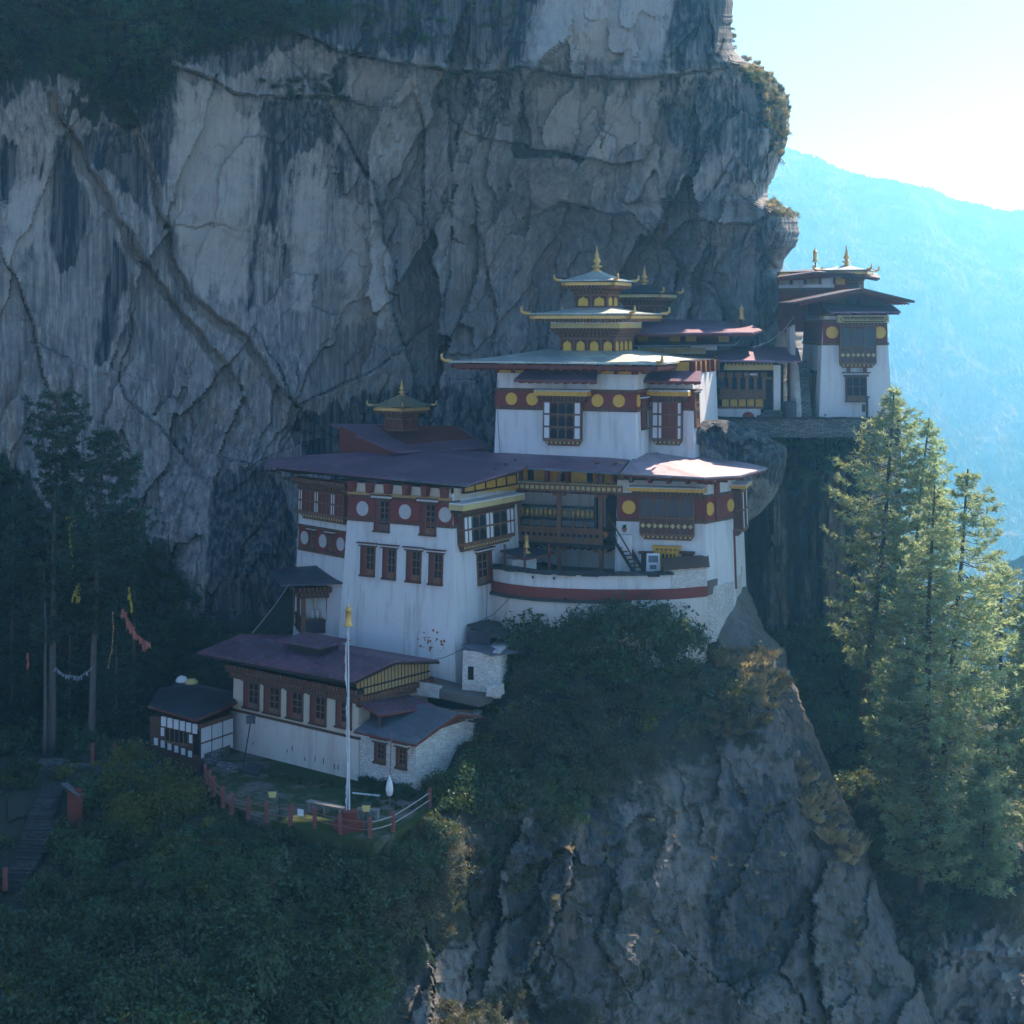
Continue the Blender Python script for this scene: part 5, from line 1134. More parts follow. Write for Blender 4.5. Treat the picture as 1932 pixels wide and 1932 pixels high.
def gallery():
    A = P(968, 1000, 101.6); B = P(1168, 1000, 99.2); A.z = B.z = -16.0
    th = thing('gallery', 'open two storey timber gallery with a row of gold prayer wheels between the houses', 'gallery', ((A + B) / 2))
    F = Face(A, B); T = lambda x, y, d=0: F.px(*q3(x, y), d)[1]; X = lambda x, y=500, d=0: F.px(*q3(x, y), d)[0]
    m = MB(); F.box(m, -.3, F.w + .6, 0, 6.4, -3.2, -2.6); m.build('back_wall', M['white'], th)
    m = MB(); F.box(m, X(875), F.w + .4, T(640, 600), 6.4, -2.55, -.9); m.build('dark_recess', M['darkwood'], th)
    m = MB(); fl = T(640, 600); F.box(m, -.2, F.w - .3, fl, fl + .22, -2.6, .15); F.dentils(m, 0, F.w - .4, fl - .14, fl, -2, .3, .45, .35); m.build('balcony_floor', M['darkwood'], th)
    for x in (398, 632, 872):
        m = MB(); F.box(m, X(x) - .12, X(x) + .12, -.2, 6.2, -.15, .12); F.box(m, X(x) - .4, X(x) + .4, T(640, 310), T(640, 285), -.12, .16); F.box(m, X(x) - .45, X(x) + .45, fl - .25, fl - .01, -.1, .14); m.build('post', M['carved'], th)
    b0, b1 = fl + .22, T(640, 490)
    m = MB(); F.box(m, .1, X(865), b1 - .12, b1, -.05, .12); F.box(m, .1, X(865), b0, b0 + .1, -.05, .12)
    n = 15
    for i in range(n + 1): x = .1 + (X(865) - .1) * i / n; F.box(m, x - .05, x + .05, b0, b1, -.04, .08)
    m.mi = 1
    for i in range(n):
        xm = .1 + (X(865) - .1) * (i + .5) / n; w = (X(865) - .1) / n * .38
        k = 10; F.poly(m, [(xm + w * .8 * math.cos(2 * math.pi * j / k), (b0 + b1) / 2 + w * .8 * math.sin(2 * math.pi * j / k)) for j in range(k)], .0, .03)
    m.mi = 0; F.box(m, .1, X(865), b0, b1, -.03, .01)
    for x in (470, 540, 632, 712, 783): F.poly(m, [(X(x) - .07, b1), (X(x) + .07, b1), (X(x) + .1, b1 + .25), (X(x), b1 + .45), (X(x) - .1, b1 + .25)], -.04, .08)
    m.build('balustrade', [M['carved'], M['dark']], th)
    # shelf of prayer wheels on the back wall
    d = -1.6; sx0, sx1 = X(405, 410, d), X(838, 410, d); s0, s1 = T(620, 440, d), T(620, 378, d)
    m = MB(); F.box(m, sx0, sx1, s1, s1 + .1, d - .3, d + .15); F.box(m, sx0, sx1, s0 - .1, s0, d - .3, d + .15)
    for x in (398, 632, 842): F.box(m, X(x, 410, d) - .08, X(x, 410, d) + .08, s0 - 1.1, s1 + 1.4, d - .3, d + .1)
    F.box(m, sx0, sx1, s0 - .62, s0 - .52, d - .3, d + .1); m.build('wheel_shelf', M['tin_dark'], th)
    for x in (420, 447, 474, 501, 527, 553, 580, 606, 662, 712, 740, 767, 794, 822):
        p = F.pt(X(x, 412, d), s0 + .03, d + .02); h = s1 - s0 - .06
        MB().lathe(p, [(.03, 0), (.03, h * .1), (.12, h * .14), (.125, h * .5), (.12, h * .84), (.03, h * .9), (.03, h)], 10).build('prayer_wheel', M['gold'], th, smooth=True)
    # frieze with carved cloud pattern, yellow boards above it
    f0, f1 = T(640, 282), T(640, 240)
    m = MB(); m.mi = 0; F.box(m, -.1, F.w + .3, f0, f1, -.05, .35); m.mi = 1; F.dentils(m, -.1, F.w + .3, f1, f1 + .08, -.05, .4, .2); F.dentils(m, -.1, F.w + .3, f0 + .12, f1 - .12, .3, .39, .34, .62); m.mi = 2; F.dentils(m, 0, F.w + .2, f0 - .14, f0, -.05, .28, .24); m.build('frieze', [M['carved'], M['palegold'], M['wood']], th)
    m = MB(); F.box(m, -.1, F.w + .2, f1 + .08, 7.0, -.6, -.4); m.build('loft_board', M['yellow'], th)
    m = MB()
    for x in (460, 655, 800): F.box(m, X(x) - .2, X(x) + .15, f1 + .1, f1 + .8, -.45, -.3)
    m.build('loft_opening', M['dark'], th)
    m = MB()
    for x in (405, 560, 680, 850, 950): F.box(m, X(x) - .1, X(x) + .1, f1 + .05, 7.0, -.5, .2)
    m.build('loft_post', M['redwood'], th)
gallery()
# ------------------------------------------------------------------ the long house by the courtyard and its annexes
def gable_roof(m, eF0, eF1, dirb, d1, d2, rise, th=.12):
    """front eave from eF0 to eF1, ridge d1 behind it, back eave d2 behind the ridge"""
    r0, r1 = eF0 + dirb * d1 + UPZ * rise, eF1 + dirb * d1 + UPZ * rise; b0, b1 = r0 + dirb * d2 - UPZ * rise * d2 / d1, r1 + dirb * d2 - UPZ * rise * d2 / d1
    m.slab([eF0, eF1, r1, r0], th); e = UPZ * .004; m.slab([r0 + e, r1 + e, b1 + e, b0 + e], th); return r0, r1, b0, b1
def long_house():
    ang = 39; t = R(ang); b = Vector((math.sin(t), math.cos(t), 0)); a = Vector((math.cos(t), -math.sin(t), 0))
    pl = quad_plan(676, 89.4, ang, 436, depth=6.0); zl = -23.5
    th = thing('long_house', 'long cream and white house with five red windows beside the courtyard', 'house', (pl[1][0], pl[1][1], TZ))
    lo = Shell(th, pl, zl, TZ - 1.2, zl, .03, M['offwhite'], 'lower_wall'); up = Shell(th, offset_poly([Vector((*p, 0)) for p in pl], -.07), zl, zl, -20.9, .02, M['cream'], 'upper_wall')
    F, S = up.F[:2]; LF = lo.F[0]
    m = MB()
    for f in lo.F: f.box(m, .04, f.w - .04, zl - lo.z0 - .05, zl - lo.z0 + .06, -.2, .08)
    m.build('ledge', M['wood'], th)
    for x0, x1, y0, y1 in ((617, 698, 452, 592), (727, 813, 476, 620), (852, 936, 503, 648), (978, 1062, 528, 678), (1118, 1200, 555, 695)):
        window(th, F, F.rect(q4, x0, y0, x1, y1), 'l', red=.36)
    m = MB(); rnd = random.Random(9)
    for i in range(9):
        X, T = rnd.uniform(.6, F.w - .3), rnd.uniform(1.8, 2.3); LF.box(m, X - .03, X + .03, T - rnd.uniform(.15, .4), T, -.02, .006)
    m.build('damp_streak', M['darkwood'], th)
    trim(th, F, .0, F.w + .1, 1.95, 2.75, .55, 'eave_cornice', pitch=.24); trim(th, S, .0, S.w, 1.75, 2.35, .45, 'gable_cornice', pitch=.26)
    e0, e1 = P(372, 1230.5, 95.6), P(666, 1284, 88.0); e1.z = e0.z = (e0.z + e1.z) / 2
    m = MB(); r0, r1, b0, b1 = gable_roof(m, e0, e1, b, 3.4, 3.7, .55); m.build('roof', M['tin_rust'], th)
    m = MB(); m.tube([e1 - UPZ * .14, r1 - UPZ * .16, b1 - UPZ * .14], .09, 4); m.tube([e0 - UPZ * .14, r0 - UPZ * .16, b0 - UPZ * .14], .09, 4); m.tube([e0 - UPZ * .16, e1 - UPZ * .16], .08, 4); m.build('verge_board', M['darkwood'], th)
    # small raised roof over the smoke vent
    c = (e0 + e1) / 2 + b * 3.1 + a * .35 + UPZ * .95; m = MB()
    m.slab([c - a * 2.1 - b * 1.1, c + a * 1.6 - b * 1.1, c + a * 1.6 + b * 1.3 + UPZ * .12, c - a * 2.1 + b * 1.3 + UPZ * .12], .1); v = m.build('vent_roof', M['tin_rust'], th)
    m = MB(); m.prism([c - a * 1.5 - b * .7 - UPZ * .8, c + a * 1.1 - b * .7 - UPZ * .8, c + a * 1.1 + b * .8 - UPZ * .8, c - a * 1.5 + b * .8 - UPZ * .8], [c - a * 1.5 - b * .7 - UPZ * .1, c + a * 1.1 - b * .7 - UPZ * .1, c + a * 1.1 + b * .8 - UPZ * .1, c - a * 1.5 + b * .8 - UPZ * .1]); m.build('vent_box', M['darkwood'], th)
    # ochre boarded gable with a dark rail
    zz = lambda p: p.z - up.z0
    def sx(p): return (p - S.O).dot(S.a)
    g = [(0.0, 2.35), (S.w, 2.35), (S.w + .1, zz(b1) - .05), (sx(r1), zz(r1) - .18), (.0, zz(e1) + .05)]
    m = MB(); S.poly(m, g, -.1, .12); gb = m.build('boarded_gable', M['straw'], th); m = MB()
    x = .1
    while x < S.w - .1:
        tt = zz(e1) + (zz(r1) - zz(e1)) * (1 - abs(x - sx(r1)) / 3.4) - .25; S.box(m, x - .015, x + .015, 2.35, max(2.4, tt), .1, .15); x += .28
    S.box(m, 0, S.w, 2.72, 2.8, .1, .19); m.build('batten', M['darkwood'], gb)
    return up, a, b
LH = long_house()
def house_annex():
    ang = 37; pl = quad_plan(785, 86.9, ang, 668, depth=5.2); z1 = -22.75
    t = R(ang); b = Vector((math.sin(t), math.cos(t), 0)); a = Vector((math.cos(t), -math.sin(t), 0))
    th = thing('stone_annex', 'low rubble annex with grey tin roof and two small windows, joined to the long house', 'annex', (pl[1][0], pl[1][1], TZ - 1.5))
    sh = Shell(th, pl, TZ, TZ - 1.6, z1, .03, M['whitestone']); F, S = sh.F[:2]
    for x0, x1, y0, y1 in ((1328, 1384, 782, 885), (1446, 1500, 808, 915)): window(th, F, F.rect(q4, x0, y0, x1, y1), 'l', red=.3, lint=.3)
    e0, e1 = P(668, 1377, 88.7), P(784, 1403, 85.9); e0.z = e1.z = zof(1403, 85.9)
    m = MB(); r0, r1, b0, b1 = gable_roof(m, e0, e1 , b, 3.6, 2.2, .95, .1); m.build('roof', M['tin_grey'], th)
    m = MB(); S.poly(m, [(0.05, z1 - sh.z0), (S.w - .05, z1 - sh.z0), (S.w - .2, z1 - sh.z0 + .45), (3.2, z1 - sh.z0 + .85), (.1, z1 - sh.z0 + .12)], -.1, .03); gb = m.build('board_gable', M['wood'], th)
    m = MB()
    for i in range(13): S.box(m, .3 + i * .36, .33 + i * .36, z1 - sh.z0, z1 - sh.z0 + .15 + .62 * (1 - abs(i - 8) / 9), .02, .06)
    m.build('batten', M['rail'], gb)
    m = MB(); m.tube([e1 - UPZ * .1, r1 - UPZ * .12, b1 - UPZ * .1], .08, 4); m.tube([e0 - UPZ * .12, e1 - UPZ * .12], .07, 4); m.build('verge_board', M['redwood'], th)
house_annex()
def porch():
    A = lambda u, v, Y: P(u, v, Y)
    th = thing('porch', 'porch with red edged tin roof on posts between the long house gable and annex', 'porch', A(740, 1375, 90))
    m = MB(); m.slab([A(667, 1317, 90.0), A(714, 1348.5, 88.2), A(824, 1332, 91.0), A(762, 1306, 93.2)], .1); m.build('roof', M['tin_rust'], th)
    m = MB(); m.tube([A(667, 1319.5, 90.0), A(714, 1351.5, 88.1), A(824, 1335, 91.0)], .07, 4); m.build('verge_board', M['redwood'], th)
    m = MB(); m.prism([A(690, 1376, 90.6), A(716, 1386, 89.6), A(806, 1376, 91.8), A(770, 1366, 94)], [A(690, 1327, 90.6), A(716, 1350, 89.6), A(806, 1338, 91.8), A(770, 1315, 94)]); m.build('dark_wall', M['darkwood'], th)
    for u, v0, v1, Y in ((716, 1392, 1350, 88.6), (770, 1372, 1342, 89.8), (812, 1374, 1337, 90.9)): m = MB(); m.tube([A(u, v0, Y), A(u, v1, Y)], .10, 4); m.build('post', M['wood'], th)
porch()
def timber_annex():
    ang = 30; pl = quad_plan(377, 92.6, ang, 283, depth=2.9); zb = zof(1432, 92.6); zt = zof(1366, 92.6)
    t = R(ang); b = Vector((math.sin(t), math.cos(t), 0)); a = Vector((math.cos(t), -math.sin(t), 0))
    th = thing('timber_annex', 'low half timbered annex with white panels and dark tin roof near the firs', 'annex', (pl[1][0], pl[1][1], zb))
    sh = Shell(th, pl, zb, zb - .8, zt, 0, M['wood']); F, S = sh.F[:2]
    n = MB(); r = lambda f, *k: f.rect(q4, *k)
    for i in range(6): x0 = 166 + i * 34; q = r(F, x0, 640 + i * 8, x0 + 26, 692 + i * 8); F.box(n, q[0], q[1], q[2], q[3], -.05, .04)
    for i in range(7):
        x0 = 90 + i * 37
        if 120 < x0 < 330: q = r(F, x0, 740 + i * 14, x0 + 20, 782 + i * 13); F.box(n, q[0], q[1], q[2], q[3] - .02, -.05, .04)
    for x0, x1 in ((164, 182), (318, 334)): q = r(F, x0, 700 + (x0 - 164) * .25, x1, 745 + (x0 - 164) * .25); F.box(n, q[0], q[1], q[2], q[3], -.05, .04)
    H = sh.z1 - sh.z0; bs = .75
    for i in range(3):
        for j in range(2):
            x0 = .06 + i * S.w / 3; h0 = bs + j * (H - bs - .25) / 2; S.box(n, x0 + .05, x0 + S.w / 3 - .06, h0 + .06, h0 + (H - bs - .25) / 2 - .04, -.05, .04)
    n.build('white_panel', M['winwhite'], th)
    m = MB(); q = r(F, 190, 715, 315, 790); F.box(m, q[0], q[1], q[2], q[3], -.05, .03); w = m.build('window', M['dark'], th)
    m = MB()
    for i in range(6): x = q[0] + (q[1] - q[0]) * i / 5; F.box(m, x - .03, x + .03, q[2], q[3], -.05, .08)
    F.box(m, q[0], q[1], q[2], q[2] + .12, -.05, .1); m.build('frame', M['carved'], w)
    m = MB(); q = r(F, 342, 712, 372, 846); F.box(m, q[0], q[1], q[2], q[3], -.05, .03); m.build('door', M['dark'], th)
    m = MB(); S.box(m, .05, S.w - .05, H - .22, H - .02, -.05, .12); S.dentils(m, .1, S.w - .1, H - .2, H - .06, .1, .2, .22); m.build('cornice', M['carved'], th)
    A = P; m = MB(); m.slab([A(280, 1331, 94.8), A(369, 1357.5, 91.6), A(446, 1323, 95.6), A(436, 1303, 97.6), A(362, 1288, 99.0), A(300, 1297, 99.2)], .1); m.build('roof', M['tin_dark'], th)
    m = MB(); m.tube([A(369, 1360, 91.6), A(446, 1326, 95.6)], .09, 4); m.tube([A(280, 1334, 94.8), A(369, 1360, 91.6)], .07, 4); m.build('verge_board', M['redwood'], th)
    p = A(351, 1287, 98.0); m = MB(); m.lathe(p + Vector((-.25, 0, -.05)), [(.05, 0), (.36, .06), (.4, .2), (.25, .38), (.05, .45)], 9); o = m.build('plastic_bundle', M['winwhite'], None, smooth=True); tag(o, 'white bundle lying on the dark tin roof of the timber annex', 'bundle')
    m = MB(); m.lathe(p + Vector((.38, -.2, -.1)), [(.05, 0), (.38, .06), (.42, .16), (.25, .32), (.05, .36)], 9); o = m.build('plastic_bundle', M['lampyellow'], None, smooth=True); tag(o, 'yellowish bundle next to the white one on the dark annex roof', 'bundle')
timber_annex()

def wheel_pavilion():
    c = P(611, 1100, 102.6); ang = -15; z0, z1, ze, za = -19.9, -17.15, -16.5, -15.6
    th = thing('prayer_pavilion', 'open square pavilion with dark tin pyramid roof left of the block house', 'pavilion', (c.x, c.y, z0 - 2))
    F = sq((c.x, c.y), ang, 3.5, z0 - 2.2, z0, th, M['white'], 'plinth'); F = sq((c.x, c.y), ang, 3.3, z0, z1, None, None, '')
    sq((c.x, c.y), ang, 1.5, z0, z1, th, M['offwhite'], 'inner_wall')
    for f in F[:3] + F[3:]:
        for x in ((.12,) if True else ()):
            m = MB(); f.box(m, x - .13, x + .13, 0, z1 - z0, -.13, .13); m.build('post', M['carved'], th)
        m = MB(); f.box(m, f.w * .5 - .1, f.w * .5 + .1, 0, z1 - z0, -.1, .08); m.build('post', M['wood'], th)
        m = MB(); m.mi = 0; f.box(m, .1, f.w - .1, .78, .88, -.06, .06); f.box(m, .1, f.w - .1, .05, .15, -.06, .06)
        for i in range(9): x = .2 + (f.w - .4) * i / 8; f.box(m, x - .05, x + .05, .1, .98, -.05, .05)
        m.mi = 1; f.box(m, .1, f.w - .1, .15, .78, -.03, .02); m.build('railing', [M['wood'], M['tin_dark']], th)
        trim(th, f, 0, f.w, z1 - z0 - .45, z1 - z0 + .25, .6, 'cornice')
    p = F[0].pt(1.0, .9, -.55)
    for i in range(3):
        MB().lathe(F[0].pt(.75 + .33 * i, .85, -.5), [(.03, 0), (.14, .04), (.15, .3), (.14, .56), (.03, .6)], 10).build('prayer_wheel', M['offwhite'], th, smooth=True)
    m = MB(); hip(m, (c.x, c.y), ang, 6.3, ze, .3, za, .1, lift=.02); m.build('roof', M['tin_dark'], th)
    MB().tube([(c.x, c.y, za - .1), (c.x, c.y, za + .6)], .05, 6).build('finial_pole', M['darkwood'], th); banner(th, (c.x, c.y, za + .35), .85)
wheel_pavilion()

# ------------------------------------------------------------------ court of the gallery: curved parapet, retaining wall, kiosk, stair
def strip(mb, line, z0, z1, d0, d1, cap=False):
    """a wall following a plan line: d0..d1 = distance in front of the line"""
    pts = [Vector((p[0], p[1], 0)) for p in line]; n = len(pts); nor = []
    for i in range(n):
        e = pts[min(i + 1, n - 1)] - pts[max(i - 1, 0)]; e.normalize(); nor.append(Vector((e.y, -e.x, 0)))
    vs = []
    for p, q in zip(pts, nor):
        f, k = p + q * d1, p + q * d0; vs += [(f.x, f.y, z0), (f.x, f.y, z1), (k.x, k.y, z1), (k.x, k.y, z0)]
    fs = [(i * 4 + k, i * 4 + (k + 1) % 4, (i + 1) * 4 + (k + 1) % 4, (i + 1) * 4 + k) for i in range(n - 1) for k in range(4)]
    fs = [f[::-1] for f in fs] + [(0, 1, 2, 3), ((n - 1) * 4 + 3, (n - 1) * 4 + 2, (n - 1) * 4 + 1, (n - 1) * 4)]
    return mb.add(vs, fs)
def parapet():
    base = [(916, 98.9), (960, 97.2), (1010, 96.1), (1070, 95.5), (1130, 95.2), (1190, 95.2), (1240, 95.3), (1268, 95.5)]
    ln = [(P(u, 0, Y).x, Y) for u, Y in base]; ext = [(P(u, 0, Y).x, Y) for u, Y in ((1266, 95.5), (1300, 95.9), (1333, 96.5))]
    th = thing('parapet_wall', 'curved white retaining wall with a red stripe and slate capping below the gallery', 'wall', (ln[4][0], ln[4][1], -20))
    zc = -15.35; t = MB()
    strip(t, ln + [(P(1300, 0, 95.9).x, 95.9), (P(1333, 0, 96.5).x, 96.5)], -21.5, -16.75, -.5, .10).build('retaining_wall', M['offwhite'], th)
    strip(MB(), ln, -16.7, zc, -.35, 0).build('parapet', M['white'], th)
    strip(MB(), ln + ext[1:], -16.78, -16.15, -.3, .115).build('red_stripe', M['band'], th)
    strip(MB(), ln[:6], -16.95, -16.78, -.2, .32).build('slate_ledge', M['slate'], th)
    m = MB(); rnd = random.Random(4); pts = ln
    for i in range(len(pts) - 1):
        p, q = Vector((*pts[i], 0)), Vector((*pts[i + 1], 0)); L_ = (q - p).length; k = max(1, int(L_ / .42)); e = (q - p).normalized(); nn = Vector((e.y, -e.x, 0))
        for j in range(k):
            c = p + (q - p) * ((j + .5) / k) - nn * .12; m.box((c.x, c.y, zc + rnd.uniform(-.02, .08)), L_ / k * 1.25, rnd.uniform(.75, 1.0), .10, math.atan2(e.y, e.x) + rnd.uniform(-.1, .1))
            m.box((c.x + rnd.uniform(-.1, .1), c.y, zc + .1 + rnd.uniform(0, .07)), L_ / k * .95, rnd.uniform(.4, .6), .09, math.atan2(e.y, e.x) + rnd.uniform(-.2, .2))
    m.build('slate_capping', M['slate'], th)
    strip(MB(), ext, -16.2, -15.0, -1.0, .06).build('end_block', M['whitestone'], th)
    m = MB(); a0, a1 = P(1250, 0, 95.0), P(1338, 0, 96.3)
    for i in range(9):
        f = i / 9; p = a0 + (a1 - a0) * f; q = a0 + (a1 - a0) * (f + .12); m.slab([Vector((p.x, p.y - .1, -14.92 + .02 * (i % 2))), Vector((q.x, q.y - .1, -14.92 + .02 * (i % 2))), Vector((q.x + .1, q.y + 1.4, -14.45)), Vector((p.x + .1, p.y + 1.4, -14.45))], .07)
    m.build('slate_roof', M['wood'], th)
    m = MB()
    for u, v, Y in ((1045, 1092.5, 95.5), (1005, 1090.5, 96.0), (988, 1160, 95.8), (1024, 1162, 95.5), (1066, 1132, 95.3), (1300, 1146, 95.7)): p = P(u, v, Y); m.box((p.x, p.y - .06, p.z), .11, .3, .11)
    m.build('drain_hole', M['dark'], th)
    # rubble footing that carries the shrine house
    ft = [P(1318, 0, 96.9), P(1352, 0, 97.3), P(1384, 0, 99.3), P(1400, 0, 102), P(1330, 0, 103)]
    m = MB(); m.prism([Vector((p.x, p.y, -19.8)) for p in ft], [Vector((p.x, p.y + .3, -16.4)) for p in ft]); o = m.build('rubble_footing', M['whitestone'], None); tag(o, 'whitewashed rubble footing under the right corner of the shrine house', 'wall')
    m = MB(); m.slab([(P(905, 0, 100).x, 100, -16.0), (ln[2][0], ln[2][1] + .3, -16.0), (ln[5][0], ln[5][1] + .3, -16.0), (P(1340, 0, 97).x, 97, -16.0), (P(1400, 0, 103).x, 103, -16.0), (P(940, 0, 105).x, 105, -16.0)], .8); m.build('gallery_court', M['dirt'], kind='structure')
parapet()
def kiosk():
    c = P(993, 1060, 98.2)
    th = thing('gate_kiosk', 'small roofed shrine kiosk with a bell finial standing behind the curved parapet', 'kiosk', (c.x, c.y, -16))
    A = P; m = MB(); m.slab([A(945, 1038, 98.6), A(990, 1054, 96.8), A(1047, 1042, 98.9), A(1000, 1029.5, 100.4)], .09); m.build('roof', M['tin_dark'], th)
    m = MB(); m.tube([A(945, 1040, 98.6), A(990, 1056, 96.8), A(1047, 1044, 98.9)], .07, 4); m.build('verge_board', M['redwood'], th)
    for u, Y in ((952, 98.6), (990, 97.2), (1036, 98.7)): m = MB(); m.tube([PU(u, Y, -16), PU(u, Y, -13.95)], .10, 4); m.build('post', M['redwood'], th)
    m = MB(); m.box((c.x - .3, c.y + .5, -16), 1.6, 1.0, 1.2, .4); m.build('shrine_block', M['white'], th)
    p = A(993.5, 1040, 98.4); MB().lathe(p - UPZ * .15, [(.3, 0), (.26, .1), (.08, .16), (.06, .34), (.22, .36), (.17, .52), (.12, .62), (.11, .98), (.14, 1.0), (.05, 1.1), (.02, 1.22)], 12).build('finial', M['gold'], th, smooth=True)
kiosk()
def wooden_stair():
    a, b = P(1157, 999, 99.2), P(1207, 1082, 97.3)
    th = thing('wooden_stair', 'steep dark wooden stair climbing from the court to the timber gallery', 'stair', b)
    d = (b - a); s = Vector((d.y, -d.x, 0)).normalized() * .42
    for k in (-1, 1): m = MB(); m.tube([a + s * k, b + s * k], .12, 4); m.build('stringer', M['darkwood'], th)
    for i in range(11):
        p = a + d * ((i + .5) / 11); m = MB(); m.hexa([p + s + Vector((-.06, -.14, -.03)), p - s + Vector((-.06, -.14, -.03)), p - s + Vector((.06, .14, -.03)), p + s + Vector((.06, .14, -.03)), p + s + Vector((-.06, -.14, .03)), p - s + Vector((-.06, -.14, .03)), p - s + Vector((.06, .14, .03)), p + s + Vector((.06, .14, .03))]); m.build('step', M['wood'], th)
    for k in (1,): m = MB(); m.tube([a + s * k + UPZ * .9, b + s * k + UPZ * .85], .05, 5); m.tube([a + s * k, a + s * k + UPZ * .95], .05, 5); m.tube([b + s * k, b + s * k + UPZ * .9], .05, 5); m.build('handrail', M['wood'], th)
wooden_stair()
def court_objects():
    p = P(1233, 1079, 97.15); m = MB(); m.hexa([p + Vector((-.45, 0, 0)), p + Vector((.42, 0, 0)), p + Vector((.42, .08, 0)), p + Vector((-.45, .08, 0)), p + Vector((-.40, .15, 1.1)), p + Vector((.38, .15, 1.1)), p + Vector((.38, .22, 1.1)), p + Vector((-.40, .22, 1.1))]); m.mi = 0
    o = m.build('notice_board', M['winwhite'], None); tag(o, 'white framed notice board leaning beside the gilded shrine door', 'board')
    m = MB(); f = Face(p + Vector((-.32, .02, .12)), p + Vector((.30, .02, .12)), .13); f.box(m, .02, .6, .45, .85, -.02, .035); f.box(m, .1, .5, .05, .3, -.02, .03); m.build('picture', M['tin_grey'], o)
    for q, lab, s in ((P(1143, 1013, 99.0), 'terracotta flower pot on the end of the timber balcony', 1.0), (P(1178, 1004, 98.3), 'flower pot with a dark plant on the ledge by the wooden stair', .7)):
        th = thing('flower_pot', lab, 'flower pot', q); MB().lathe(q, [(.14 * s, 0), (.22 * s, .30 * s), (.24 * s, .33 * s), (.2 * s, .34 * s)], 10).build('pot', M['terracotta'], th)
        m = MB(); rnd = random.Random(int(q.x * 10))
        for i in range(26):
            e = Vector((rnd.uniform(-1, 1), rnd.uniform(-1, 1), rnd.uniform(.4, 1.6))) * .2 * s; r = q + UPZ * .3 * s; w = Vector((.03, .02, 0)); m.add([r, r + e + w, r + e * 1.4, r + e - w], [(0, 1, 2, 3)])
        m.build('plant', M['leaf_dark'], th)
    q = P(1178, 1011, 98.5); m = MB(); m.box((q.x, q.y + .1, -16), .9, .7, q.z + 16 + .08); o = m.build('ledge_block', M['white'], None); tag(o, 'whitewashed block carrying a flower pot beside the wooden stair', 'block')
court_objects()

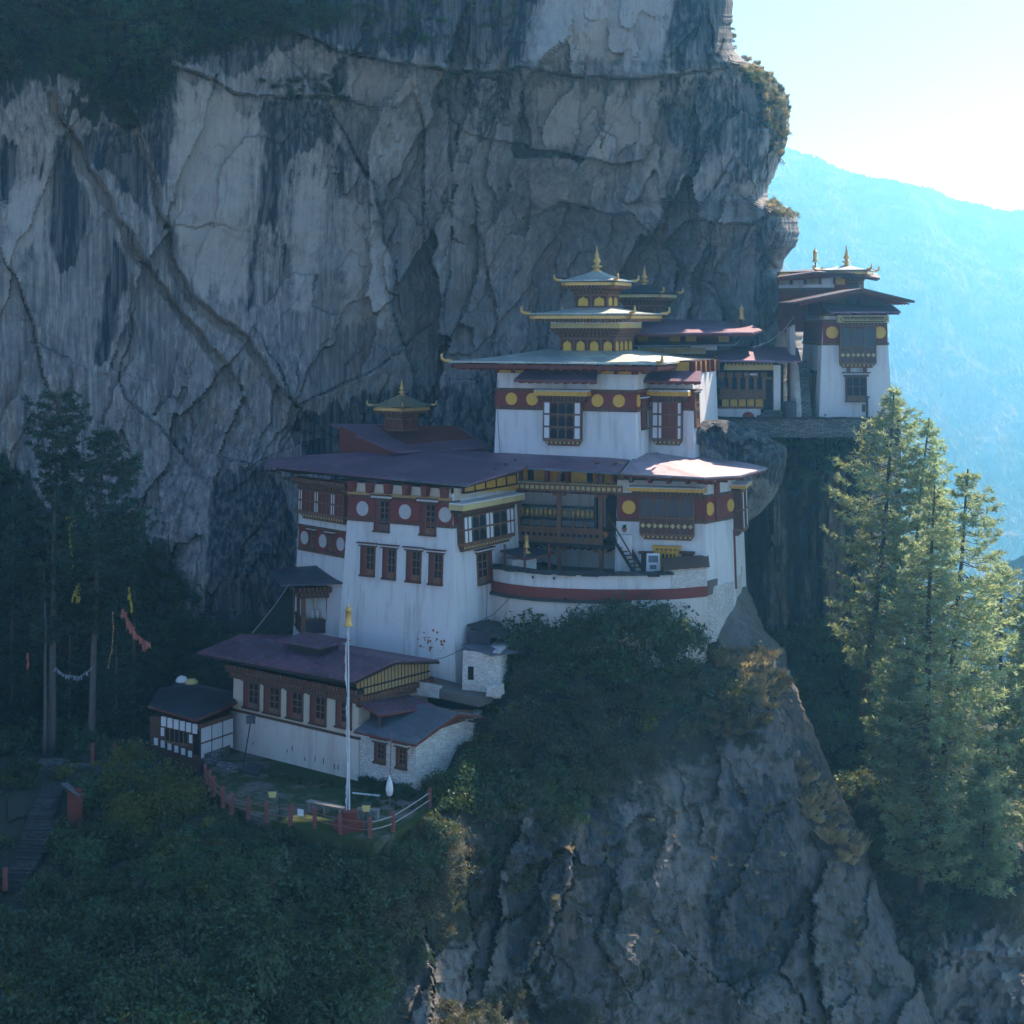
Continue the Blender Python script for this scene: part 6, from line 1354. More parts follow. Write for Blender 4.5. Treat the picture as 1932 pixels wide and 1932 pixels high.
# ------------------------------------------------------------------ stone terrace, steps and boulder below the tower house
def terrace():
    zt = zof(790, 108.6); A = lambda u, Y: (P(u, 0, Y).x, Y)
    ln = [A(1300, 109.5), A(1360, 108.8), A(1450, 108.3), A(1560, 108.2), A(1650, 108.4), A(1692, 109.4)]
    th = thing('stone_terrace', 'dry stone terrace wall with slate coping in front of the tower house', 'wall', (ln[2][0], ln[2][1], zt - 3))
    strip(MB(), ln, zt - 1.25, zt, -.6, 0).build('rubble_wall', M['stone'], th)
    m = MB(); rnd = random.Random(8)
    for i in range(len(ln) - 1):
        p, q = Vector((*ln[i], 0)), Vector((*ln[i + 1], 0)); k = int((q - p).length / .45)
        for j in range(k): c = p + (q - p) * ((j + .5) / k); m.box((c.x, c.y + .25, zt + rnd.uniform(-.02, .03)), .52, .8, .09, rnd.uniform(-.15, .15))
    m.build('coping', M['slate'], th)
    m = MB(); m.slab([(p[0], p[1] + .3, zt - .01) for p in ln] + [(P(1690, 0, 118).x, 118, zt - .01), (P(1300, 0, 118).x, 118, zt - .01)], 1.0); m.build('upper_court', M['dirt'], kind='structure')
    th = thing('stone_steps', 'long flight of stone steps with a stepped white side wall left of the tower house', 'steps', P(1522, 790, 109.2)); n = 19
    for i in range(n):
        f = i / n; v = 788 - 108 * f; Y = 109.3 + 3.2 * f; u0, u1 = 1512 - 7 * f, 1532 - 10 * f; p, q = P(u0, v, Y), P(u1, v, Y)
        MB().hexa([Vector((p.x, Y, p.z - 3.0 * (1 - f) * 0 - .4)), Vector((q.x, Y, p.z - .4)), Vector((q.x, Y + .5, p.z - .4)), Vector((p.x, Y + .5, p.z - .4)), Vector((p.x, Y, p.z + .20)), Vector((q.x, Y, p.z + .20)), Vector((q.x, Y + .5, p.z + .20)), Vector((p.x, Y + .5, p.z + .20))]).build('step', M['stone'], th)
    for i in range(6):
        f = i / 6; v = 788 - 92 * f; Y = 109.1 + 2.9 * f; p = P(1507 - 6 * f, v, Y); m = MB(); m.box((p.x, p.y + .25, p.z - .05), .38, .55, .92); m.build('side_block', M['whitestone'], th)
    m = MB(); m.prism([P(1492, 790, 110.5), P(1503, 790, 110), P(1500, 790, 113), P(1486, 790, 113)], [P(1490, 620, 110.5), P(1500, 612, 110), P(1497, 612, 113), P(1484, 620, 113)]); o = m.build('stair_wall', M['offwhite'], None); tag(o, 'narrow shaded wall at the top of the stone steps against the rock', 'wall')
    p = P(1490, 788, 109.0); m = MB(); m.lathe(p, [(.42, 0), (.46, .05), (.46, .5), (.48, .52), (.46, .55), (.46, 1.05), (.48, 1.08), (.44, 1.12)], 16); o = m.build('water_drum', M['tin_dark'], None, smooth=False); tag(o, 'dark round water drum at the foot of the stone steps', 'drum')
    p = P(1412, 788, 108.4); m = MB(); m.lathe(p + UPZ * .02, [(.05, 0), (.42, .04), (.38, .2), (.2, .34), (.03, .38)], 9); o = m.build('folded_cloth', M['band'], None, smooth=True); tag(o, 'crumpled red cloth lying on the slate coping of the stone terrace', 'cloth')
    th = thing('steps_to_porch', 'short stone steps in front of the house with yellow panels', 'steps', P(1450, 788, 108.9))
    for i in range(4):
        u0, u1 = 1424 + i * 6, 1478 + i * 1; Y = 108.8 + .35 * i; p, q = P(u0, 789 - 5 * i, Y), P(u1, 789 - 5 * i, Y); m = MB(); m.hexa([Vector((p.x, Y, zt - .1)), Vector((q.x, Y, zt - .1)), Vector((q.x, Y + .5, zt - .1)), Vector((p.x, Y + .5, zt - .1)), Vector((p.x, Y, p.z)), Vector((q.x, Y, p.z)), Vector((q.x, Y + .5, p.z)), Vector((p.x, Y + .5, p.z))]); m.build('step', M['stone'], th)
    p = P(1636, 792, 108.9); th = thing('green_post', 'slim green post with an arm standing before the tower house wall', 'post', p)
    m = MB(); m.tube([p - UPZ * .1, p + UPZ * 1.55], .09, 6); m.build('pole', M['green'], th); m = MB(); m.box((p.x, p.y, p.z + 1.5), .34, .16, .1); m.build('arm', M['green'], th); m = MB(); m.box((p.x - .24, p.y, p.z + .55), .22, .16, .5); m.build('box', M['wood'], th)
terrace()
def boulder():
    out = [(1298, 802), (1345, 792), (1400, 805), (1455, 829), (1485, 846), (1483, 872), (1471, 915), (1446, 955), (1416, 981), (1396, 990), (1368, 958), (1330, 905), (1298, 865)]
    cx, cy = 1394, 878; ang = np.array([math.atan2(v - cy, u - cx) for u, v in out]); rad = np.array([math.hypot(u - cx, v - cy) for u, v in out]); o = np.argsort(ang); ang, rad = ang[o], rad[o]
    n, k = 160, 56; A, T = np.meshgrid(np.linspace(-np.pi, np.pi, n, endpoint=False), np.linspace(-1, 1, k)); t = np.sin(np.abs(T) * np.pi / 2) ** .8; t = np.where(T < 0, 1 - (1 - np.abs(T)) , t) if False else np.sin((1 - np.abs(T)) * np.pi / 2) ** .75
    rr = np.interp(A, np.r_[ang - 2 * np.pi, ang, ang + 2 * np.pi], np.r_[rad, rad, rad]); u = cx + rr * t * np.cos(A); v = cy + rr * t * np.sin(A)
    dome = np.sqrt(np.clip(1 - t ** 2.2, 0, 1)); f1, _ = facets(u + v * .3 + 50 * (T > 0), v * .8 - u * .3, 46, 7, 1.3); f2, _ = facets(u + 90 * (T > 0), v, 17, 9, 1.2)
    Y = 105.0 + np.where(T < 0, -1, 1) * 2.9 * dome + (.45 * f1 + .14 * f2 + .12 * fbm(u / 14, v / 14, 8, 5)) * np.minimum(1, dome * 2) + .006 * (v - cy) * 1.0
    idx = np.arange(n * k).reshape(k, n); f = np.stack([idx[:-1], np.roll(idx, -1, 1)[:-1], np.roll(idx, -1, 1)[1:], idx[1:]], -1).reshape(-1, 4)
    s1 = smoothstep(30, -30, (v - cy) - .55 * (u - cx) + 10 * fbm(u / 20, v / 20, 5, 3))
    o = np_mesh('boulder', np.stack([(u - 966) * K * Y, Y, (HV - v) * K * Y], -1).reshape(-1, 3), f, M['cliff'], attrs={'stain': (.80 * s1 + .1).ravel(), 'pale': (.3 * (1 - s1)).ravel(), 'moss': (s1 * .25).ravel(), 'streak': (.5 + 0 * u).ravel()})
    tag(o, 'huge pointed boulder wedged between the shrine roof and the stone terrace', 'boulder')
boulder()

# ------------------------------------------------------------------ sheds and walls beside the block house
def shed(lab, cu, cY, ang, lu, ru, v0, v1, mat, roof, corners, board=True, door=None):
    pl = quad_plan(cu, cY, ang, lu, right_u=ru); th = thing('shed', lab, 'shed', (pl[1][0], pl[1][1], zof(v0, cY)))
    sh = Shell(th, pl, zof(v0, cY), zof(v0, cY) - .8, zof(v1, cY), .02, mat)
    m = MB(); m.slab([P(*c) for c in corners], .08); m.build('roof', roof, th)
    if door: m = MB(); q = sh.F[0].rect(q4, *door); sh.F[0].box(m, q[0], q[1], q[2], q[3], -.1, .02); m.build('door', M['dark'], th)
    return sh
shed('small whitewashed shed with grey tin roof against the block house corner', 944, 92.4, 12, 872, 974, 1292, 1232, M['whitestone'], M['tin_grey'], [(871, 1217, 93.5), (929, 1236, 91.9), (979, 1229, 93.6), (908, 1211, 95.5)], door=(1832, 368, 1862, 440))
shed('dark tarpaulin shed with crumpled slate roof above the whitewashed shed', 925, 94.6, 12, 884, 966, 1225, 1192, M['tin_dark'], M['slate'], [(881, 1178, 95.6), (928, 1202, 94.0), (972, 1196, 95.4), (923, 1168, 97)])
shed('tiny white block hut with grey slab top on the bushy slope', 892, 90.3, 15, 874, 912, 1376, 1357, M['whitestone'], M['tin_dark'], [(871, 1355, 90.8), (893, 1361, 90.0), (914, 1357, 90.9), (890, 1350, 91.8)])
def walkway():
    A = P; m = MB(); m.slab([A(775, 1290, 93.2), A(905, 1318, 91.4), A(930, 1308, 92.4), A(850, 1285, 94.4), A(790, 1270, 95.4)], .5); m.build('path', M['dirt'], kind='structure')
    m = MB(); m.prism([A(775, 1310, 93.2), A(828, 1318, 92.4), A(835, 1318, 93.0), A(785, 1310, 94)], [A(775, 1283, 93.2), A(828, 1294, 92.4), A(835, 1294, 93.0), A(785, 1283, 94)]); o = m.build('rubble_wall', M['whitestone'], None); tag(o, 'short rubble wall with bare brick patches behind the porch roof', 'wall')
    m = MB(); m.prism([A(917, 1314, 91.6), A(940, 1316, 91.4), A(952, 1308, 92.4), A(930, 1306, 92.8)], [A(918, 1294, 91.6), A(940, 1297, 91.4), A(951, 1290, 92.4), A(931, 1288, 92.8)]); o = m.build('low_wall', M['whitestone'], None); tag(o, 'low white wall end below the whitewashed shed', 'wall')
walkway()

# ------------------------------------------------------------------ courtyard: fence, flagpole, lamps, benches
def fence():
    pts = [(407, 1005), (428, 1035), (450, 1070), (502, 1130), (545, 1165), (638, 1190), (737, 1210), (866, 1230), (1000, 1246), (1138, 1281), (1300, 1302), (1425, 1266), (1625, 1135)]
    g = [L(*q4(x, y), TZ) for x, y in pts]
    th = thing('court_fence', 'fence of red concrete posts with thin rails along the courtyard edge', 'fence', g[8])
    post = None
    for p in g:
        if post is None:
            m = MB(); o = wpos(th); m.box((o.x, o.y, o.z - .05), .18, .18, 1.02); m.prism([Vector((o.x + x * .09, o.y + y * .09, o.z + .97)) for x, y in ((-1, -1), (1, -1), (1, 1), (-1, 1))], [Vector((o.x + x * .04, o.y + y * .04, o.z + 1.09)) for x, y in ((-1, -1), (1, -1), (1, 1), (-1, 1))]); post = m.build('post', M['postred'], th); q = post
        else: q = post.copy(); COL.objects.link(q)
        q.parent = th; q.location = p - g[8]; q.rotation_euler = (R(random.uniform(-2.5, 2.5)), R(random.uniform(-2.5, 2.5)), random.uniform(-.3, .3))
    for a, b, i in zip(g[:-1], g[1:], range(12)):
        for h in (.42, .80):
            m = MB(); m.tube([a + UPZ * h, (a + b) / 2 + UPZ * (h - .03), b + UPZ * h], .022 if i < 10 else .032, 5); m.build('rail', M['rail'] if i < 10 else M['railwhite'], th)
    p = (g[7] + g[8]) / 2 + UPZ * .55 - (g[8] - g[7]) * .08; m = MB(); m.box((p.x, p.y - .06, p.z), .36, .03, .34, -.5); o = m.build('notice', M['winwhite'], None); tag(o, 'small square white notice hung on the courtyard fence rail', 'notice')
fence()
def flagpole():
    b = L(659, 1562, TZ); h = (1562 - 1178) * K * b.y
    th = thing('flagpole', 'tall white prayer flagpole with gold finial on a red stepped base', 'flagpole', b)
    m = MB(); m.box(b, 1.5, 1.5, .18, .5); m.box(b + UPZ * .18, 1.1, 1.1, .18, .5); m.lathe(b + UPZ * .36, [(.42, 0), (.42, .5), (.3, .56)], 16); m.build('base', M['redwood'], th)
    m = MB(); m.tube([b + UPZ * .4, b + Vector((-.03, 0, h * .5)), b + Vector((-.05, 0, h))], [.05, .042, .034], 8); m.build('pole', M['cloth'], th)
    banner(th, b + Vector((-.05, 0, h - .1)), 1.15)
    rnd = random.Random(2); vs = []; fs = []; n = 60     # the long narrow flag furled along the pole
    for i in range(n + 1):
        f = i / n; z = h * (.97 - .90 * f); w = .03 + .07 * abs(math.sin(f * 9)) * (1 - .3 * f) + rnd.uniform(-.03, .05); o = -.03 - .06 * math.sin(f * 7)
        for k in range(5): s = k / 4; vs.append((b.x - .06 + o * .5 - w * s, b.y - .07 - .05 * math.sin(s * 6 + f * 14), b.z + z + .03 * math.sin(s * 5)))
    for i in range(n):
        for k in range(4): fs.append((i * 5 + k, i * 5 + k + 1, i * 5 + k + 6, i * 5 + k + 5))
    m = MB(); m.add(vs, fs); o = m.build('prayer_flag', M['cloth'], th, smooth=True)
flagpole()
def lamp(p, lab, h, dx):
    th = thing('lamp_post', lab, 'lamp post', p, 'dark green lamp posts along the courtyard fence'); m = MB(); m.tube([p, p + UPZ * h], .045, 6); m.lathe(p, [(.09, 0), (.09, .35), (.05, .4)], 8); m.build('pole', M['green'], th)
    q = p + Vector((dx, -.05, h - .02)); m = MB(); m.hexa([q + Vector(v) for v in ((-.15, -.12, 0), (.15, -.12, 0), (.15, .12, 0), (-.15, .12, 0), (-.22, -.18, .34), (.22, -.18, .34), (.22, .18, .34), (-.22, .18, .34))]); m.build('lamp_head', M['lampyellow'], th)
    m = MB(); m.box(q + UPZ * .34, .48, .4, .05); m.build('lamp_cap', M['green'], th)
lamp(L(*q4(1280, 1285), TZ), 'lamp post with pale yellow box head at the front corner of the fence', 1.25, 0)
lamp(L(*q4(808, 1205), TZ), 'lamp post with its head offset to the left, midway along the fence', 1.25, -.35)
def court_things():
    def bench(x0, y0, x1, y1, lab):
        a, b = L(*q4(x0, y0), TZ), L(*q4(x1, y1), TZ); d = (b - a).normalized(); n = Vector((-d.y, d.x, 0)); th = thing('bench', lab, 'bench', (a + b) / 2, 'grey benches on the courtyard'); hz = UPZ * .42
        m = MB(); m.prism([a + hz, b + hz, b + n * .4 + hz, a + n * .4 + hz], [a + hz + UPZ * .08, b + hz + UPZ * .08, b + n * .4 + hz + UPZ * .08, a + n * .4 + hz + UPZ * .08]); m.build('seat', M['concrete'], th)
        for f in (.08, .5, .92): p = a + (b - a) * f + n * .2; m = MB(); m.box(p - UPZ * .03, .14, .34, .46, math.atan2(d.y, d.x)); m.build('leg', M['concrete'], th)
    bench(948, 1150, 1148, 1192, 'long grey bench on the grass left of the flagpole'); bench(1222, 1195, 1340, 1205, 'short grey bench right of the flagpole foot')
    p = L(*q4(1405, 1175), TZ); th = thing('thin_pole', 'thin bare pole carrying a white cloth bag at the right end of the courtyard', 'pole', p); m = MB(); m.tube([p, p + Vector((.03, 0, 2.0)), p + Vector((.10, 0, 4.4))], .03, 5); m.build('pole', M['rail'], th)
    q = p + Vector((.0, -.05, 1.0)); m = MB(); m.lathe(q, [(.04, 0), (.15, .06), (.20, .35), (.15, .7), (.06, .95), (.02, 1.1)], 10); o = m.build('cloth_bag', M['winwhite'], None, smooth=True); tag(o, 'white cloth bag hanging on the thin bare pole', 'bag')
    a, b = L(*q4(1205, 1080), TZ), L(*q4(1352, 1095), TZ); m = MB(); m.tube([a + UPZ * .25, b + UPZ * .25], .05, 4); o = m.build('pale_rail', M['winwhite'], None); tag(o, 'pale straight pipe lying across the grass behind the flagpole', 'pipe')
    p = L(*q4(610, 915), TZ); th = thing('floodlight', 'floodlight on a leaning dark stand before the long house wall', 'floodlight', p); q = p + Vector((.35, .5, 2.5)); m = MB(); m.tube([p, q], .04, 5); m.build('stand', M['darkwood'], th); m = MB(); m.box(q - UPZ * .1, .5, .3, .42, .3); m.build('lamp_head', M['tin_grey'], th)
    A = [L(*q4(x, y), TZ + .12) for x, y in ((598, 935), (640, 888), (720, 905), (690, 955))]; m = MB(); m.slab(A, .14); o = m.build('stone_slab', M['slate'], None); tag(o, 'flat dark slab lying on the earth by the long house wall', 'slab')
    A = [L(*q4(x, y), TZ + .25) for x, y in ((465, 905), (480, 880), (560, 890), (585, 915), (520, 925))]; m = MB(); m.slab(A, .4); o = m.build('flat_rock', M['stone'], None); tag(o, 'low flat rock at the far left end of the courtyard', 'rock')
    A = [L(*q4(x, y), TZ) for x, y in ((372, 890), (460, 905), (540, 845), (530, 800), (380, 830))]; m = MB(); m.prism([p - UPZ * 1.2 for p in A], [p + UPZ * .55 for p in A]); o = m.build('rubble_bank', M['stone'], None); tag(o, 'rubble bank at the corner between timber annex and long house', 'rubble')
court_things()

# ------------------------------------------------------------------ left side: tin roofed hut, stone path, platform, prayer flags
def left_things():
    A = P; b = A(141, 1534, 85.0); th = thing('tin_hut', 'narrow red hut with slanting tin roof among the bushes at the left', 'hut', b); m = MB(); m.box(b - UPZ * .5, .72, .7, 1.75, .35); m.build('wall', M['redwood'], th); m = MB(); m.slab([A(115, 1478, 84.6), A(148, 1501, 84.2), A(158, 1498, 85.2), A(127, 1476, 85.6)], .07); m.build('roof', M['tin_grey'], th)
    n = 26
    th = thing('stone_stair', 'winding stone stair path climbing past bushes at the lower left edge', 'stairs', A(60, 1580, 84))
    for i in range(n):
        f = i / (n - 1); u = 95 - 70 * f * f - 22 * math.sin(f * 3.0) * (1 - f) + (0 if f < .9 else 0); v = 1488 + 172 * f; Y = on_sheet('rock_spur', u, v) - 1.0; w = 40 + 10 * math.sin(f * 3)
        p, q = A(u - w / 2, v, Y), A(u + w / 2, v + 2, Y); m = MB(); m.prism([p - UPZ * .6, q - UPZ * .6, q + Vector((0, .8, -.6)), p + Vector((0, .8, -.6))], [p, q, q + Vector((0, .8, 0)), p + Vector((0, .8, 0))]); m.build('step', M['pathstone'], th)
    P0 = [A(70, 1440, 93), A(216, 1444, 91.5), A(226, 1430, 95), A(80, 1424, 97)]; m = MB(); m.slab(P0, 1.6); o = m.build('stone_platform', M['stone'], None); tag(o, 'low stone platform under the two fir trunks at the left', 'platform')
    for u, v, lab in ((175, 1428, 'short red post beside the thicker fir trunk on the stone platform'), (217, 1430, 'short red post at the right end of the stone platform'), (10, 1668, 'short red post at the foot of the stone stair')):
        Y = 92.6 if v < 1500 else on_sheet('rock_spur', 20, v) - 1.2; p = A(u, v, Y); m = MB(); m.box(p - UPZ * .3, .2, .2, 1.1); o = m.build('marker_post', M['postred'], None); tag(o, lab, 'post')
left_things()
def garland(lab, pts, mat, r, seed, name='prayer_flags', wide=.16):
    """a rope of small ragged cloths"""
    rnd = random.Random(seed); pts = [P(*p) for p in pts]; m = MB(); vs = []
    for a, b in zip(pts[:-1], pts[1:]):
        n = max(2, int((b - a).length / .16))
        for i in range(n):
            p = a + (b - a) * (i / n); w = Vector((rnd.uniform(.4, 1), rnd.uniform(-.6, .6), 0)).normalized() * wide * rnd.uniform(.5, 1.3); h = Vector((rnd.uniform(-.1, .1), rnd.uniform(-.1, .1), -rnd.uniform(.12, .42) * r))
            m.add([p - w * .5, p + w * .5, p + w * .4 + h, p + h * .7, p - w * .5 + h], [(0, 1, 2, 3, 4)])
    m.tube(pts, .02, 4); o = m.build(name, mat, None); tag(o, lab, 'prayer flags'); return o
garland('yellow prayer flags strung down between the fir trunks', [(126, 975, 96), (150, 972, 96), (131, 990, 96.2), (134, 1040, 96.2), (139, 1073, 96.2)], M['clothyellow'], .8, 1, wide=.14)
garland('yellow prayer flag tangle low between the fir trunks', [(138, 1125, 95.5), (148, 1100, 95.5), (147, 1135, 95.5)], M['clothyellow'], 1.3, 2, wide=.22)
garland('yellow prayer flags hanging on the right side of the firs', [(243, 1108, 95.5), (247, 1135, 95.5), (250, 1155, 95.5)], M['clothyellow'], 1.0, 3)
garland('faded red prayer flag rope hanging to the right of the firs', [(232, 1149, 94.5), (243, 1172, 94.5), (256, 1196, 94.5), (270, 1206, 94.5), (284, 1216, 94.5)], M['clothred'], 2.0, 4, wide=.30)
garland('pale thin rope of flags hanging below the dark fir crown', [(212, 1154, 94.8), (214, 1190, 94.8), (211, 1225, 94.8), (203, 1262, 94.8)], M['straw'], .4, 5, wide=.07)
garland('pale prayer flags strung low between the two firs', [(105, 1260, 95), (120, 1273, 94.6), (150, 1277, 94.5), (176, 1258, 94.6)], M['clothgrey'], .7, 6, wide=.12)
garland('small red flag hanging on the leftmost thin fir', [(53, 1232, 95), (54, 1257, 95)], M['clothred'], 1.6, 7)

# ------------------------------------------------------------------ overhead wires
def wire(lab, pts, r=.022, mat='cable'):
    pts = [P(*p) for p in pts]; o = MB().tube(pts, r, 4).build('wire', M[mat], None); tag(o, lab, 'wire')
wire('thin wire sagging from block house to whitewashed shed', [(745, 1249, 91), (790, 1252, 92), (840, 1240, 92.3), (878, 1222, 93)])
wire('wire running down the gap between block house and parapet', [(918, 1080, 97.6), (919, 1130, 97), (917, 1180, 96)])
wire('thin wire slanting from the shed up to the slate ledge', [(884, 1182, 95), (930, 1160, 95), (974, 1117, 95)])
wire('pair of pale wires sagging from the rear hall to the tower house', [(1420, 656, 109.5), (1450, 645, 109.5), (1478, 624, 109.5), (1498, 598, 110)], .03, 'railwhite')
wire('wire stay from the pavilion roof down to the left', [(546, 1101, 99), (520, 1140, 97), (476, 1195, 95)], .02, 'railwhite')
# ------------------------------------------------------------------ vegetation
RNG = np.random.default_rng(11)
def quads(c, ax, ay):
    """leaf quads from centres and two half axes; pointed outline"""
    n = len(c); v = np.stack([c - ax, c - ay * .9, c + ax, c + ay * .9], 1).reshape(-1, 3)
    return v, np.arange(n * 4).reshape(n, 4)
def unit(a): return a / np.maximum(np.linalg.norm(a, axis=-1, keepdims=True), 1e-6)
def bush_arr(n, seed, rx=1.0, rz=.8, leaf=.13, clumps=14, up=.25, airy=.55):
    g = np.random.default_rng(seed)
    d = unit(g.normal(size=(clumps, 3)) + [0, 0, .35]); d[:, 2] = np.abs(d[:, 2]) * .95 + .02
    cc = d * np.array([rx, rx, rz]) * g.uniform(.35, .92, (clumps, 1)); cr = g.uniform(.20, .46, clumps)
    k = g.integers(0, clumps, n); o = unit(g.normal(size=(n, 3))) * (cr[k] * g.uniform(airy, 1.08, n))[:, None]
    c = cc[k] + o; nrm = unit(unit(o) + g.normal(size=(n, 3)) * .7 + [0, 0, up]); t = unit(np.cross(nrm, g.normal(size=(n, 3)))); b = np.cross(nrm, t)
    s = leaf * g.uniform(.45, 1.5, (n, 1)); return quads(c, t * s, b * s * .55)
def tuft_arr(n, seed, h=.9, w=.028, spread=.34):
    g = np.random.default_rng(seed); a = g.uniform(0, 2 * np.pi, n); r = g.uniform(0, .35, n); base = np.stack([np.cos(a) * r, np.sin(a) * r, np.zeros(n)], 1)
    a2 = a + g.normal(size=n) * .7; d = unit(np.stack([np.cos(a2) * spread, np.sin(a2) * spread, g.uniform(.5, 1.2, n)], 1)); L_ = h * g.uniform(.45, 1.15, (n, 1))
    tip = base + d * L_ + np.stack([np.cos(a2), np.sin(a2), -np.ones(n) * .5], 1) * (L_ * .16); mid = base + d * L_ * .55
    s = unit(np.cross(d, g.normal(size=(n, 3)))) * w
    v = np.stack([base, mid + s, tip, mid - s], 1).reshape(-1, 3); return v, np.arange(n * 4).reshape(n, 4)
def twig_arr(n, seed, h=1.2):
    g = np.random.default_rng(seed); b = g.normal(size=(n, 3)) * [.25, .25, .1]; d = unit(g.normal(size=(n, 3)) + [0, 0, 1.1]); p = b + d * g.uniform(0, .6, (n, 1)) * h
    e = unit(d + g.normal(size=(n, 3)) * .5) * g.uniform(.15, .5, (n, 1)) * h; s = unit(np.cross(e, g.normal(size=(n, 3)))) * .014
    v = np.stack([p - s, p + s, p + e + s * .4, p + e - s * .4], 1).reshape(-1, 3); return v, np.arange(n * 4).reshape(n, 4)

PROTO = {'dark': [bush_arr(420, s, leaf=.118, clumps=18) for s in (1, 2, 3)], 'mid': [bush_arr(420, s, leaf=.108, rz=.9, clumps=18) for s in (4, 5, 6)], 'yellow': [bush_arr(380, s, leaf=.085, airy=.75) for s in (7, 8)],
         'olive': [bush_arr(460, s, leaf=.075, airy=.35) for s in (9, 10, 11)], 'brown': [bush_arr(380, s, leaf=.07, airy=.3, rz=.7) for s in (12, 13)], 'dry': [tuft_arr(110, s, w=.042) for s in (14, 15, 16)],
         'bare': [twig_arr(260, s) for s in (17, 18)]}
PMAT = {'dark': 'leaf_dark', 'mid': 'leaf_mid', 'yellow': 'leaf_yellow', 'olive': 'leaf_olive', 'brown': 'leaf_brown', 'dry': 'grass_dry', 'bare': 'leaf_brown'}
def sample(poly, n, sheet, holes=()):
    xs = [p[0] for p in poly]; ys = [p[1] for p in poly]; out = []
    while len(out) < n:
        u = RNG.uniform(min(xs), max(xs), 400); v = RNG.uniform(min(ys), max(ys), 400); ok = inpoly(u, v, poly)
        for h in holes: ok &= ~inpoly(u, v, h)
        out += list(zip(u[ok], v[ok]))
    return [(u, v, on_sheet(sheet, u, v)) for u, v in out[:n]]
STUFF = {}
def scatter(name, poly, n, sheet, kinds, size, holes=(), lift=.0, thin=1.0, grow=0):
    """ground cover nobody could count: gathered into one object per kind of place"""
    ks = [k for k, _ in kinds]; pr = np.array([p for _, p in kinds], float); pr /= pr.sum()
    acc = STUFF.setdefault(name, [])
    for u, v, Y in sample(poly, n, sheet, holes):
        k = ks[RNG.choice(len(ks), p=pr)]; V, F = PROTO[k][RNG.integers(len(PROTO[k]))]
        if thin < 1: V = V[:int(len(V) * thin) // 4 * 4]; F = F[:len(V) // 4]
        s = RNG.uniform(*size); a = RNG.uniform(0, 6.28); ca, sa = math.cos(a), math.sin(a)
        W = np.stack([V[:, 0] * ca - V[:, 1] * sa, V[:, 0] * sa + V[:, 1] * ca, V[:, 2] * RNG.uniform(.75, 1.2)], 1) * s
        p = P(u, v, Y - .12); acc.append((W + [p.x, p.y - .1 * s, p.z - .12 * s + lift], F, k))
def flush_stuff():
    for name, acc in STUFF.items():
        kinds = sorted({k for _, _, k in acc}); vs, fs, mi, b = [], [], [], 0
        for W, F, k in acc: vs.append(W); fs.append(F + b); mi += [kinds.index(k)] * len(F); b += len(W)
        o = np_mesh(name, np.concatenate(vs), np.concatenate(fs), [M[PMAT[k]] for k in kinds], mat_idx=mi); o['kind'] = 'stuff'
SHRUB_ME = {}
BIG = {'dark': [bush_arr(1500, s, leaf=.060, clumps=34) for s in (31, 32, 33)], 'mid': [bush_arr(1300, s, leaf=.062, rz=.9, clumps=30) for s in (34, 35, 36)], 'yellow': [bush_arr(900, s, leaf=.065, airy=.7, clumps=24) for s in (37, 38)],
       'olive': [bush_arr(1300, s, leaf=.05, airy=.35, clumps=26) for s in (39, 40, 41)], 'brown': [bush_arr(1000, s, leaf=.045, airy=.3, rz=.7, clumps=22) for s in (42, 43)], 'bare': [twig_arr(420, s) for s in (44, 45)]}
def shrub(kind, label, cat, group, u, v, sheet, s, name='shrub', i=0):
    key = (kind, i % len(BIG[kind]))
    if key not in SHRUB_ME:
        V, F = BIG[kind][key[1]]; o = np_mesh(name, V, F, M[PMAT[kind]]); SHRUB_ME[key] = o.data
    else: o = bpy.data.objects.new(name, SHRUB_ME[key]); COL.objects.link(o)
    p = P(u, v, on_sheet(sheet, u, v) - .25); o.location = p - UPZ * .1 * s; o.scale = (s, s * RNG.uniform(.85, 1.1), s * RNG.uniform(.85, 1.25)); o.rotation_euler = (0, 0, RNG.uniform(0, 6.28))
    return tag(o, label, cat, group)
def shrubs(kind, label, group, poly, n, sheet, size, holes=()):
    for i, (u, v, Y) in enumerate(sample(poly, n, sheet, holes)): shrub(kind, label, 'shrub', group, u, v, sheet, RNG.uniform(*size), i=i)

V1 = [(-120, 1450), (60, 1450), (170, 1436), (230, 1440), (300, 1440), (384, 1476), (470, 1548), (600, 1580), (700, 1600), (815, 1545), (880, 1470), (930, 1540), (850, 1610), (790, 1690), (730, 1780), (680, 1890), (660, 1990), (-120, 1990)]
PATH = [(0, 1490), (110, 1480), (130, 1560), (90, 1640), (40, 1690), (0, 1690)]
HUT = [(112, 1470), (162, 1470), (162, 1540), (112, 1540)]
V2 = [(905, 1290), (965, 1240), (990, 1190), (1060, 1180), (1130, 1165), (1200, 1140), (1270, 1165), (1330, 1205), (1400, 1250), (1390, 1330), (1280, 1400), (1180, 1460), (1080, 1560), (960, 1570), (880, 1500), (850, 1440), (890, 1390)]
V3 = [(1060, 1500), (1400, 1330), (1500, 1470), (1600, 1640), (1660, 1930), (960, 1960), (960, 1720)]
RIDGE1 = [(1330, 1235), (1400, 1225), (1470, 1222), (1484, 1290), (1430, 1400), (1350, 1390)]; RIDGE2 = [(1500, 1440), (1545, 1455), (1600, 1560), (1636, 1605), (1600, 1635), (1530, 1560)]
scatter('undergrowth', V1, 900, 'rock_spur', [('dark', 5), ('mid', 3), ('olive', 3.5), ('yellow', 1.6), ('brown', .8), ('bare', .6)], (.3, 1.2), [PATH, HUT])
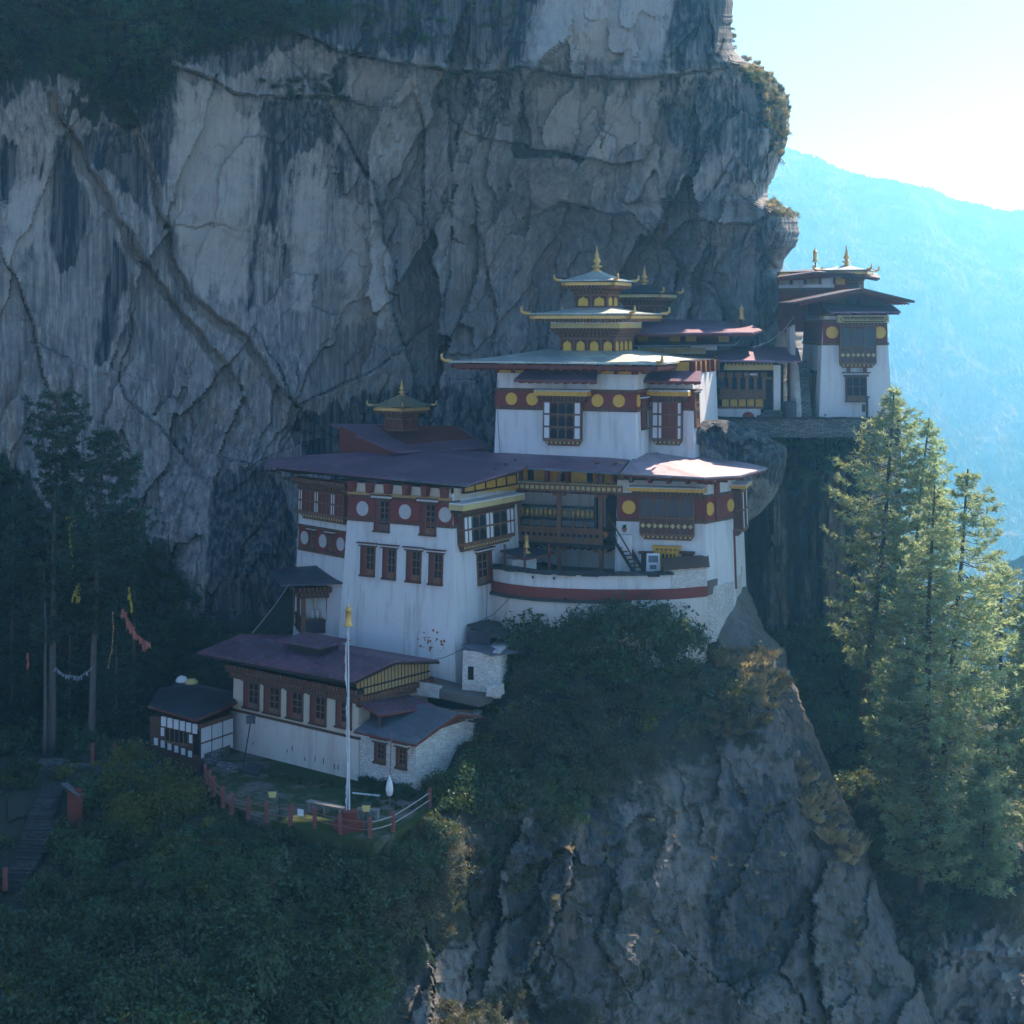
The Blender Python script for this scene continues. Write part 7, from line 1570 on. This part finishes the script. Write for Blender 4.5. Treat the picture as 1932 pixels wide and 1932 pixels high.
scatter('undergrowth', [(380, 1480), (470, 1545), (600, 1576), (700, 1596), (815, 1540), (850, 1560), (800, 1680), (600, 1700), (420, 1620)], 160, 'rock_spur', [('dark', 5), ('mid', 3), ('olive', 1)], (.4, .8))
scatter('undergrowth', V2, 330, 'rock_spur', [('dark', 2.5), ('olive', 4), ('brown', 2), ('mid', 1.5), ('yellow', .8), ('bare', .9)], (.3, 1.2))
scatter('undergrowth', [(600, 1640), (860, 1640), (1000, 1560), (1060, 1520), (960, 1740), (860, 1760), (700, 1930), (560, 1930), (520, 1760)], 100, 'rock_spur', [('olive', 4), ('brown', 3), ('dark', 2)], (.4, .9))
scatter('dry_scrub', V3, 520, 'rock_spur', [('brown', 3), ('olive', 4), ('dry', .6)], (.18, .42), thin=.6)
scatter('dry_scrub', [(820, 1900), (1000, 1860), (1120, 1900), (1100, 1960), (800, 1960)], 60, 'rock_spur', [('olive', 3), ('brown', 2)], (.4, .8))
scatter('dry_grass', RIDGE1, 150, 'rock_spur', [('dry', 6), ('brown', 2), ('olive', 2)], (.45, .95)); scatter('dry_grass', RIDGE2, 70, 'rock_spur', [('dry', 5), ('brown', 2)], (.4, .95))
scatter('dry_grass', [(1640, 1590), (1652, 1600), (1700, 1740), (1690, 1750)], 18, 'rock_spur', [('dry', 1)], (.3, .6))
scatter('slope_scrub', [(1560, 1440), (1700, 1420), (1740, 1700), (1860, 1690), (1932, 1660), (1990, 1500), (2000, 1660), (1860, 1740), (1720, 1740), (1660, 1640)], 190, 'slope', [('olive', 3), ('brown', 2), ('dark', 3), ('mid', 1)], (.5, 1.1))
scatter('slope_scrub', [(1430, 1200), (1560, 1180), (1690, 1280), (1690, 1480), (1560, 1470)], 150, 'rock_face', [('dark', 6), ('mid', 1)], (.6, 1.3))
scatter('slope_scrub', [(1800, 1430), (2000, 1380), (2000, 1560), (1830, 1560)], 60, 'slope', [('olive', 2), ('brown', 3)], (.6, 1.2))
scatter('terrace_growth', [(1330, 805), (1640, 805), (1650, 900), (1560, 920), (1400, 850)], 90, 'rock_face', [('olive', 2), ('brown', 2), ('dark', 2)], (.3, .7))
scatter('terrace_growth', [(1590, 790), (1650, 790), (1660, 870), (1600, 880)], 14, 'rock_face', [('bare', 1)], (.7, 1.1), lift=.3)
RIM = [(1388, 102), (1432, 121), (1468, 148), (1488, 190), (1486, 260), (1468, 310), (1448, 250), (1430, 180), (1395, 130)]
scatter('rim_grass', RIM, 170, 'cliff', [('dry', 5), ('brown', 2), ('olive', 4), ('dark', 1)], (.25, .6)); scatter('rim_grass', [(1452, 376), (1490, 396), (1508, 408), (1480, 412), (1455, 400)], 40, 'cliff', [('dry', 2), ('brown', 2), ('olive', 4)], (.25, .6))
scatter('rim_grass', [(1376, 40), (1385, 40), (1386, 100), (1380, 100)], 12, 'cliff', [('brown', 1), ('olive', 1)], (.2, .4))
TOPV = [(-40, -20), (560, -30), (640, 20), (560, 70), (420, 90), (330, 125), (290, 200), (240, 235), (190, 190), (120, 150), (60, 90), (-40, 200)]
scatter('ledge_shrubs', TOPV, 420, 'cliff', [('dark', 5), ('olive', 4), ('mid', 2), ('brown', .8)], (.3, 1.0)); scatter('ledge_shrubs', [(620, -20), (1000, -20), (960, 60), (700, 90)], 70, 'cliff', [('olive', 3), ('dark', 2)], (.2, .5))
scatter('ledge_shrubs', [(490, 150), (650, 140), (660, 190), (520, 200)], 40, 'cliff', [('olive', 3), ('dark', 2)], (.2, .5))
LEFTV = [(-60, 960), (60, 980), (150, 1020), (250, 1040), (330, 1090), (360, 1200), (340, 1290), (300, 1330), (270, 1420), (-60, 1420)]
scatter('undergrowth', [(300, 1180), (420, 1190), (560, 1200), (520, 1290), (380, 1300), (330, 1330)], 90, 'rock_spur', [('dark', 6), ('olive', 1)], (.5, 1.1))
scatter('undergrowth', LEFTV, 330, 'rock_spur', [('dark', 8), ('mid', 1)], (.6, 1.5)); scatter('undergrowth', [(-60, 860), (60, 900), (140, 960), (260, 980), (340, 1060), (380, 1160), (200, 1160), (-60, 1100)], 150, 'cliff', [('dark', 8), ('olive', 1)], (.5, 1.2))
# grass of the court and the bushes along the house foot
for poly, n, kinds, sz in (([(640, 1490), (700, 1470), (800, 1495), (790, 1530), (720, 1530), (650, 1520)], 60, [('mid', 3), ('dark', 3)], (.12, .3)), ([(676, 1468), (780, 1492), (785, 1505), (700, 1490)], 26, [('mid', 2), ('dark', 3)], (.3, .75)), ([(490, 1450), (640, 1480), (640, 1496), (500, 1468)], 30, [('olive', 2), ('mid', 1)], (.1, .22))):
    acc = STUFF.setdefault('court_grass', [])
    ks = [k for k, _ in kinds]; pr = np.array([p for _, p in kinds], float); pr /= pr.sum(); xs = [p[0] for p in poly]; ys = [p[1] for p in poly]; c = 0
    while c < n:
        u, v = RNG.uniform(min(xs), max(xs)), RNG.uniform(min(ys), max(ys))
        if not inpoly(np.array([u]), np.array([v]), poly)[0]: continue
        k = ks[RNG.choice(len(ks), p=pr)]; V, F = PROTO[k][RNG.integers(len(PROTO[k]))]; p = L(u, v, TZ); s = RNG.uniform(*sz); acc.append((V * s + [p.x, p.y, p.z], F, k)); c += 1
flush_stuff()
# larger shrubs one can pick out
shrubs('mid', 'rounded green shrub on the bushy slope under the curved white wall', 'green shrubs under the curved wall', [(980, 1195), (1060, 1170), (1120, 1150), (1200, 1140), (1260, 1170), (1310, 1230), (1150, 1300), (1000, 1260)], 24, 'rock_spur', (1.5, 2.4))
shrubs('olive', 'greyish olive shrub on the middle of the spur below the white wall', 'olive shrubs on the spur', [(930, 1290), (1100, 1240), (1350, 1260), (1300, 1390), (1050, 1530), (930, 1500)], 34, 'rock_spur', (1.0, 1.7))
shrubs('mid', 'fresh green shrub beside the white end wall of the stone annex', 'green shrubs by the annex', [(800, 1490), (850, 1440), (900, 1400), (900, 1480), (850, 1540)], 9, 'rock_spur', (.9, 1.4))
shrubs('yellow', 'yellowing leafy bush left of the courtyard fence', 'yellowing bushes left of the court', [(190, 1440), (280, 1430), (370, 1480), (380, 1570), (330, 1640), (200, 1560)], 20, 'rock_spur', (1.0, 1.6), [HUT])
shrubs('mid', 'bright green bush low on the dark slope at the left', 'green bushes low at the left', [(100, 1590), (330, 1560), (480, 1680), (440, 1760), (250, 1720), (100, 1680)], 20, 'rock_spur', (.9, 1.5))
shrubs('dark', 'dark bush on the shaded bottom left slope', 'dark bushes on the bottom left slope', [(0, 1700), (400, 1720), (700, 1660), (700, 1930), (0, 1930)], 42, 'rock_spur', (1.2, 2.1))
shrubs('dark', 'dark bush just below the courtyard fence', 'dark bushes below the fence', [(420, 1540), (600, 1590), (700, 1612), (800, 1570), (800, 1640), (600, 1670), (430, 1600)], 22, 'rock_spur', (.8, 1.2))
shrubs('brown', 'dry brown shrub hanging over the rock below the annex', 'dry brown shrubs on the rock edge', [(700, 1680), (850, 1600), (980, 1560), (900, 1640), (780, 1740), (690, 1800)], 14, 'rock_spur', (.8, 1.4))
shrubs('bare', 'bare leafless bush catching the light at the lower right corner', 'bare bushes at the lower right', [(1850, 1680), (1932, 1640), (1932, 1760), (1870, 1760)], 6, 'slope', (1.2, 1.9))
shrubs('dark', 'dark shrub clinging to the ledges at the top left of the cliff', 'dark shrubs on the upper left ledges', TOPV, 30, 'cliff', (1.0, 1.8))

for i, (u, v, Y, s) in enumerate(((985, 1205, 94.9, 1.5), (1050, 1212, 94.0, 2.0), (1085, 1200, 94.0, 2.1), (1130, 1190, 93.8, 2.3), (1180, 1178, 93.8, 2.7), (1225, 1180, 93.9, 2.3), (1262, 1188, 94.2, 2.2), (1300, 1205, 94.6, 1.9))):
    o = bpy.data.objects.new('shrub', SHRUB_ME[('dark', i % 3)]); COL.objects.link(o); o.location = P(u, v, Y) - UPZ * .4; o.scale = (s * .85, s * .8, s * 1.05); o.rotation_euler = (0, 0, i * 1.3)
    tag(o, 'tall dark bush growing up in front of the curved white wall', 'shrub', 'tall bushes against the curved wall')
# --- conifers
def conifer(name, label, cat, group, path, Y, prof, r0, mat, bark, seed, tufts=8, droop=.12, step=.34, needle=.36, flat=.25, gap=0.0):
    """trunk along the path, whorls of limbs whose reach follows the profile, sprays of needles along the limbs"""
    g = np.random.default_rng(seed); pts = [P(u, v, Y) for u, v in path]; th = thing(name, label, cat, pts[0], group)
    zs = np.array([p.z for p in pts]); xs = np.array([p.x for p in pts])
    m = MB(); top = pts[-1]; H = top.z - pts[0].z; fine = [Vector((np.interp(z, zs, xs), Y + .05 * math.sin(z), z)) for z in np.linspace(zs[0] - .6, zs[-1], 16)]
    m.tube(fine, [r0 * (1 - .9 * i / 15) + .02 for i in range(16)], 8)
    C, AX, AY = [], [], []; z = zof(prof[-1][0], Y); ztop = zof(prof[0][0], Y); pz = np.array([zof(v, Y) for v, _ in prof])[::-1]; pw = np.array([w * K * Y for _, w in prof])[::-1]
    while z < ztop:
        n = g.integers(4, 7); base = g.uniform(0, 6.28)
        for i in range(n):
            if g.random() < gap: continue
            a = base + i * 6.283 / n + g.normal() * .25; zz = z + g.uniform(-.15, .15); reach = max(.25, np.interp(zz, pz, pw) * g.uniform(.55, 1.12)); o = np.array([np.interp(zz, zs, xs), Y, zz]); d = np.array([math.cos(a), math.sin(a), 0.0])
            k = 7; f = np.linspace(0, 1, k)[:, None]; line = o + d * reach * f + np.array([0, 0, 1]) * (reach * (-droop * np.sin(f * 2.4) * 1.3 + (.22 * f ** 2.2)))
            m.tube([Vector(q) for q in line[::2]], [max(.012, .028 * reach / 2), .022, .016, .008][:len(line[::2])], 4, cap=False)
            t = int(tufts * (.5 + reach / 1.6)); ff = g.uniform(.22, 1.03, t) ** .8; c0 = np.stack([np.interp(ff, f[:, 0], line[:, j]) for j in range(3)], 1)
            side = np.cross(d, [0, 0, 1]); c0 = c0 + side * (g.normal(size=(t, 1)) * .22 * reach * (1.15 - ff)[:, None]) + g.normal(size=(t, 3)) * [.08, .08, .07]
            for q in range(7):
                dr = unit(d * .7 + g.normal(size=(t, 3)) * [.75, .75, .55] + [0, 0, flat]); ln = needle * g.uniform(.6, 1.2, (t, 1)); s = unit(np.cross(dr, g.normal(size=(t, 3))))
                C.append(c0 + dr * ln * .5); AX.append(dr * ln * .55); AY.append(s * g.uniform(.035, .06, (t, 1)))
        z += step * g.uniform(.75, 1.3)
    m.build('trunk', M[bark], th, smooth=True)
    V, F = quads(np.concatenate(C), np.concatenate(AX), np.concatenate(AY)); o = np_mesh('crown', V - np.array(pts[0]), F, M[mat], parent=th); return th
G = 'blue pines on the right slope'
conifer('pine_tree', 'leaning pine nearest the tower house with its top before the white wall', 'pine tree', G, [(1625, 1335), (1657, 1117), (1672, 964), (1687, 739)], 103, [(742, 10), (790, 48), (860, 90), (960, 112), (1050, 95), (1150, 85), (1250, 55)], .26, 'needle', 'bark', 1, gap=.2)
conifer('pine_tree', 'slim pine just right of the leaning pine, its top against the hazy mountain', 'pine tree', G, [(1698, 1460), (1714, 1199), (1736, 936), (1753, 788)], 102, [(790, 6), (840, 36), (900, 58), (1000, 74), (1100, 80), (1380, 80)], .22, 'needle', 'bark', 2, gap=.2)
conifer('pine_tree', 'tall pine with straight dark trunk in the middle of the group, rooted lowest', 'pine tree', G, [(1731, 1715), (1747, 1528), (1750, 1309), (1753, 1117), (1764, 915)], 95, [(918, 6), (980, 42), (1100, 72), (1300, 86), (1500, 88), (1640, 84)], .30, 'needle', 'bark', 3, tufts=8, gap=.2)
conifer('pine_tree', 'broadest pine with sunlit right side and lowest outer branches', 'pine tree', G, [(1762, 1690), (1775, 1501), (1791, 1309), (1807, 1144), (1816, 1035), (1826, 885)], 98, [(888, 8), (940, 50), (1050, 92), (1150, 124), (1300, 146), (1450, 150), (1600, 130)], .32, 'needle', 'bark', 4, gap=.24)
conifer('pine_tree', 'pine cut by the right edge of the picture', 'pine tree', G, [(1965, 1660), (1955, 1200), (1948, 1075)], 101, [(1080, 6), (1150, 42), (1300, 85), (1500, 95)], .24, 'needle', 'bark', 5)
conifer('pine_tree', 'pine between the broadest one and the picture edge, with a lower top', 'pine tree', G, [(1884, 1690), (1886, 1400), (1890, 1065)], 102, [(1068, 6), (1120, 45), (1220, 80), (1350, 105), (1550, 105), (1650, 80)], .24, 'needle', 'bark', 8, gap=.24)
conifer('pine_tree', 'young bright pine low at the foot of the leaning pine', 'pine tree', G, [(1692, 1500), (1700, 1353), (1708, 1235)], 97, [(1240, 5), (1290, 30), (1370, 52), (1460, 58)], .10, 'needle', 'bark', 6, step=.25)
conifer('pine_tree', 'young pine low right of the straight trunk with light green branches', 'pine tree', G, [(1850, 1700), (1856, 1560), (1862, 1440)], 96, [(1445, 5), (1500, 34), (1600, 60), (1670, 60)], .10, 'needle', 'bark', 7, step=.25)
G = 'dark firs at the left'
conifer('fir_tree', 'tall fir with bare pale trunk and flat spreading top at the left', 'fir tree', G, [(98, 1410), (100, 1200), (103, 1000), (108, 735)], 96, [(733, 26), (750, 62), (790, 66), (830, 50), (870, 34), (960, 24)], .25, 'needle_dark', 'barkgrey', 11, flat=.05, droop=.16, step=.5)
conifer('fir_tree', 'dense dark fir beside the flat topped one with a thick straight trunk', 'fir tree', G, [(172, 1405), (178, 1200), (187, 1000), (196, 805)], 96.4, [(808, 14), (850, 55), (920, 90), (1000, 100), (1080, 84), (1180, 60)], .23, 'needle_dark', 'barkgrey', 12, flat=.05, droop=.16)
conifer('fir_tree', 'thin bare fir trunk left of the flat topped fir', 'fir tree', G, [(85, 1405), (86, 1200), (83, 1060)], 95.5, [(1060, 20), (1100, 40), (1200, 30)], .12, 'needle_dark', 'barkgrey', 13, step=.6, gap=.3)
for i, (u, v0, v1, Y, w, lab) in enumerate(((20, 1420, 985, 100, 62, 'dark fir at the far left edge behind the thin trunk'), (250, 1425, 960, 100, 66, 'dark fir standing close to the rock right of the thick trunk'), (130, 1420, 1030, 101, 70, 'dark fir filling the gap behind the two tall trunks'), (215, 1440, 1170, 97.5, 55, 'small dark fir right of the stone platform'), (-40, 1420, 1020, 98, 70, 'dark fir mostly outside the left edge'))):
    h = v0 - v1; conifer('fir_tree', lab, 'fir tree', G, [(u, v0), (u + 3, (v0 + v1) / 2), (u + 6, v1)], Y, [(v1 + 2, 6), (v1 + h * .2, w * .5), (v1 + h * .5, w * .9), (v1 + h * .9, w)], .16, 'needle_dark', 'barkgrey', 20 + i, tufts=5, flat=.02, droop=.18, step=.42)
